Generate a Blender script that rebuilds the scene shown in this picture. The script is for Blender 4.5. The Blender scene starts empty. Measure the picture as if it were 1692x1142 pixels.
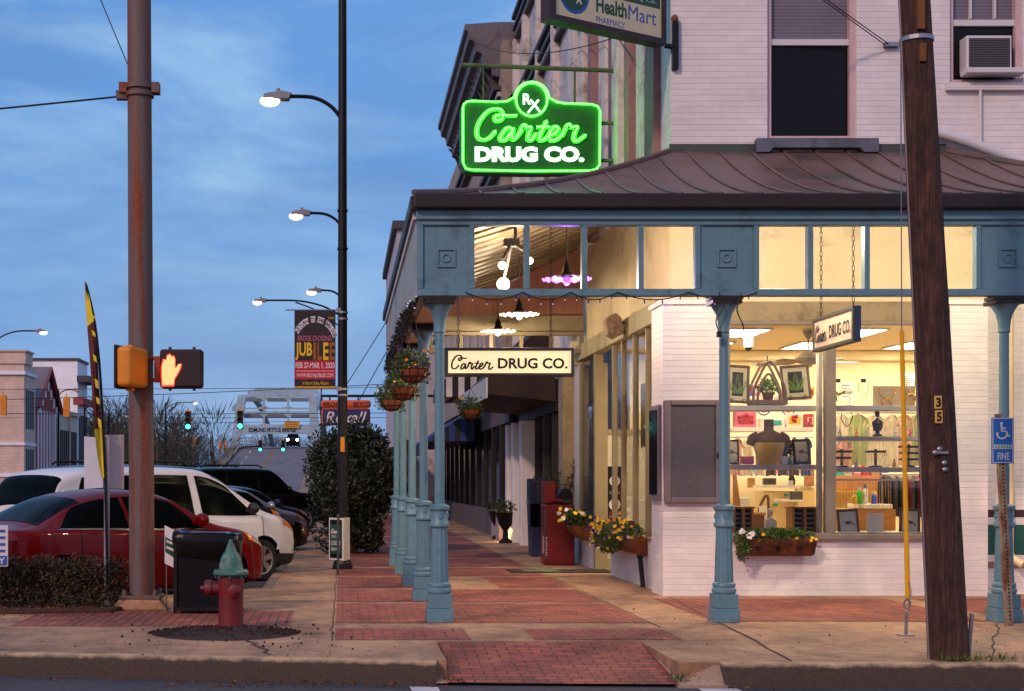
import bpy, math, random
from math import pi, sin, cos, radians, sqrt
from mathutils import Vector, Matrix
S = bpy.context.scene
COL = S.collection
rnd = random.Random(7)

# ------------------------------------------------------------------ camera, sky, sun, exposure
cam = bpy.data.objects.new('camera', bpy.data.cameras.new('camera'))
COL.objects.link(cam); S.camera = cam
cam.location = (0, 0, 1.5); cam.rotation_euler = (radians(90), 0, 0)
cam.data.sensor_width = 36; cam.data.lens = 51.06
cam.data.shift_x = 0.1655; cam.data.shift_y = 0.1324
cam.data.clip_end = 3000
S.view_settings.view_transform = 'Standard'; S.view_settings.look = 'None'
S.view_settings.exposure = 0.0; S.view_settings.gamma = 1.0
S.cycles.use_denoising = True
S.cycles.max_bounces = 7; S.cycles.transparent_max_bounces = 24
S.cycles.sample_clamp_indirect = 6; S.cycles.caustics_reflective = False; S.cycles.caustics_refractive = False

SUN_DIR = Vector((0.52, 0.70, -0.52)).normalized()
sun = bpy.data.objects.new('sun', bpy.data.lights.new('sun', 'SUN')); COL.objects.link(sun)
sun.data.energy = 1.75; sun.data.angle = radians(3.5); sun.data.color = (1.0, 0.66, 0.50)
sun.rotation_euler = SUN_DIR.to_track_quat('-Z', 'Y').to_euler()
sun.location = (-12, -16, 18)

def make_world():
    w = bpy.data.worlds.new('World'); S.world = w; w.use_nodes = True
    N = w.node_tree.nodes; L = w.node_tree.links; N.clear()
    out = N.new('ShaderNodeOutputWorld'); add = N.new('ShaderNodeAddShader')
    sky = N.new('ShaderNodeTexSky'); sky.sky_type = 'NISHITA'; sky.sun_disc = False
    sky.sun_elevation = radians(2.0); sky.sun_rotation = math.atan2(-SUN_DIR.x, -SUN_DIR.y)
    b1 = N.new('ShaderNodeBackground'); b1.inputs[1].default_value = 0.05
    L.new(sky.outputs[0], b1.inputs[0])
    tc = N.new('ShaderNodeTexCoord'); sep = N.new('ShaderNodeSeparateXYZ'); L.new(tc.outputs['Generated'], sep.inputs[0])
    rz = N.new('ShaderNodeValToRGB'); L.new(sep.outputs[2], rz.inputs[0])
    e = rz.color_ramp.elements
    e[0].position = 0.0; e[0].color = (0.16, 0.36, 0.68, 1)
    e[1].position = 1.0; e[1].color = (0.085, 0.18, 0.44, 1)
    for p, c in ((0.08, (0.115, 0.32, 0.72, 1)), (0.2, (0.085, 0.28, 0.70, 1)), (0.36, (0.105, 0.295, 0.70, 1))):
        k = e.new(p); k.color = c
    # clouds: streaks lying on a flat layer high above
    mp = N.new('ShaderNodeMapping'); mp.inputs['Scale'].default_value = (2.3, 1.9, 8.0); mp.inputs['Rotation'].default_value = (0.0, 0.10, 0.2)
    L.new(tc.outputs['Generated'], mp.inputs[0])
    nz = N.new('ShaderNodeTexNoise'); nz.inputs['Scale'].default_value = 1.5; nz.inputs['Detail'].default_value = 7; nz.inputs['Roughness'].default_value = 0.55
    nz.inputs['Distortion'].default_value = 0.5
    L.new(mp.outputs[0], nz.inputs[0])
    rc = N.new('ShaderNodeValToRGB'); L.new(nz.outputs[0], rc.inputs[0])
    rc.color_ramp.elements[0].position = 0.41; rc.color_ramp.elements[0].color = (0, 0, 0, 1)
    rc.color_ramp.elements[1].position = 0.66; rc.color_ramp.elements[1].color = (1, 1, 1, 1)
    rh = N.new('ShaderNodeValToRGB'); L.new(sep.outputs[2], rh.inputs[0])
    rh.color_ramp.elements[0].position = 0.02; rh.color_ramp.elements[0].color = (0.15, 0.15, 0.15, 1)
    rh.color_ramp.elements[1].position = 0.24; rh.color_ramp.elements[1].color = (1, 1, 1, 1)
    mm = N.new('ShaderNodeMath'); mm.operation = 'MULTIPLY'; L.new(rc.outputs[0], mm.inputs[0]); L.new(rh.outputs[0], mm.inputs[1])
    mx = N.new('ShaderNodeMix'); mx.data_type = 'RGBA'
    L.new(mm.outputs[0], mx.inputs['Factor']); L.new(rz.outputs[0], mx.inputs['A']); mx.inputs['B'].default_value = (0.37, 0.60, 0.88, 1)
    # darker slate patches between the pale streaks
    mp2 = N.new('ShaderNodeMapping'); mp2.inputs['Scale'].default_value = (1.6, 1.3, 6.5); mp2.inputs['Location'].default_value = (3.1, 1.7, 0.4); L.new(tc.outputs['Generated'], mp2.inputs[0])
    nd = N.new('ShaderNodeTexNoise'); nd.inputs['Scale'].default_value = 2.3; nd.inputs['Detail'].default_value = 8; nd.inputs['Roughness'].default_value = 0.6; L.new(mp2.outputs[0], nd.inputs[0])
    rd = N.new('ShaderNodeValToRGB'); L.new(nd.outputs[0], rd.inputs[0]); rd.color_ramp.elements[0].position = 0.45; rd.color_ramp.elements[0].color = (0, 0, 0, 1); rd.color_ramp.elements[1].position = 0.72; rd.color_ramp.elements[1].color = (.75, .75, .75, 1)
    md = N.new('ShaderNodeMix'); md.data_type = 'RGBA'; L.new(rd.outputs[0], md.inputs['Factor']); L.new(mx.outputs['Result'], md.inputs['A']); md.inputs['B'].default_value = (0.085, 0.225, 0.55, 1)
    mx = md
    # brighter afterglow behind the camera
    rg = N.new('ShaderNodeMapRange'); L.new(sep.outputs[1], rg.inputs[0])
    rg.inputs[1].default_value = 0.15; rg.inputs[2].default_value = -0.8; rg.inputs[3].default_value = 0.0; rg.inputs[4].default_value = 1.0
    m2 = N.new('ShaderNodeMix'); m2.data_type = 'RGBA'; L.new(rg.outputs[0], m2.inputs['Factor']); L.new(mx.outputs['Result'], m2.inputs['A'])
    m2.inputs['B'].default_value = (0.46, 0.47, 0.76, 1)
    b2 = N.new('ShaderNodeBackground'); L.new(m2.outputs['Result'], b2.inputs[0]); b2.inputs[1].default_value = 0.95
    L.new(b1.outputs[0], add.inputs[0]); L.new(b2.outputs[0], add.inputs[1]); L.new(add.outputs[0], out.inputs[0])
make_world()

# ------------------------------------------------------------------ helpers
F_, VX, VY, HC = 2400.0, 566.0, 795.0, 1.5
def P(px, py, Y):
    return ((px - VX) * Y / F_, Y, HC - (py - VY) * Y / F_)
def lin(c):
    r = []
    for v in c:
        v /= 255.0
        r.append(v / 12.92 if v <= 0.04045 else ((v + 0.055) / 1.055) ** 2.4)
    return tuple(r)

class MB:
    def __init__(s): s.v = []; s.f = []
    def add(s, vs, fs):
        b = len(s.v); s.v += [tuple(p) for p in vs]; s.f += [tuple(i + b for i in f) for f in fs]; return s
    def quad(s, a, b, c, d): return s.add([a, b, c, d], [(0, 1, 2, 3)])
    def box(s, x0, x1, y0, y1, z0, z1):
        v = [(x, y, z) for z in (z0, z1) for y in (y0, y1) for x in (x0, x1)]
        return s.add(v, [(0, 2, 3, 1), (4, 5, 7, 6), (0, 1, 5, 4), (2, 6, 7, 3), (0, 4, 6, 2), (1, 3, 7, 5)])
    def obox(s, c, sz, m=None):
        m = m or Matrix.Identity(3); c = Vector(c)
        v = [c + m @ Vector((x * sz[0] / 2, y * sz[1] / 2, z * sz[2] / 2)) for z in (-1, 1) for y in (-1, 1) for x in (-1, 1)]
        return s.add(v, [(0, 2, 3, 1), (4, 5, 7, 6), (0, 1, 5, 4), (2, 6, 7, 3), (0, 4, 6, 2), (1, 3, 7, 5)])
    def tube(s, pts, r, n=8, caps=True):
        pts = [Vector(p) for p in pts]; k = len(pts)
        rs = r if isinstance(r, (list, tuple)) else [r] * k
        vs = []; ref = None
        for i, p in enumerate(pts):
            d = (pts[min(i + 1, k - 1)] - pts[max(i - 1, 0)])
            if d.length < 1e-9: d = Vector((0, 0, 1))
            d.normalize()
            if ref is None:
                ref = Vector((0, 0, 1)) if abs(d.z) < 0.9 else Vector((1, 0, 0))
            a = (ref - d * ref.dot(d))
            if a.length < 1e-6: a = d.orthogonal()
            a.normalize(); b = d.cross(a); ref = a
            for j in range(n):
                t = 2 * pi * j / n; vs.append(p + (a * cos(t) + b * sin(t)) * rs[i])
        fs = [(i * n + j, i * n + (j + 1) % n, (i + 1) * n + (j + 1) % n, (i + 1) * n + j) for i in range(k - 1) for j in range(n)]
        if caps: fs += [tuple(range(n))[::-1], tuple((k - 1) * n + j for j in range(n))]
        return s.add(vs, fs)
    def cyl(s, a, b, r0, r1=None, n=14): return s.tube([a, b], [r0, r0 if r1 is None else r1], n)
    def lathe(s, c, prof, n=20, m=None):
        m = m or Matrix.Identity(3); c = Vector(c); vs = []
        for r, z in prof:
            for j in range(n):
                t = 2 * pi * j / n; vs.append(c + m @ Vector((r * cos(t), r * sin(t), z)))
        k = len(prof)
        fs = [(i * n + j, i * n + (j + 1) % n, (i + 1) * n + (j + 1) % n, (i + 1) * n + j) for i in range(k - 1) for j in range(n)]
        fs += [tuple(range(n))[::-1], tuple((k - 1) * n + j for j in range(n))]
        return s.add(vs, fs)
    def prism(s, poly, pl, d0, d1):
        def q(p, d):
            return {'xz': (p[0], d, p[1]), 'xy': (p[0], p[1], d), 'yz': (d, p[0], p[1])}[pl]
        n = len(poly); vs = [q(p, d0) for p in poly] + [q(p, d1) for p in poly]
        fs = [tuple(range(n))[::-1], tuple(range(n, 2 * n))] + [(i, (i + 1) % n, n + (i + 1) % n, n + i) for i in range(n)]
        return s.add(vs, fs)
    def ball(s, c, r, nu=10, nv=7, jit=0.0, rg=rnd):
        if not isinstance(r, (tuple, list)): r = (r, r, r)
        vs = []; 
        for i in range(nv + 1):
            ph = -pi / 2 + pi * i / nv
            for j in range(nu):
                t = 2 * pi * j / nu; k = 1 + (rg.uniform(-jit, jit) if jit else 0)
                vs.append((c[0] + r[0] * k * cos(ph) * cos(t), c[1] + r[1] * k * cos(ph) * sin(t), c[2] + r[2] * k * sin(ph)))
        fs = [(i * nu + j, i * nu + (j + 1) % nu, (i + 1) * nu + (j + 1) % nu, (i + 1) * nu + j) for i in range(nv) for j in range(nu)]
        return s.add(vs, fs)
    def leaf(s, p, d, L, W, roll=0.0):
        p = Vector(p); d = Vector(d).normalized(); a = d.orthogonal().normalized(); b = d.cross(a)
        a2 = a * cos(roll) + b * sin(roll); n2 = d.cross(a2)
        m = p + d * L * 0.5 - n2 * L * .08
        return s.add([p, m + a2 * W / 2, p + d * L, m - a2 * W / 2], [(0, 1, 2, 3)])
    def leaves(s, c, r, n, L, W, rg=rnd, shell=0.0, up=0.3):
        for _ in range(n):
            while True:
                q = Vector((rg.uniform(-1, 1), rg.uniform(-1, 1), rg.uniform(-1, 1)))
                if shell < q.length <= 1: break
            p = (c[0] + q.x * r[0], c[1] + q.y * r[1], c[2] + q.z * r[2])
            d = Vector((rg.gauss(0, 1), rg.gauss(0, 1), rg.gauss(0, 1) + up)) + q * 0.8
            k = rg.uniform(.65, 1.25); s.leaf(p, d, L * k, W * k, rg.uniform(0, pi))
        return s
    def wall(s, ax, c0, c1, u0, u1, z0, z1, holes=()):
        us = sorted({u0, u1} | {h[i] for h in holes for i in (0, 1) if u0 < h[i] < u1})
        zs = sorted({z0, z1} | {h[i] for h in holes for i in (2, 3) if z0 < h[i] < z1})
        nu, nz = len(us) - 1, len(zs) - 1
        sol = [[not any(h[0] < (us[i] + us[i + 1]) / 2 < h[1] and h[2] < (zs[j] + zs[j + 1]) / 2 < h[3] for h in holes) for j in range(nz)] for i in range(nu)]
        q = (lambda u, c, z: (u, c, z)) if ax == 'x' else (lambda u, c, z: (c, u, z))
        ok = lambda i, j: 0 <= i < nu and 0 <= j < nz and sol[i][j]
        for i in range(nu):
            for j in range(nz):
                if not sol[i][j]: continue
                a, b, zl, zh = us[i], us[i + 1], zs[j], zs[j + 1]
                s.quad(q(a, c0, zl), q(b, c0, zl), q(b, c0, zh), q(a, c0, zh))
                s.quad(q(a, c1, zl), q(a, c1, zh), q(b, c1, zh), q(b, c1, zl))
                if not ok(i - 1, j): s.quad(q(a, c0, zl), q(a, c0, zh), q(a, c1, zh), q(a, c1, zl))
                if not ok(i + 1, j): s.quad(q(b, c0, zl), q(b, c1, zl), q(b, c1, zh), q(b, c0, zh))
                if not ok(i, j - 1): s.quad(q(a, c0, zl), q(a, c1, zl), q(b, c1, zl), q(b, c0, zl))
                if not ok(i, j + 1): s.quad(q(a, c0, zh), q(b, c0, zh), q(b, c1, zh), q(a, c1, zh))
        return s
    def text(s, body, o, u, w, wid, hei, th=0.004, bold=0.0, shear=0.0, space=1.0):
        cu = bpy.data.curves.new('lettering', 'FONT'); cu.body = body; cu.offset = bold; cu.shear = shear; cu.space_character = space
        cu.resolution_u = 3
        ob = bpy.data.objects.new('lettering', cu); me = ob.to_mesh()
        pts = [v.co.copy() for v in me.vertices]; fs = [tuple(p.vertices) for p in me.polygons]
        ob.to_mesh_clear(); bpy.data.objects.remove(ob); bpy.data.curves.remove(cu)
        x0 = min(p.x for p in pts); x1 = max(p.x for p in pts); y0 = min(p.y for p in pts); y1 = max(p.y for p in pts)
        sx = wid / (x1 - x0); sy = (hei / (y1 - y0)) if hei else sx
        o = Vector(o); u = Vector(u).normalized(); w = Vector(w).normalized(); n = u.cross(w)
        fr = [o + u * (p.x - x0) * sx + w * (p.y - y0) * sy + n * th for p in pts]
        return s.add(fr, fs)
    def build(s, name, mat, parent=None, smooth=False, bev=0.0, seg=2, ang=40, loc=None):
        me = bpy.data.meshes.new(name)
        if parent is None:
            if loc is None:
                xs = [p[0] for p in s.v]; ys = [p[1] for p in s.v]; zs = [p[2] for p in s.v]
                loc = ((min(xs) + max(xs)) / 2, (min(ys) + max(ys)) / 2, min(zs))
            off = Vector(loc)
        else:
            off = WL.get(parent.name, Vector((0, 0, 0)))
        me.from_pydata([(p[0] - off.x, p[1] - off.y, p[2] - off.z) for p in s.v], [], s.f)
        me.update()
        if smooth:
            me.shade_smooth(); me.set_sharp_from_angle(angle=radians(ang))
        o = bpy.data.objects.new(name, me); COL.objects.link(o)
        if mat: me.materials.append(mat)
        if parent is None: o.location = off
        else: o.parent = parent
        WL[o.name] = off
        if bev:
            m = o.modifiers.new('edge', 'BEVEL'); m.width = bev; m.segments = seg; m.limit_method = 'ANGLE'; m.angle_limit = radians(35)
        return o
WL = {}
def tag(o, label=None, cat=None, group=None, kind=None):
    if label: o['label'] = label
    if cat: o['category'] = cat
    if group: o['group'] = group
    if kind: o['kind'] = kind
    return o
def root(name, loc, label, cat, group=None):
    o = bpy.data.objects.new(name, None); COL.objects.link(o); o.location = loc; o.empty_display_size = 0.2
    WL[o.name] = Vector(loc)
    return tag(o, label, cat, group)
def copy_tree(o, parent=None, label=None, loc=None, rz=None):
    c = o.copy(); COL.objects.link(c); c.parent = parent
    if label: c['label'] = label
    if loc: c.location = loc
    if rz is not None: c.rotation_euler.z = rz
    for ch in list(o.children): copy_tree(ch, c)
    return c
def struct(o): o['kind'] = 'structure'; return o
def crom(pts, k=6, closed=False):
    pts = [Vector(p) for p in pts]; n = len(pts); out = []
    rng = range(n if closed else n - 1)
    for i in rng:
        g = (lambda j: pts[j % n]) if closed else (lambda j: pts[max(0, min(n - 1, j))])
        a, b, c, d = g(i - 1), g(i), g(i + 1), g(i + 2)
        for t in range(k):
            t /= k
            out.append(0.5 * ((2 * b) + (c - a) * t + (2 * a - 5 * b + 4 * c - d) * t * t + (3 * b - a - 3 * c + d) * t ** 3))
    if not closed: out.append(pts[-1])
    return out
def Rz(a): return Matrix.Rotation(a, 3, 'Z')
def Rx(a): return Matrix.Rotation(a, 3, 'X')
def Ry(a): return Matrix.Rotation(a, 3, 'Y')

# ------------------------------------------------------------------ materials
def base(name):
    m = bpy.data.materials.new(name); m.use_nodes = True
    N = m.node_tree.nodes; return m, N, m.node_tree.links, N['Principled BSDF']
def ramp(N, L, src, stops):
    r = N.new('ShaderNodeValToRGB'); L.new(src, r.inputs[0]); e = r.color_ramp.elements
    e[0].position, e[0].color = stops[0][0], (*stops[0][1], 1); e[1].position, e[1].color = stops[-1][0], (*stops[-1][1], 1)
    for p, c in stops[1:-1]:
        k = e.new(p); k.color = (*c, 1)
    return r.outputs[0]
def noise(N, L, vec, sc, det=5, rough=.6, dist=0.0):
    n = N.new('ShaderNodeTexNoise'); n.inputs['Scale'].default_value = sc; n.inputs['Detail'].default_value = det
    n.inputs['Roughness'].default_value = rough; n.inputs['Distortion'].default_value = dist
    L.new(vec, n.inputs['Vector']); return n.outputs['Fac']
def mixc(N, L, f, a, b, mode='MIX'):
    m = N.new('ShaderNodeMix'); m.data_type = 'RGBA'; m.blend_type = mode
    for k, x in (('Factor', f), ('A', a), ('B', b)):
        if isinstance(x, (int, float)): m.inputs[k].default_value = x
        elif isinstance(x, tuple): m.inputs[k].default_value = (*x, 1)
        else: L.new(x, m.inputs[k])
    return m.outputs['Result']
def coords(N, L, scale=(1, 1, 1), space='Object', rot=(0, 0, 0)):
    if space == 'World':
        g = N.new('ShaderNodeNewGeometry').outputs['Position']
    else: g = N.new('ShaderNodeTexCoord').outputs[space]
    mp = N.new('ShaderNodeMapping'); mp.inputs['Scale'].default_value = scale; mp.inputs['Rotation'].default_value = rot
    L.new(g, mp.inputs[0]); return mp.outputs[0]
def bump(N, L, B, h, st=.3, dist=.01):
    b = N.new('ShaderNodeBump'); b.inputs['Strength'].default_value = st; b.inputs['Distance'].default_value = dist
    L.new(h, b.inputs['Height']); L.new(b.outputs[0], B.inputs['Normal'])
def pbr(name, rgb, rough=.6, metal=0.0, var=.18, scale=4.0, bmp=.15, stretch=(1, 1, 1), coat=0.0, dirt=None, dirt_amt=.5, dscale=2.0, chips=None):
    m, N, L, B = base(name); c = lin(rgb)
    v = coords(N, L, stretch); n = noise(N, L, v, scale)
    lo = tuple(x * (1 - var) for x in c); hi = tuple(min(1, x * (1 + var)) for x in c)
    col = ramp(N, L, n, [(.3, lo), (.7, hi)])
    if dirt:
        n2 = noise(N, L, v, dscale, 8, .7, .3)
        f = ramp(N, L, n2, [(.62 - dirt_amt * .25, (0, 0, 0)), (.8 - dirt_amt * .2, (1, 1, 1))])
        col = mixc(N, L, f, col, lin(dirt))
    if chips:
        f = ramp(N, L, noise(N, L, coords(N, L, (1, 1, .6)), 7, 11, .8, .6), [(.655, (0, 0, 0)), (.675, (1, 1, 1))]); col = mixc(N, L, f, col, lin(chips))
        f = ramp(N, L, noise(N, L, coords(N, L, (9, 9, .5)), 1.6, 8, .7), [(.60, (0, 0, 0)), (.78, (.6, .6, .6))]); col = mixc(N, L, f, col, tuple(x * .45 for x in c))
    L.new(col, B.inputs['Base Color'])
    rr = ramp(N, L, n, [(.3, (max(.02, rough - .08),) * 3), (.7, (min(1, rough + .1),) * 3)]); L.new(rr, B.inputs['Roughness'])
    B.inputs['Metallic'].default_value = metal
    if coat: B.inputs['Coat Weight'].default_value = coat; B.inputs['Coat Roughness'].default_value = .05
    if bmp: bump(N, L, B, noise(N, L, v, scale * 12, 4), bmp, .004)
    return m
def emit(name, rgb, st):
    m, N, L, B = base(name); B.inputs['Base Color'].default_value = (*rgb, 1); B.inputs['Roughness'].default_value = .4
    B.inputs['Emission Color'].default_value = (*rgb, 1); B.inputs['Emission Strength'].default_value = st; return m
def glass(name, tint=(1, 1, 1), refl=1.0):
    m, N, L, B = base(name); N.remove(B)
    t = N.new('ShaderNodeBsdfTransparent'); t.inputs[0].default_value = (*tint, 1)
    g = N.new('ShaderNodeBsdfGlossy'); g.inputs['Roughness'].default_value = .015; g.inputs[0].default_value = (refl, refl, refl, 1)
    f = N.new('ShaderNodeFresnel'); f.inputs[0].default_value = 1.5
    x = N.new('ShaderNodeMixShader'); L.new(f.outputs[0], x.inputs[0]); L.new(t.outputs[0], x.inputs[1]); L.new(g.outputs[0], x.inputs[2])
    L.new(x.outputs[0], N['Material Output'].inputs[0]); return m
def uvwall(N, L):
    g = N.new('ShaderNodeNewGeometry'); sp = N.new('ShaderNodeSeparateXYZ'); L.new(g.outputs['Position'], sp.inputs[0])
    a = N.new('ShaderNodeMath'); a.operation = 'ADD'; L.new(sp.outputs[0], a.inputs[0]); L.new(sp.outputs[1], a.inputs[1])
    cb = N.new('ShaderNodeCombineXYZ'); L.new(a.outputs[0], cb.inputs[0]); L.new(sp.outputs[2], cb.inputs[1]); return cb.outputs[0], g.outputs['Position']
def brickmat(name, c1, c2, mort, bw=.215, bh=.075, ms=.008, rough=.75, bst=.5, flat=None, dirt=None, off=.5):
    m, N, L, B = base(name)
    if flat is None: uv, pos = uvwall(N, L)
    else:
        uv = coords(N, L, (1, 1, 1), 'World', (0, 0, flat)); pos = uv
    b = N.new('ShaderNodeTexBrick'); L.new(uv, b.inputs['Vector']); b.offset = off
    b.inputs['Color1'].default_value = (*lin(c1), 1); b.inputs['Color2'].default_value = (*lin(c2), 1); b.inputs['Mortar'].default_value = (*lin(mort), 1)
    b.inputs['Scale'].default_value = 1; b.inputs['Brick Width'].default_value = bw; b.inputs['Row Height'].default_value = bh
    b.inputs['Mortar Size'].default_value = ms; b.inputs['Mortar Smooth'].default_value = .3; b.inputs['Bias'].default_value = 0
    n = noise(N, L, pos, 1.3, 8, .7); n2 = noise(N, L, pos, 22, 4, .6)
    col = mixc(N, L, .5, b.outputs[0], ramp(N, L, n, [(.3, (.55, .55, .55)), (.68, (1.15, 1.15, 1.15))]), 'MULTIPLY')
    col = mixc(N, L, .35, col, ramp(N, L, n2, [(.3, (.6, .6, .6)), (.7, (1.2, 1.2, 1.2))]), 'MULTIPLY')
    if dirt:
        n3 = noise(N, L, pos, .8, 9, .75, .4)
        col = mixc(N, L, ramp(N, L, n3, [(.52, (0, 0, 0)), (.78, (.7, .7, .7))]), col, lin(dirt))
    if flat is not None: col = stain(N, L, col)
    L.new(col, B.inputs['Base Color']); B.inputs['Roughness'].default_value = rough
    h = mixc(N, L, .22, ramp(N, L, b.outputs['Fac'], [(0, (1, 1, 1)), (1, (0, 0, 0))]), ramp(N, L, n2, [(0, (0, 0, 0)), (1, (1, 1, 1))]))
    bump(N, L, B, h, bst, .012); return m
def concrete(name, c, c2, crack=True, rough=.85):
    m, N, L, B = base(name); v = coords(N, L, (1, 1, 1), 'World')
    n = noise(N, L, v, .7, 9, .7, .5); n2 = noise(N, L, v, 45, 3, .6); n3 = noise(N, L, v, 4, 8, .75)
    col = ramp(N, L, n, [(.3, lin(c2)), (.55, lin(c)), (.8, tuple(x * 1.15 for x in lin(c)))])
    col = mixc(N, L, .5, col, ramp(N, L, n3, [(.32, (.5, .48, .45)), (.6, (1.1, 1.1, 1.1))]), 'MULTIPLY')
    col = mixc(N, L, .5, col, ramp(N, L, n2, [(.28, (.55, .55, .55)), (.6, (1.15, 1.15, 1.15))]), 'MULTIPLY')
    if crack:
        vo = N.new('ShaderNodeTexVoronoi'); vo.feature = 'DISTANCE_TO_EDGE'; vo.inputs['Scale'].default_value = .42
        wv = noise(N, L, v, 2.2, 5, .7)
        cb = N.new('ShaderNodeVectorMath'); cb.operation = 'ADD'; L.new(v, cb.inputs[0]); L.new(ramp(N, L, wv, [(0, (0, 0, 0)), (1, (1.4, 1.4, 0))]), cb.inputs[1])
        L.new(cb.outputs[0], vo.inputs['Vector'])
        f = ramp(N, L, vo.outputs['Distance'], [(0.0, (1, 1, 1)), (.007, (0, 0, 0))])
        col = mixc(N, L, f, col, tuple(x * .3 for x in lin(c2)))
    if crack: col = stain(N, L, col)
    L.new(col, B.inputs['Base Color']); B.inputs['Roughness'].default_value = rough
    bump(N, L, B, n2, .25, .006); return m
def rusty(name, paint, rust, amt=.5, rough=.6, st=(6, 6, .5)):
    m, N, L, B = base(name); v = coords(N, L, st); n = noise(N, L, v, 1.0, 9, .68, .4); n2 = noise(N, L, coords(N, L, (1, 1, 1)), 30, 4)
    f = ramp(N, L, n, [(.62 - amt * .3, (0, 0, 0)), (.72 - amt * .2, (1, 1, 1))])
    r2 = ramp(N, L, n2, [(.3, tuple(x * .5 for x in lin(rust))), (.7, tuple(x * 1.3 for x in lin(rust)))])
    L.new(mixc(N, L, f, mixc(N, L, .4, lin(paint), ramp(N, L, n2, [(.3, (.6, .6, .6)), (.7, (1.1, 1.1, 1.1))]), 'MULTIPLY'), r2), B.inputs['Base Color'])
    B.inputs['Roughness'].default_value = rough; bump(N, L, B, n2, .2, .003); return m
def wood(name, c1, c2, st=(14, 14, .8), rough=.85, bst=.8):
    m, N, L, B = base(name); v = coords(N, L, st); n = noise(N, L, v, 1.6, 10, .72, .5); n2 = noise(N, L, coords(N, L, (1, 1, .6)), 3, 6)
    col = ramp(N, L, n, [(.3, lin(c1)), (.52, tuple((a + b) / 2 for a, b in zip(lin(c1), lin(c2)))), (.72, lin(c2))])
    col = mixc(N, L, .6, col, ramp(N, L, n2, [(.3, (.5, .5, .5)), (.7, (1.25, 1.2, 1.2))]), 'MULTIPLY')
    L.new(col, B.inputs['Base Color']); B.inputs['Roughness'].default_value = rough; bump(N, L, B, n, bst, .015); return m
def foliage(name, cs, rough=.55):
    m, N, L, B = base(name)
    g = N.new('ShaderNodeNewGeometry'); v = coords(N, L); n = noise(N, L, v, 2.5, 4)
    a = N.new('ShaderNodeMath'); a.operation = 'ADD'; L.new(g.outputs['Random Per Island'], a.inputs[0]); L.new(n, a.inputs[1])
    h = N.new('ShaderNodeMath'); h.operation = 'MULTIPLY'; h.inputs[1].default_value = .5; L.new(a.outputs[0], h.inputs[0])
    k = len(cs); L.new(ramp(N, L, h.outputs[0], [(.12 + .76 * i / (k - 1), lin(c)) for i, c in enumerate(cs)]), B.inputs['Base Color'])
    B.inputs['Roughness'].default_value = rough; return m
def stripes(name, c1, c2, ax, w, rough=.7, bst=0.0):
    m, N, L, B = base(name); g = N.new('ShaderNodeNewGeometry'); sp = N.new('ShaderNodeSeparateXYZ'); L.new(g.outputs['Position'], sp.inputs[0])
    a = N.new('ShaderNodeMath'); a.operation = 'MULTIPLY'; a.inputs[1].default_value = 1.0 / w; L.new(sp.outputs[ax], a.inputs[0])
    b = N.new('ShaderNodeMath'); b.operation = 'FRACT'; L.new(a.outputs[0], b.inputs[0])
    f = ramp(N, L, b.outputs[0], [(.48, (0, 0, 0)), (.52, (1, 1, 1))])
    col = mixc(N, L, f, lin(c1), lin(c2))
    col = mixc(N, L, .4, col, ramp(N, L, noise(N, L, g.outputs['Position'], 3, 6), [(.3, (.6, .6, .6)), (.7, (1.15, 1.15, 1.15))]), 'MULTIPLY')
    L.new(col, B.inputs['Base Color']); B.inputs['Roughness'].default_value = rough
    return m

def whitebrick():
    m, N, L, B = base('painted_white_brick'); uv, pos = uvwall(N, L)
    wob_ = N.new('ShaderNodeVectorMath'); wob_.operation = 'MULTIPLY_ADD'; nzz = N.new('ShaderNodeTexNoise'); nzz.inputs['Scale'].default_value = 1.1; L.new(pos, nzz.inputs['Vector'])
    L.new(nzz.outputs['Color'], wob_.inputs[0]); wob_.inputs[1].default_value = (.02, .02, 0); L.new(uv, wob_.inputs[2])
    b = N.new('ShaderNodeTexBrick'); L.new(wob_.outputs[0], b.inputs['Vector'])
    b.inputs['Color1'].default_value = (*lin((232, 226, 224)), 1); b.inputs['Color2'].default_value = (*lin((222, 217, 216)), 1); b.inputs['Mortar'].default_value = (*lin((222, 216, 215)), 1)
    b.inputs['Scale'].default_value = 1; b.inputs['Brick Width'].default_value = .235; b.inputs['Row Height'].default_value = .079; b.inputs['Mortar Size'].default_value = .005; b.inputs['Mortar Smooth'].default_value = .8
    b3 = N.new('ShaderNodeTexBrick'); L.new(wob_.outputs[0], b3.inputs['Vector']); b3.inputs['Scale'].default_value = 1; b3.inputs['Brick Width'].default_value = 50; b3.inputs['Row Height'].default_value = .079; b3.inputs['Mortar Size'].default_value = .006; b3.inputs['Mortar Smooth'].default_value = .8
    n = noise(N, L, pos, .6, 9, .7); n2 = noise(N, L, pos, 14, 5, .6); n4 = noise(N, L, pos, 3, 6, .7)
    col = mixc(N, L, .5, b.outputs[0], ramp(N, L, n, [(.32, (.74, .72, .74)), (.6, (1.04, 1.04, 1.04))]), 'MULTIPLY')
    chip = ramp(N, L, noise(N, L, pos, 9, 9, .8), [(.70, (0, 0, 0)), (.73, (1, 1, 1))]); col = mixc(N, L, chip, col, lin((150, 136, 130)))
    L.new(col, B.inputs['Base Color']); B.inputs['Roughness'].default_value = .5
    # the thick paint fills the joints unevenly
    f = mixc(N, L, ramp(N, L, n4, [(.35, (.25, .25, .25)), (.6, (1, 1, 1))]), (1, 1, 1), ramp(N, L, b.outputs['Fac'], [(0, (1, 1, 1)), (1, (0, 0, 0))]))
    f = mixc(N, L, .72, f, ramp(N, L, b3.outputs['Fac'], [(0, (1, 1, 1)), (1, (0, 0, 0))]))
    h = mixc(N, L, .3, f, ramp(N, L, n2, [(0, (0, 0, 0)), (1, (1, 1, 1))])); bump(N, L, B, h, .6, .014); return m
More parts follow.
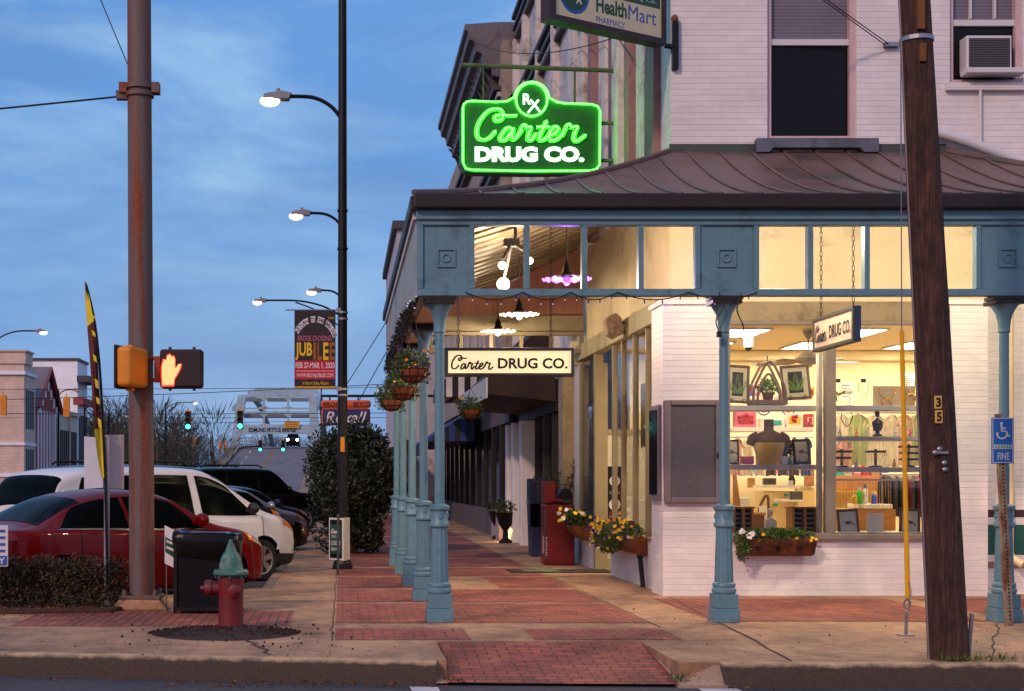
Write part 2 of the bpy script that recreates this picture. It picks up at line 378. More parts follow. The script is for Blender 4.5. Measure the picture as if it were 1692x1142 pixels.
def stain(N, L, col):
    v = coords(N, L, (1, 1, 1), 'World'); n = noise(N, L, v, .55, 10, .72, .6); n2 = noise(N, L, coords(N, L, (1, .35, 1), 'World'), 1.7, 9, .75, .8)
    col = mixc(N, L, .75, col, ramp(N, L, n, [(.36, (.50, .44, .42)), (.55, (1, 1, 1)), (.75, (1.18, 1.12, 1.06))]), 'MULTIPLY')
    col = mixc(N, L, .6, col, ramp(N, L, n2, [(.40, (.55, .52, .50)), (.56, (1, 1, 1))]), 'MULTIPLY')
    sp = N.new('ShaderNodeTexVoronoi'); sp.inputs['Scale'].default_value = 2.6; L.new(v, sp.inputs['Vector'])
    return mixc(N, L, ramp(N, L, sp.outputs['Distance'], [(.035, (.75, .75, .75)), (.05, (0, 0, 0))]), col, lin((58, 48, 44)))
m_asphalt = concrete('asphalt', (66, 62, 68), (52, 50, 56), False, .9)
m_conc = concrete('sidewalk_concrete', (190, 148, 112), (142, 112, 90))
m_kerb = concrete('kerb_concrete', (150, 128, 104), (84, 74, 64), False)
m_pave = brickmat('paving_brick', (190, 98, 74), (144, 72, 62), (84, 60, 52), .2, .1, .009, .8, .9, 0.0, (150, 112, 92))
m_pave2 = brickmat('paving_brick_turned', (186, 100, 74), (150, 80, 66), (88, 64, 54), .2, .1, .009, .8, .9, radians(90), (150, 116, 96))
m_wbrick = whitebrick()
m_stucco = pbr('cream_stucco', (226, 208, 172), .8, 0, .08, 2, .3, dirt=(150, 130, 108), dirt_amt=.22, dscale=1.1)
m_blue = pbr('blue_paint', (92, 132, 146), .45, 0, .1, 3, .12, dirt=(66, 96, 106), dirt_amt=.4, dscale=3, chips=(96, 74, 62))
m_grey = pbr('grey_trim_paint', (128, 118, 108), .6, 0, .12, 3, .15)
m_dgrey = pbr('dark_grey_metal', (70, 66, 70), .5, .3, .15, 4, .1)
m_black = pbr('black_metal', (22, 20, 22), .45, .5, .2, 4, .1)
m_white = pbr('white_paint', (205, 203, 205), .5, 0, .06, 4, .08)
m_cream = pbr('cream_paint', (226, 204, 160), .55, 0, .06, 3, .06)
m_galv = pbr('galvanised_steel', (150, 150, 154), .4, .8, .15, 8, .1)
m_glass = glass('window_glass')
m_dglass = pbr('dark_glass', (15, 12, 17), .12, 0, .3, 2, 0); m_dglass.node_tree.nodes['Principled BSDF'].inputs['IOR'].default_value = 1.28
m_chain = pbr('chain_iron', (40, 36, 34), .5, .8, .2, 6, .1)
m_wire = pbr('cable_rubber', (20, 20, 24), .6, 0, .1, 5, 0)
m_brown = pbr('brown_wood', (104, 70, 40), .5, 0, .25, 6, .2, (1, 1, 6))
m_gold = pbr('golden_pine', (176, 116, 48), .5, 0, .2, 6, .2, (1, 1, 6))
m_red = pbr('red_enamel', (112, 10, 14), .4, 0, .15, 4, .1)
m_coco = wood('coconut_fibre', (90, 46, 20), (170, 96, 46), (18, 18, 18), .95, 1.0)
m_leafy = foliage('pansy_leaves', [(24, 42, 16), (58, 84, 30), (96, 120, 44)])
m_warm = emit('warm_bulb', (1.0, .76, .44), 12)
# ------------------------------------------------------------------ the setting
def sheet(name, poly, z, mat, z0=None):
    mb = MB()
    if z0 is None: mb.add([(x, y, z) for x, y in poly], [tuple(range(len(poly)))])
    else: mb.prism(poly, 'xy', z0, z)
    return struct(mb.build(name, mat, loc=(0, 0, 0)))
sheet('ground', [(-600, -300), (600, -300), (600, 900), (-600, 900)], -.19, m_asphalt)
def kerbY(x):
    if x < -4: return 12.78
    if x < .9: return 12.0 + (.9 - x) * .159
    return 12.0 - min(1, (x - .9) / 2) * .15
K = .17
left_edge = [(-45, 12.78 + K), (-4, 12.78 + K), (.87, 12.0 + K)]
right_edge = [(2.78, 11.87 + K), (3.2, 11.85 + K), (45, 11.85 + K)]
# sidewalk slab with the ramp notch, the angled lot edge and the long run down the side street
lot = [(-.98, 120), (-.98, 20.3), (-1.03, 20.14), (-4.0, 16.95), (-4.6, 16.4), (-45, 16.4)]
sheet('sidewalk', left_edge + [(.87, 13.55), (2.78, 13.55)] + right_edge + [(45, 19.6), (4.6, 19.6), (4.6, 120)] + lot, 0.0, m_conc, -.5)
sheet('parking_lot', [(-16, 16.4), (-4.6, 16.4), (-4.0, 16.95), (-1.03, 20.14), (-.98, 20.3), (-.98, 118), (-16, 118)], -.10, m_asphalt)
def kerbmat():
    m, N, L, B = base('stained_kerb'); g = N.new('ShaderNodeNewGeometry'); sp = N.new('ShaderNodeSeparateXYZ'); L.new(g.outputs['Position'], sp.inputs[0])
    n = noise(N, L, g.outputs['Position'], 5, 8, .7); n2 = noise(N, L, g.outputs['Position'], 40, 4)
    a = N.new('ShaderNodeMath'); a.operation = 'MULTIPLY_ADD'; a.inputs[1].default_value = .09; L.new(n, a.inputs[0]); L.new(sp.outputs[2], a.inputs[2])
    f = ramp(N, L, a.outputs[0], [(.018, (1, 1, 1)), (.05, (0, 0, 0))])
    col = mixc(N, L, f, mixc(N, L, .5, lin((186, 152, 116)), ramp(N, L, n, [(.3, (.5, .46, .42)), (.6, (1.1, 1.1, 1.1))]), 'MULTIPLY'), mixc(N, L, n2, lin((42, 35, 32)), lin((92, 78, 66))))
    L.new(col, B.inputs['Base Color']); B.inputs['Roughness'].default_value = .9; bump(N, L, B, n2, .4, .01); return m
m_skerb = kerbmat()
def kerb(name, pts, z=0.006):
    mb = MB(); prof = [(0, -.5), (0, -.15), (.012, -.03), (.04, -.004), (.075, .002), (K + .004, .002), (K + .004, -.5)]
    vs = []; n = len(prof)
    for i, (x, y) in enumerate(pts):
        for d, h in prof: vs.append((x, y + d, h + (pts[i][2] if len(pts[i]) > 2 else 0)) if False else (x, y + d, h))
    mb.add(vs, [(i * n + j, (i + 1) * n + j, (i + 1) * n + (j + 1) % n, i * n + (j + 1) % n) for i in range(len(pts) - 1) for j in range(n)] + [tuple(range(n)), tuple((len(pts) - 1) * n + j for j in range(n))[::-1]])
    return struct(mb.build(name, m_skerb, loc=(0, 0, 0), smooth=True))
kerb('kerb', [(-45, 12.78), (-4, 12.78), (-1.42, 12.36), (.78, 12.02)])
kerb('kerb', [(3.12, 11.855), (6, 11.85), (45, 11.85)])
mb = MB()   # kerb beside the parking bays
for a, b in zip(lot[:-1], lot[1:]):
    a, b = Vector(a), Vector(b); d = (b - a).normalized(); nrm = Vector((d.y, -d.x)) * -.15
    mb.prism([tuple(a), tuple(b), tuple(b + nrm * -1), tuple(a + nrm * -1)], 'xy', -.3, .014)
struct(mb.build('parking_kerb', m_kerb, loc=(0, 0, 0), bev=.015))
# ramp of brick between flared concrete wings
mb = MB(); mb.add([(.87, 12.0, -.165), (2.76, 11.9, -.165), (2.78, 13.55, .004), (.87, 13.55, .004)], [(0, 1, 2, 3)])
struct(mb.build('brick_ramp', m_pave, loc=(0, 0, 0)))
mb = MB(); mb.add([(.77, 12.0, -.17), (.875, 12.0, -.17), (.875, 13.55, .002), (.77, 12.2, .002)], [(0, 1, 2, 3)])
mb.add([(2.755, 11.89, -.17), (3.14, 11.85, -.17), (3.14, 12.05, .002), (2.79, 13.55, .002)], [(0, 1, 2), (0, 2, 3)])
mb.box(2.74, 3.14, 11.84, 12.1, -.4, -.168)
struct(mb.build('ramp_wing', concrete('ramp_concrete', (170, 142, 118), (130, 108, 90), False), loc=(0, 0, 0)))
# brick bands let into the concrete
panels = []
for x0, x1 in ((-.07, 1.22), (1.82, 3.22)): panels.append((x0, x1, 13.72, 14.75))
y = 15.35; i = 0
for ln, gap in ((2.4, .26), (2.05, .30), (2.3, .26), (2.1, .45), (2.5, .3), (3.2, .4), (3.2, .5), (3.4, .5), (3.6, .6), (3.6, .6), (4, .6), (4, .6), (4, .6)):
    if i in (2,): panels += [(-.07, 1.55, y, y + ln), (2.2, 3.22, y, y + ln)]
    else: panels.append((-.07, 3.22, y, y + ln))
    y += ln + gap; i += 1
mb = MB()
for x0, x1, y0, y1 in panels: mb.quad((x0, y0, .004), (x1, y0, .004), (x1, y1, .004), (x0, y1, .004))
struct(mb.build('brick_paving', m_pave, loc=(0, 0, 0)))
mb = MB()
for x0, x1, y0, y1 in ((3.95, 6.9, 15.5, 18.5), (7.25, 11, 15.5, 18.5), (-3.45, -2.0, 15.0, 16.75), (-2.0, -.55, 15.0, 16.75)):
    mb.quad((x0, y0, .004), (x1, y0, .004), (x1, y1, .004), (x0, y1, .004))
struct(mb.build('brick_paving', m_pave2, loc=(0, 0, 0)))
# joints in the concrete
mb = MB()
def joint(a, b, w=.012, z=.006):
    a, b = Vector(a), Vector(b); n = (b - a).normalized(); n = Vector((-n.y, n.x)) * w / 2
    mb.add([(*(a - n), z), (*(b - n), z), (*(b + n), z), (*(a + n), z)], [(0, 1, 2, 3)])
def wob(a, b, w, k=14, j=.02):
    pts = [Vector(a).lerp(Vector(b), t / k) + Vector((rnd.uniform(-j, j), rnd.uniform(-j, j))) for t in range(k + 1)]
    for p, q in zip(pts[:-1], pts[1:]): joint(p, q, w)
wob((4.22, 18.75), (3.75, 12.1), .022); wob((-.1, 13.6), (-.1, 30), .009, 30, .012); wob((3.25, 14.8), (3.27, 26), .012, 20, .006)
for yy in (13.64, 14.86, 15.22, 17.85, 20.1, 22.4): joint((-.08, yy), (4.2, yy), .01)
joint((-4.5, 14.85), (-.1, 14.85), .01); wob((-1.0, 14.3), (-.62, 12.5), .025, 16, .05); wob((5.4, 12.1), (6.9, 15.3), .012, 12, .03)
struct(mb.build('pavement_joints', pbr('joint_dirt', (52, 42, 34), .95, 0, .2, 5, 0), loc=(0, 0, 0)))
# painted lines on the near street
mb = MB(); mb.quad((.62, 9, -.182), (.82, 9, -.182), (.78, 11.86, -.182), (.55, 11.9, -.182)); mb.quad((2.98, 9, -.182), (3.3, 9, -.182), (3.2, 11.78, -.182), (2.88, 11.78, -.182))
struct(mb.build('crosswalk_line', concrete('road_paint', (196, 190, 190), (150, 146, 148), False), loc=(0, 0, 0)))
# leaf litter, crumbs of soil and grass tufts
def scatter(name, mat, spots, label_kind='stuff', L=.03, W=.02, up=.1):
    mb = MB()
    for (x0, x1, y0, y1, z, n) in spots:
        for _ in range(n):
            p = (rnd.uniform(x0, x1), rnd.uniform(y0, y1), z + rnd.uniform(0, .012)); k = rnd.uniform(.4, 1.3)
            mb.leaf(p, (rnd.gauss(0, 1), rnd.gauss(0, 1), abs(rnd.gauss(0, .3)) + up), L * k, W * k, rnd.uniform(0, pi))
    o = mb.build(name, mat, loc=(0, 0, 0)); o['kind'] = 'stuff'; return o
m_litter = foliage('dry_leaves', [(48, 24, 14), (104, 56, 30), (150, 92, 54)], .9)
o = scatter('leaf_litter', m_litter, [(-4, .8, 12.2, 12.36, -.185, 60), (-1.5, .86, 11.85, 12.2, -.185, 260), (.85, 1.0, 11.95, 12.15, -.16, 40), (.86, .96, 12.2, 13.5, -.03, 40), (3.1, 7, 11.7, 11.84, -.185, 60), (-4, 7, 12.3, 17, .005, 160), (-4.2, -2.6, 16.2, 17.0, .055, 260), (-4.2, -2.4, 15.9, 16.5, .01, 120)])
tag(o, 'dry brown leaves gathered in the gutter and on the pavement', 'leaves')
m_grass = foliage('grass_blades', [(40, 56, 20), (84, 104, 38), (130, 128, 60)], .8)
o = scatter('grass_tuft', m_grass, [(4.95, 5.6, 12.02, 12.12, .0, 170), (2.72, 2.95, 11.9, 12.06, -.16, 130), (5.0, 6.1, 12.02, 12.2, .0, 90), (-2.2, -1.6, 13.2, 13.25, 0, 10), (-.6, .3, 12.3, 12.36, 0, 14), (-2.5, -2.1, 17.0, 17.2, 0, 40)], L=.07, W=.008, up=1.2)
tag(o, 'short green grass growing in the kerb cracks', 'grass')
mb = MB()
for _ in range(900):
    a, r = rnd.uniform(0, 2 * pi), sqrt(rnd.random()); mb.ball((-1.16 + .74 * r * cos(a), 14.35 + .55 * r * sin(a), .035 * (1 - r) + .006), rnd.uniform(.008, .024), 5, 3, .3)
for _ in range(45): mb.ball((rnd.uniform(-2.2, .1), rnd.uniform(12.9, 15.2), .008), rnd.uniform(.005, .016), 5, 3, .3)
mb.lathe((-1.16, 14.35, 0), [(.72, .0), (.6, .016), (.3, .035), (.02, .045)], 24)
tag(mb.build('mulch_patch', pbr('dark_mulch', (44, 24, 20), .95, 0, .4, 20, .3), loc=(0, 0, 0)), 'dark mulch heaped round the hydrant foot', 'mulch', kind='stuff')
tag(MB().prism([(-4.5, 16.25), (-2.62, 16.5), (-2.5, 17.0), (-2.55, 17.7), (-3.2, 17.6), (-3.95, 16.8)], 'xy', -.05, .05).build('mulch_bed', pbr('bed_mulch', (64, 38, 26), .95, 0, .5, 14, .6), loc=(0, 0, 0), bev=.03), 'brown mulch bed under the low hedge', 'mulch', kind='stuff')
MB_STEEL = None
# the street beyond rises to the bridge
def roadz(y):
    if y < 104: return -.13
    t = min(1, (y - 104) / 66.0)
    z = -.13 + 5.45 * (t ** 1.4)
    if y > 170: z += (min(y, 215) - 170) * .028
    if y > 215: z -= (y - 215) * .05
    return z
YS = [60, 80, 95, 104, 112, 120, 128, 136, 144, 152, 160, 168, 176, 184, 192, 200, 208, 215, 240, 300]
def road_strip(name, x0, x1, dz, mat, th=0.0):
    mb = MB(); vs = []
    for y in YS: vs += [(x0, y, roadz(y) + dz), (x1, y, roadz(y) + dz)]
    mb.add(vs, [(2 * i, 2 * i + 1, 2 * i + 3, 2 * i + 2) for i in range(len(YS) - 1)]); return struct(mb.build(name, mat, loc=(0, 0, 0)))
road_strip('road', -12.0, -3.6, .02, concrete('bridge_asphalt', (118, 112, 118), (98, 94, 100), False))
for dx in (-8.15, -7.95): road_strip('road_line', dx, dx + .09, .04, pbr('yellow_line', (150, 110, 40), .8))
mb = MB()
for k in range(14):
    y = 108 + k * 7
    if y < 200: mb.add([(-10.6, y, roadz(y) + .05), (-10.48, y, roadz(y) + .05), (-10.48, y + 3, roadz(y + 3) + .05), (-10.6, y + 3, roadz(y + 3) + .05)], [(0, 1, 2, 3)])
struct(mb.build('lane_dashes', m_white, loc=(0, 0, 0)))
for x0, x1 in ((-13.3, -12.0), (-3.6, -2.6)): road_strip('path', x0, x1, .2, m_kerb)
mb = MB()   # embankment under the ramp
vs = []
for y in YS: vs += [(-13.3, y, roadz(y) + .15), (-13.3, y, -1), (-2.6, y, roadz(y) + .15), (-2.6, y, -1)]
mb.add(vs, [q for i in range(len(YS) - 1) for q in ((4 * i, 4 * i + 1, 4 * i + 5, 4 * i + 4), (4 * i + 2, 4 * i + 6, 4 * i + 7, 4 * i + 3))])
struct(mb.build('embankment', m_kerb, loc=(0, 0, 0)))
# ------------------------------------------------------------------ the corner drugstore
X0, Y0 = 4.36, 19.3
m_floor = pbr('shop_floor', (176, 150, 112), .5, 0, .1, 1, 0)
m_inner = pbr('shop_wall_paint', (236, 222, 186), .7, 0, .05, 2, 0)
m_slab = pbr('window_stone', (92, 98, 112), .7, 0, .2, 3, .3, dirt=(60, 58, 62))
m_patina = pbr('patina_flashing', (72, 78, 76), .6, .3, .25, 3, .2, dirt=(52, 96, 84), dirt_amt=.5)
m_pilgrey = pbr('pilaster_paint', (210, 204, 198), .7, 0, .12, 2, .3, dirt=(110, 96, 92))
m_maroon = pbr('mauve_paint', (150, 112, 112), .7, 0, .12, 2, .3, dirt=(100, 76, 78))
bld = root('drugstore', (X0, Y0, 0), 'white painted brick corner drugstore with lit shop window and porch', 'building')
mb = MB()
UPW = [(5.645, 6.83, 6.03, 8.6), (8.07, 9.04, 6.78, 9.2), (10.6, 11.8, 6.03, 8.6)]
mb.wall('x', Y0, Y0 + .3, X0, 14, 5.7, 11, UPW)
mb.wall('x', Y0, Y0 + .3, 7.95, 14, 0, 3.85)
mb.box(4.18, 5.02, 18.95, 19.64, 0, 3.80)
mb.box(7.93, 8.42, 18.95, 19.62, 0, 3.80)
mb.box(5.02, 7.93, 19.0, 19.3, 0, .76)
mb.box(4.28, 4.5, 19.64, 23.2, 0, .66)
mb.box(4.28, 4.8, 24.75, 27.0, 0, .70); mb.box(4.30, 4.62, 26.4, 27.0, .70, 3.67)
mb.build('wall', m_wbrick, bld)
MB().box(4.14, 5.06, 18.91, 19.66, 3.80, 3.87).build('pier_cap', m_wbrick, bld, bev=.01); MB().box(7.89, 8.46, 18.91, 19.62, 3.80, 3.87).build('pier_cap', m_wbrick, bld, bev=.01)
mb = MB(); mb.wall('x', Y0 + .01, Y0 + .25, X0, 14, 3.87, 5.69); mb.wall('y', X0, X0 + .25, Y0 + .26, 27, 3.95, 5.9)
mb.build('upper_porch_wall', m_stucco, bld)
MB().box(5.02, 7.93, 19.12, 19.3, 3.607, 3.865).build('lintel', pbr('lintel_paint', (150, 132, 102), .7, 0, .12, 3, .2, dirt=(90, 74, 56)), bld, bev=.008)
mb = MB(); mb.box(4.25, 4.42, 19.66, 26.6, 3.67, 3.95); mb.build('header_beam', pbr('beam_paint', (170, 158, 128), .65, 0, .12, 3, .2, dirt=(110, 98, 74)), bld, bev=.01)
MB().box(4.16, 4.40, 26.5, 26.75, 3.62, 4.06).lathe((4.28, 26.49, 3.85), [(.07, 0), (.07, .03), (.03, .05)], 12, Rx(radians(90))).build('beam_end_block', m_cream, bld, bev=.02)
# big shop window
sh = MB(); 
for a in ((5.02, 7.93, .76, .82), (5.02, 7.93, 3.56, 3.607), (5.02, 5.10, .82, 3.56), (7.85, 7.93, .82, 3.56), (6.36, 6.49, .82, 3.56)): sh.box(a[0], a[1], 19.1, 19.22, a[2], a[3])
win = sh.build('shop_window', m_grey, bld)
MB().box(4.98, 7.97, 18.93, 19.14, .735, .80).build('window_sill', m_grey, win, bev=.008)
for a, b in ((5.10, 6.36), (6.49, 7.85)): MB().quad((a, 19.16, .82), (b, 19.16, .82), (b, 19.16, 3.56), (a, 19.16, 3.56)).build('pane', m_glass, win)
# side shop window
m_mull = pbr('mullion_paint', (150, 136, 106), .5, .1, .1, 3, .1)
sh = MB()
for yy, w in ((19.7, .09), (20.6, .05), (21.5, .05), (22.4, .05), (23.15, .07)): sh.box(4.30, 4.38, yy - w / 2, yy + w / 2, .70, 3.67)
sh.box(4.27, 4.40, 19.64, 23.2, .66, .71)
sw = sh.build('side_window', m_mull, bld)
for a, b in ((19.74, 20.57), (20.63, 21.47), (21.53, 22.37), (22.43, 23.11)): MB().quad((4.34, b, .71), (4.34, a, .71), (4.34, a, 3.67), (4.34, b, 3.67)).build('pane', glass('side_glass', (.85, .85, .85), 1.0), sw)
sh = MB(); sh.box(4.28, 4.42, 24.62, 24.76, 0, 3.67); sh.box(4.30, 4.38, 26.3, 26.38, .7, 3.67); sh.box(4.27, 4.42, 24.76, 26.4, .70, .75)
ew = sh.build('entry_window', m_mull, bld)
MB().quad((4.34, 26.3, .75), (4.34, 24.76, .75), (4.34, 24.76, 3.67), (4.34, 26.3, 3.67)).build('pane', glass('entry_glass', (.7, .7, .7)), ew)
# recessed entry door facing the corner
dm = MB(); dm.box(4.42, 4.50, 24.64, 24.72, 0, 3.5); dm.box(5.3, 5.38, 24.64, 24.72, 0, 3.5); dm.box(4.5, 5.3, 24.64, 24.72, 0, .18); dm.box(4.5, 5.3, 24.64, 24.72, 2.3, 2.38)
door = dm.build('door', m_mull, bld)
MB().box(4.5, 5.3, 24.67, 24.69, .18, 2.3).build('pane', pbr('door_blind', (200, 190, 172), .4, 0, .08, 3, 0), door)
st = MB().box(4.5, 4.78, 24.655, 24.66, .72, 1.75); st.build('door_poster', m_black, door)
mb = MB(); mb.lathe((4.62, 24.652, 1.5), [(.09, 0), (.09, .004)], 16, Rx(radians(90))); mb.build('door_sticker', m_white, door); mb = MB(); mb.box(4.53, 4.73, 24.648, 24.653, .74, .98); mb.lathe((4.62, 24.65, 1.1), [(.10, 0), (.10, .003)], 16, Rx(radians(90)))
mb.build('door_sticker', m_white, door)
MB().box(4.53, 4.73, 24.645, 24.647, .9, .98).build('door_sticker', m_red, door); mb = MB(); mb.tube([(4.63 + .05 * cos(t), 24.645, .82 + .05 * sin(t)) for t in [i * pi / 6 for i in range(13)]], .008, 6); mb.build('door_sticker', m_red, door)
MB().text('OPEN', (4.535, 24.65, 1.28), (1, 0, 0), (0, 0, 1), .17, .05, .001).build('lettering', m_white, door)
# shop interior shell
room = MB(); room.wall('x', 24.8, 24.95, 4.9, 10.8, 0, 3.75); room.wall('y', 10.65, 10.8, 19.6, 24.8, 0, 3.75)
room.wall('x', 19.31, 19.36, 8.42, 10.8, .0, 3.75)
room.build('interior_wall', m_inner, bld)
MB().box(4.5, 10.65, 19.31, 24.8, -.02, .012).build('shop_floor', m_floor, bld)
MB().box(4.6, 10.65, 19.31, 24.8, 3.72, 3.8).build('ceiling', pbr('ceiling_tile', (232, 212, 168), .8, 0, .06, 2, .1), bld)
MB().box(6.0, 10.65, 24.6, 24.8, 3.55, 3.72).build('crown_moulding', m_inner, bld, bev=.03)
m_lamp = emit('ceiling_panel_light', (1.0, .85, .56), 24.0)
k = 0
for yy, hd in ((19.74, .26), (21.6, .55), (23.6, .55)):
    for xx in (5.9, 7.6, 9.3):
        lt = root('ceiling_light', (xx, yy, 3.70), '', 'ceiling light', 'fluorescent panels in the shop ceiling')
        lt['label'] = ['lit fluorescent panel in the shop ceiling nearest the window', 'lit fluorescent panel in the middle of the shop ceiling', 'lit fluorescent panel in the shop ceiling by the back wall'][(19.74, 21.6, 23.6).index(yy)]
        MB().box(xx - .3, xx + .3, yy - hd, yy + hd, 3.695, 3.715).build('diffuser', m_lamp, lt)
        f = MB()
        for a in ((xx - .34, xx - .3, yy - hd - .04, yy + hd + .04), (xx + .3, xx + .34, yy - hd - .04, yy + hd + .04), (xx - .3, xx + .3, yy - hd - .04, yy - hd), (xx - .3, xx + .3, yy + hd, yy + hd + .04)): f.box(*a, 3.69, 3.718)
        f.build('frame', m_white, lt)
# upper windows
m_blind = stripes('blind_slats', (118, 112, 128), (98, 92, 110), 2, .045, .6)
def sash(x0, x1, z0, z1, mid, muntin=0):
    f = MB()
    for a in ((x0, x0 + .07, z0, z1), (x1 - .07, x1, z0, z1), (x0 + .07, x1 - .07, z0, z0 + .07), (x0 + .07, x1 - .07, z1 - .07, z1)): f.box(a[0], a[1], Y0 + .06, Y0 + .2, a[2], a[3])
    w = f.build('window', pbr('window_paint', (196, 170, 176), .55, 0, .08, 3, .1), bld)
    MB().box(x0 + .07, x1 - .07, Y0 + .09, Y0 + .15, mid - .04, mid + .04).build('sash_rail', m_white, w)
    MB().quad((x0 + .07, Y0 + .14, z0 + .07), (x1 - .07, Y0 + .14, z0 + .07), (x1 - .07, Y0 + .14, mid - .04), (x0 + .07, Y0 + .14, mid - .04)).build('pane', m_dglass, w)
    MB().quad((x0 + .07, Y0 + .16, mid + .04), (x1 - .07, Y0 + .16, mid + .04), (x1 - .07, Y0 + .16, z1 - .07), (x0 + .07, Y0 + .16, z1 - .07)).build('blind', m_blind, w)
    if muntin:
        f = MB()
        for i in (1, 2): xx = x0 + (x1 - x0) * i / 3; f.box(xx - .015, xx + .015, Y0 + .10, Y0 + .155, z0 + .9, z1 - .07)
        for zz in (mid + .42, mid + .84): f.box(x0 + .07, x1 - .07, Y0 + .11, Y0 + .157, zz, zz + .025)
        f.build('muntin', m_white, w)
    return w
sash(5.645, 6.83, 6.03, 8.6, 7.36); w2 = sash(8.07, 9.04, 6.78, 9.2, 7.62, 1); sash(10.6, 11.8, 6.03, 8.6, 7.36)
for xx in (5.47, 10.45): MB().prism([(xx, 5.84), (xx + .16, 5.84), (xx + .22, 5.90), (xx + 1.36, 5.90), (xx + 1.42, 5.84), (xx + 1.61, 5.84), (xx + 1.61, 6.03), (xx, 6.03)], 'xz', Y0 - .14, Y0 - .002).build('stone_sill', m_slab, bld, bev=.008)
MB().box(8.0, 9.12, Y0 - .08, Y0 - .002, 6.68, 6.78).build('stone_sill', m_wbrick, bld, bev=.006)
MB().box(4.34, 5.46, Y0 - .05, Y0 - .002, 5.80, 5.97).build('flashing', m_patina, bld); MB().box(7.09, 8.0, Y0 - .05, Y0 - .002, 5.80, 5.97).build('flashing', m_patina, bld)
# stripes painted on the low wall right of the pier
for z0, z1, mt in ((1.02, 1.12, pbr('dark_stripe', (54, 34, 38), .7)), (.52, .92, pbr('green_stripe', (22, 82, 74), .6, 0, .1)), (.34, .43, m_maroon)):
    MB().box(8.43, 14, Y0 - .004, Y0 - .001, z0, z1).build('painted_stripe', mt, bld)
# downpipes on the wall
MB().tube(crom([(7.7, Y0 - .12, 6.12), (8.1, Y0 - .12, 6.03), (8.9, Y0 - .12, 5.72), (9.0, Y0 - .12, 5.6), (9.02, Y0 - .12, 5.3)], 5), .07, 12).build('drain_pipe', m_white, bld, smooth=True)
MB().tube([(8.83, Y0 - .07, 0.62), (8.83, Y0 - .07, 3.9)], .055, 12).tube(crom([(8.83, Y0 - .07, .62), (8.84, Y0 - .09, .5), (8.95, Y0 - .2, .4)], 4), .055, 12).build('drain_pipe', m_cream, bld, smooth=True)
MB().cyl((8.45, Y0 - .06, 5.75), (8.45, Y0 - .06, 6.78), .02, n=8).build('drain_pipe', m_white, bld, smooth=True)
# side facade above the porch roof: pilasters in pink, white and mauve
mb = MB(); mb.wall('y', X0, X0 + .3, Y0 + .3, 27, 5.9, 12.4); mb.build('side_wall', pbr('side_wall_paint', (226, 222, 218), .75, 0, .1, 2, .4, dirt=(150, 138, 134)), bld)
mb = MB()
for a, b, d in ((19.9, 20.5, .10), (21.55, 21.9, .12), (22.9, 23.3, .10), (24.6, 25.0, .14), (25.9, 26.3, .1)): mb.box(X0 - d, X0 - .002, a, b, 5.6, 12.2)
mb.build('pilaster', m_maroon, bld, bev=.01)
mb = MB()
for a, b, d in ((20.75, 21.3, .06), (22.2, 22.7, .16), (23.7, 24.3, .08), (25.2, 25.7, .2), (26.5, 26.9, .15)): mb.box(X0 - d, X0 - .002, a, b, 5.6, 12.2)
mb.build('pilaster', m_pilgrey, bld, bev=.01)
MB().tube(crom([(3.9, 25.4, 10.9), (3.9, 25.4, 10.2), (3.92, 25.3, 9.75), (4.1, 24.2, 9.55), (4.25, 23.3, 9.45)], 6), .11, 12).build('drain_pipe', pbr('pink_pipe', (178, 130, 122), .6), bld, smooth=True)
# ------------------------------------------------------------------ porch awning
XL, YF, XR, YE = .75, 15.3, 11.4, 26.1
m_roof = pbr('copper_roof', (112, 90, 84), .45, .25, .35, 1.6, .2, dirt=(74, 98, 90), dirt_amt=.24, dscale=.7)
m_gutter = pbr('gutter_metal', (40, 30, 30), .5, .3, .2, 3, .1)
m_corr = pbr('porch_ceiling_metal', (128, 110, 80), .5, .1, .2, 3, .1, dirt=(62, 46, 32), dirt_amt=.6)
aw = root('porch_awning', (XL, YF, 0), 'blue corner porch with curved brown metal roof on slim columns', 'awning')
zt = lambda t: 4.52 + .80 * t + .56 * t * t
TS = [i / 10 for i in range(11)]
mb = MB(); vs = []
for t in TS: vs += [(XL + (X0 - XL) * t, YF + 4 * t, zt(t)), (XR - 3.4 * t, YF + 4 * t, zt(t))]
mb.add(vs, [(2 * i, 2 * i + 1, 2 * i + 3, 2 * i + 2) for i in range(10)])
vs = []
for t in TS: vs += [(XL + (X0 - XL) * t, YE, zt(t)), (XL + (X0 - XL) * t, YF + 4 * t, zt(t))]
mb.add(vs, [(2 * i, 2 * i + 1, 2 * i + 3, 2 * i + 2) for i in range(10)])
vs = []
for t in TS: vs += [(XR - 3.4 * t, YF + 4 * t, zt(t)), (XR - 3.4 * t, Y0 + 2.0, zt(t))]
mb.add(vs, [(2 * i, 2 * i + 1, 2 * i + 3, 2 * i + 2) for i in range(10)])
roof = mb.build('roof', m_roof, aw, smooth=True)
sm = MB()
def seam(fn, t0, r=.016):
    n = 9; sm.tube([fn(t0 + (1 - t0) * i / n) for i in range(n + 1)], r, 5)
x = 1.06
while x < XR - .2:
    t0 = 0.0
    t1 = 1.0
    if x < X0: t1 = (x - XL) / (X0 - XL)
    if x > XR - 3.4: t1 = (XR - x) / 3.4
    sm.tube([(x + (.16 * (t1 * i / 9) if True else 0), YF + 4 * t1 * i / 9, zt(t1 * i / 9) + .012) for i in range(10)], .018, 5)
    x += .42
y = 15.8
while y < YE:
    t1 = min(1, (y - YF) / 4)
    sm.tube([(XL + (X0 - XL) * t1 * i / 9, y, zt(t1 * i / 9) + .012) for i in range(10)], .018, 5); y += .42
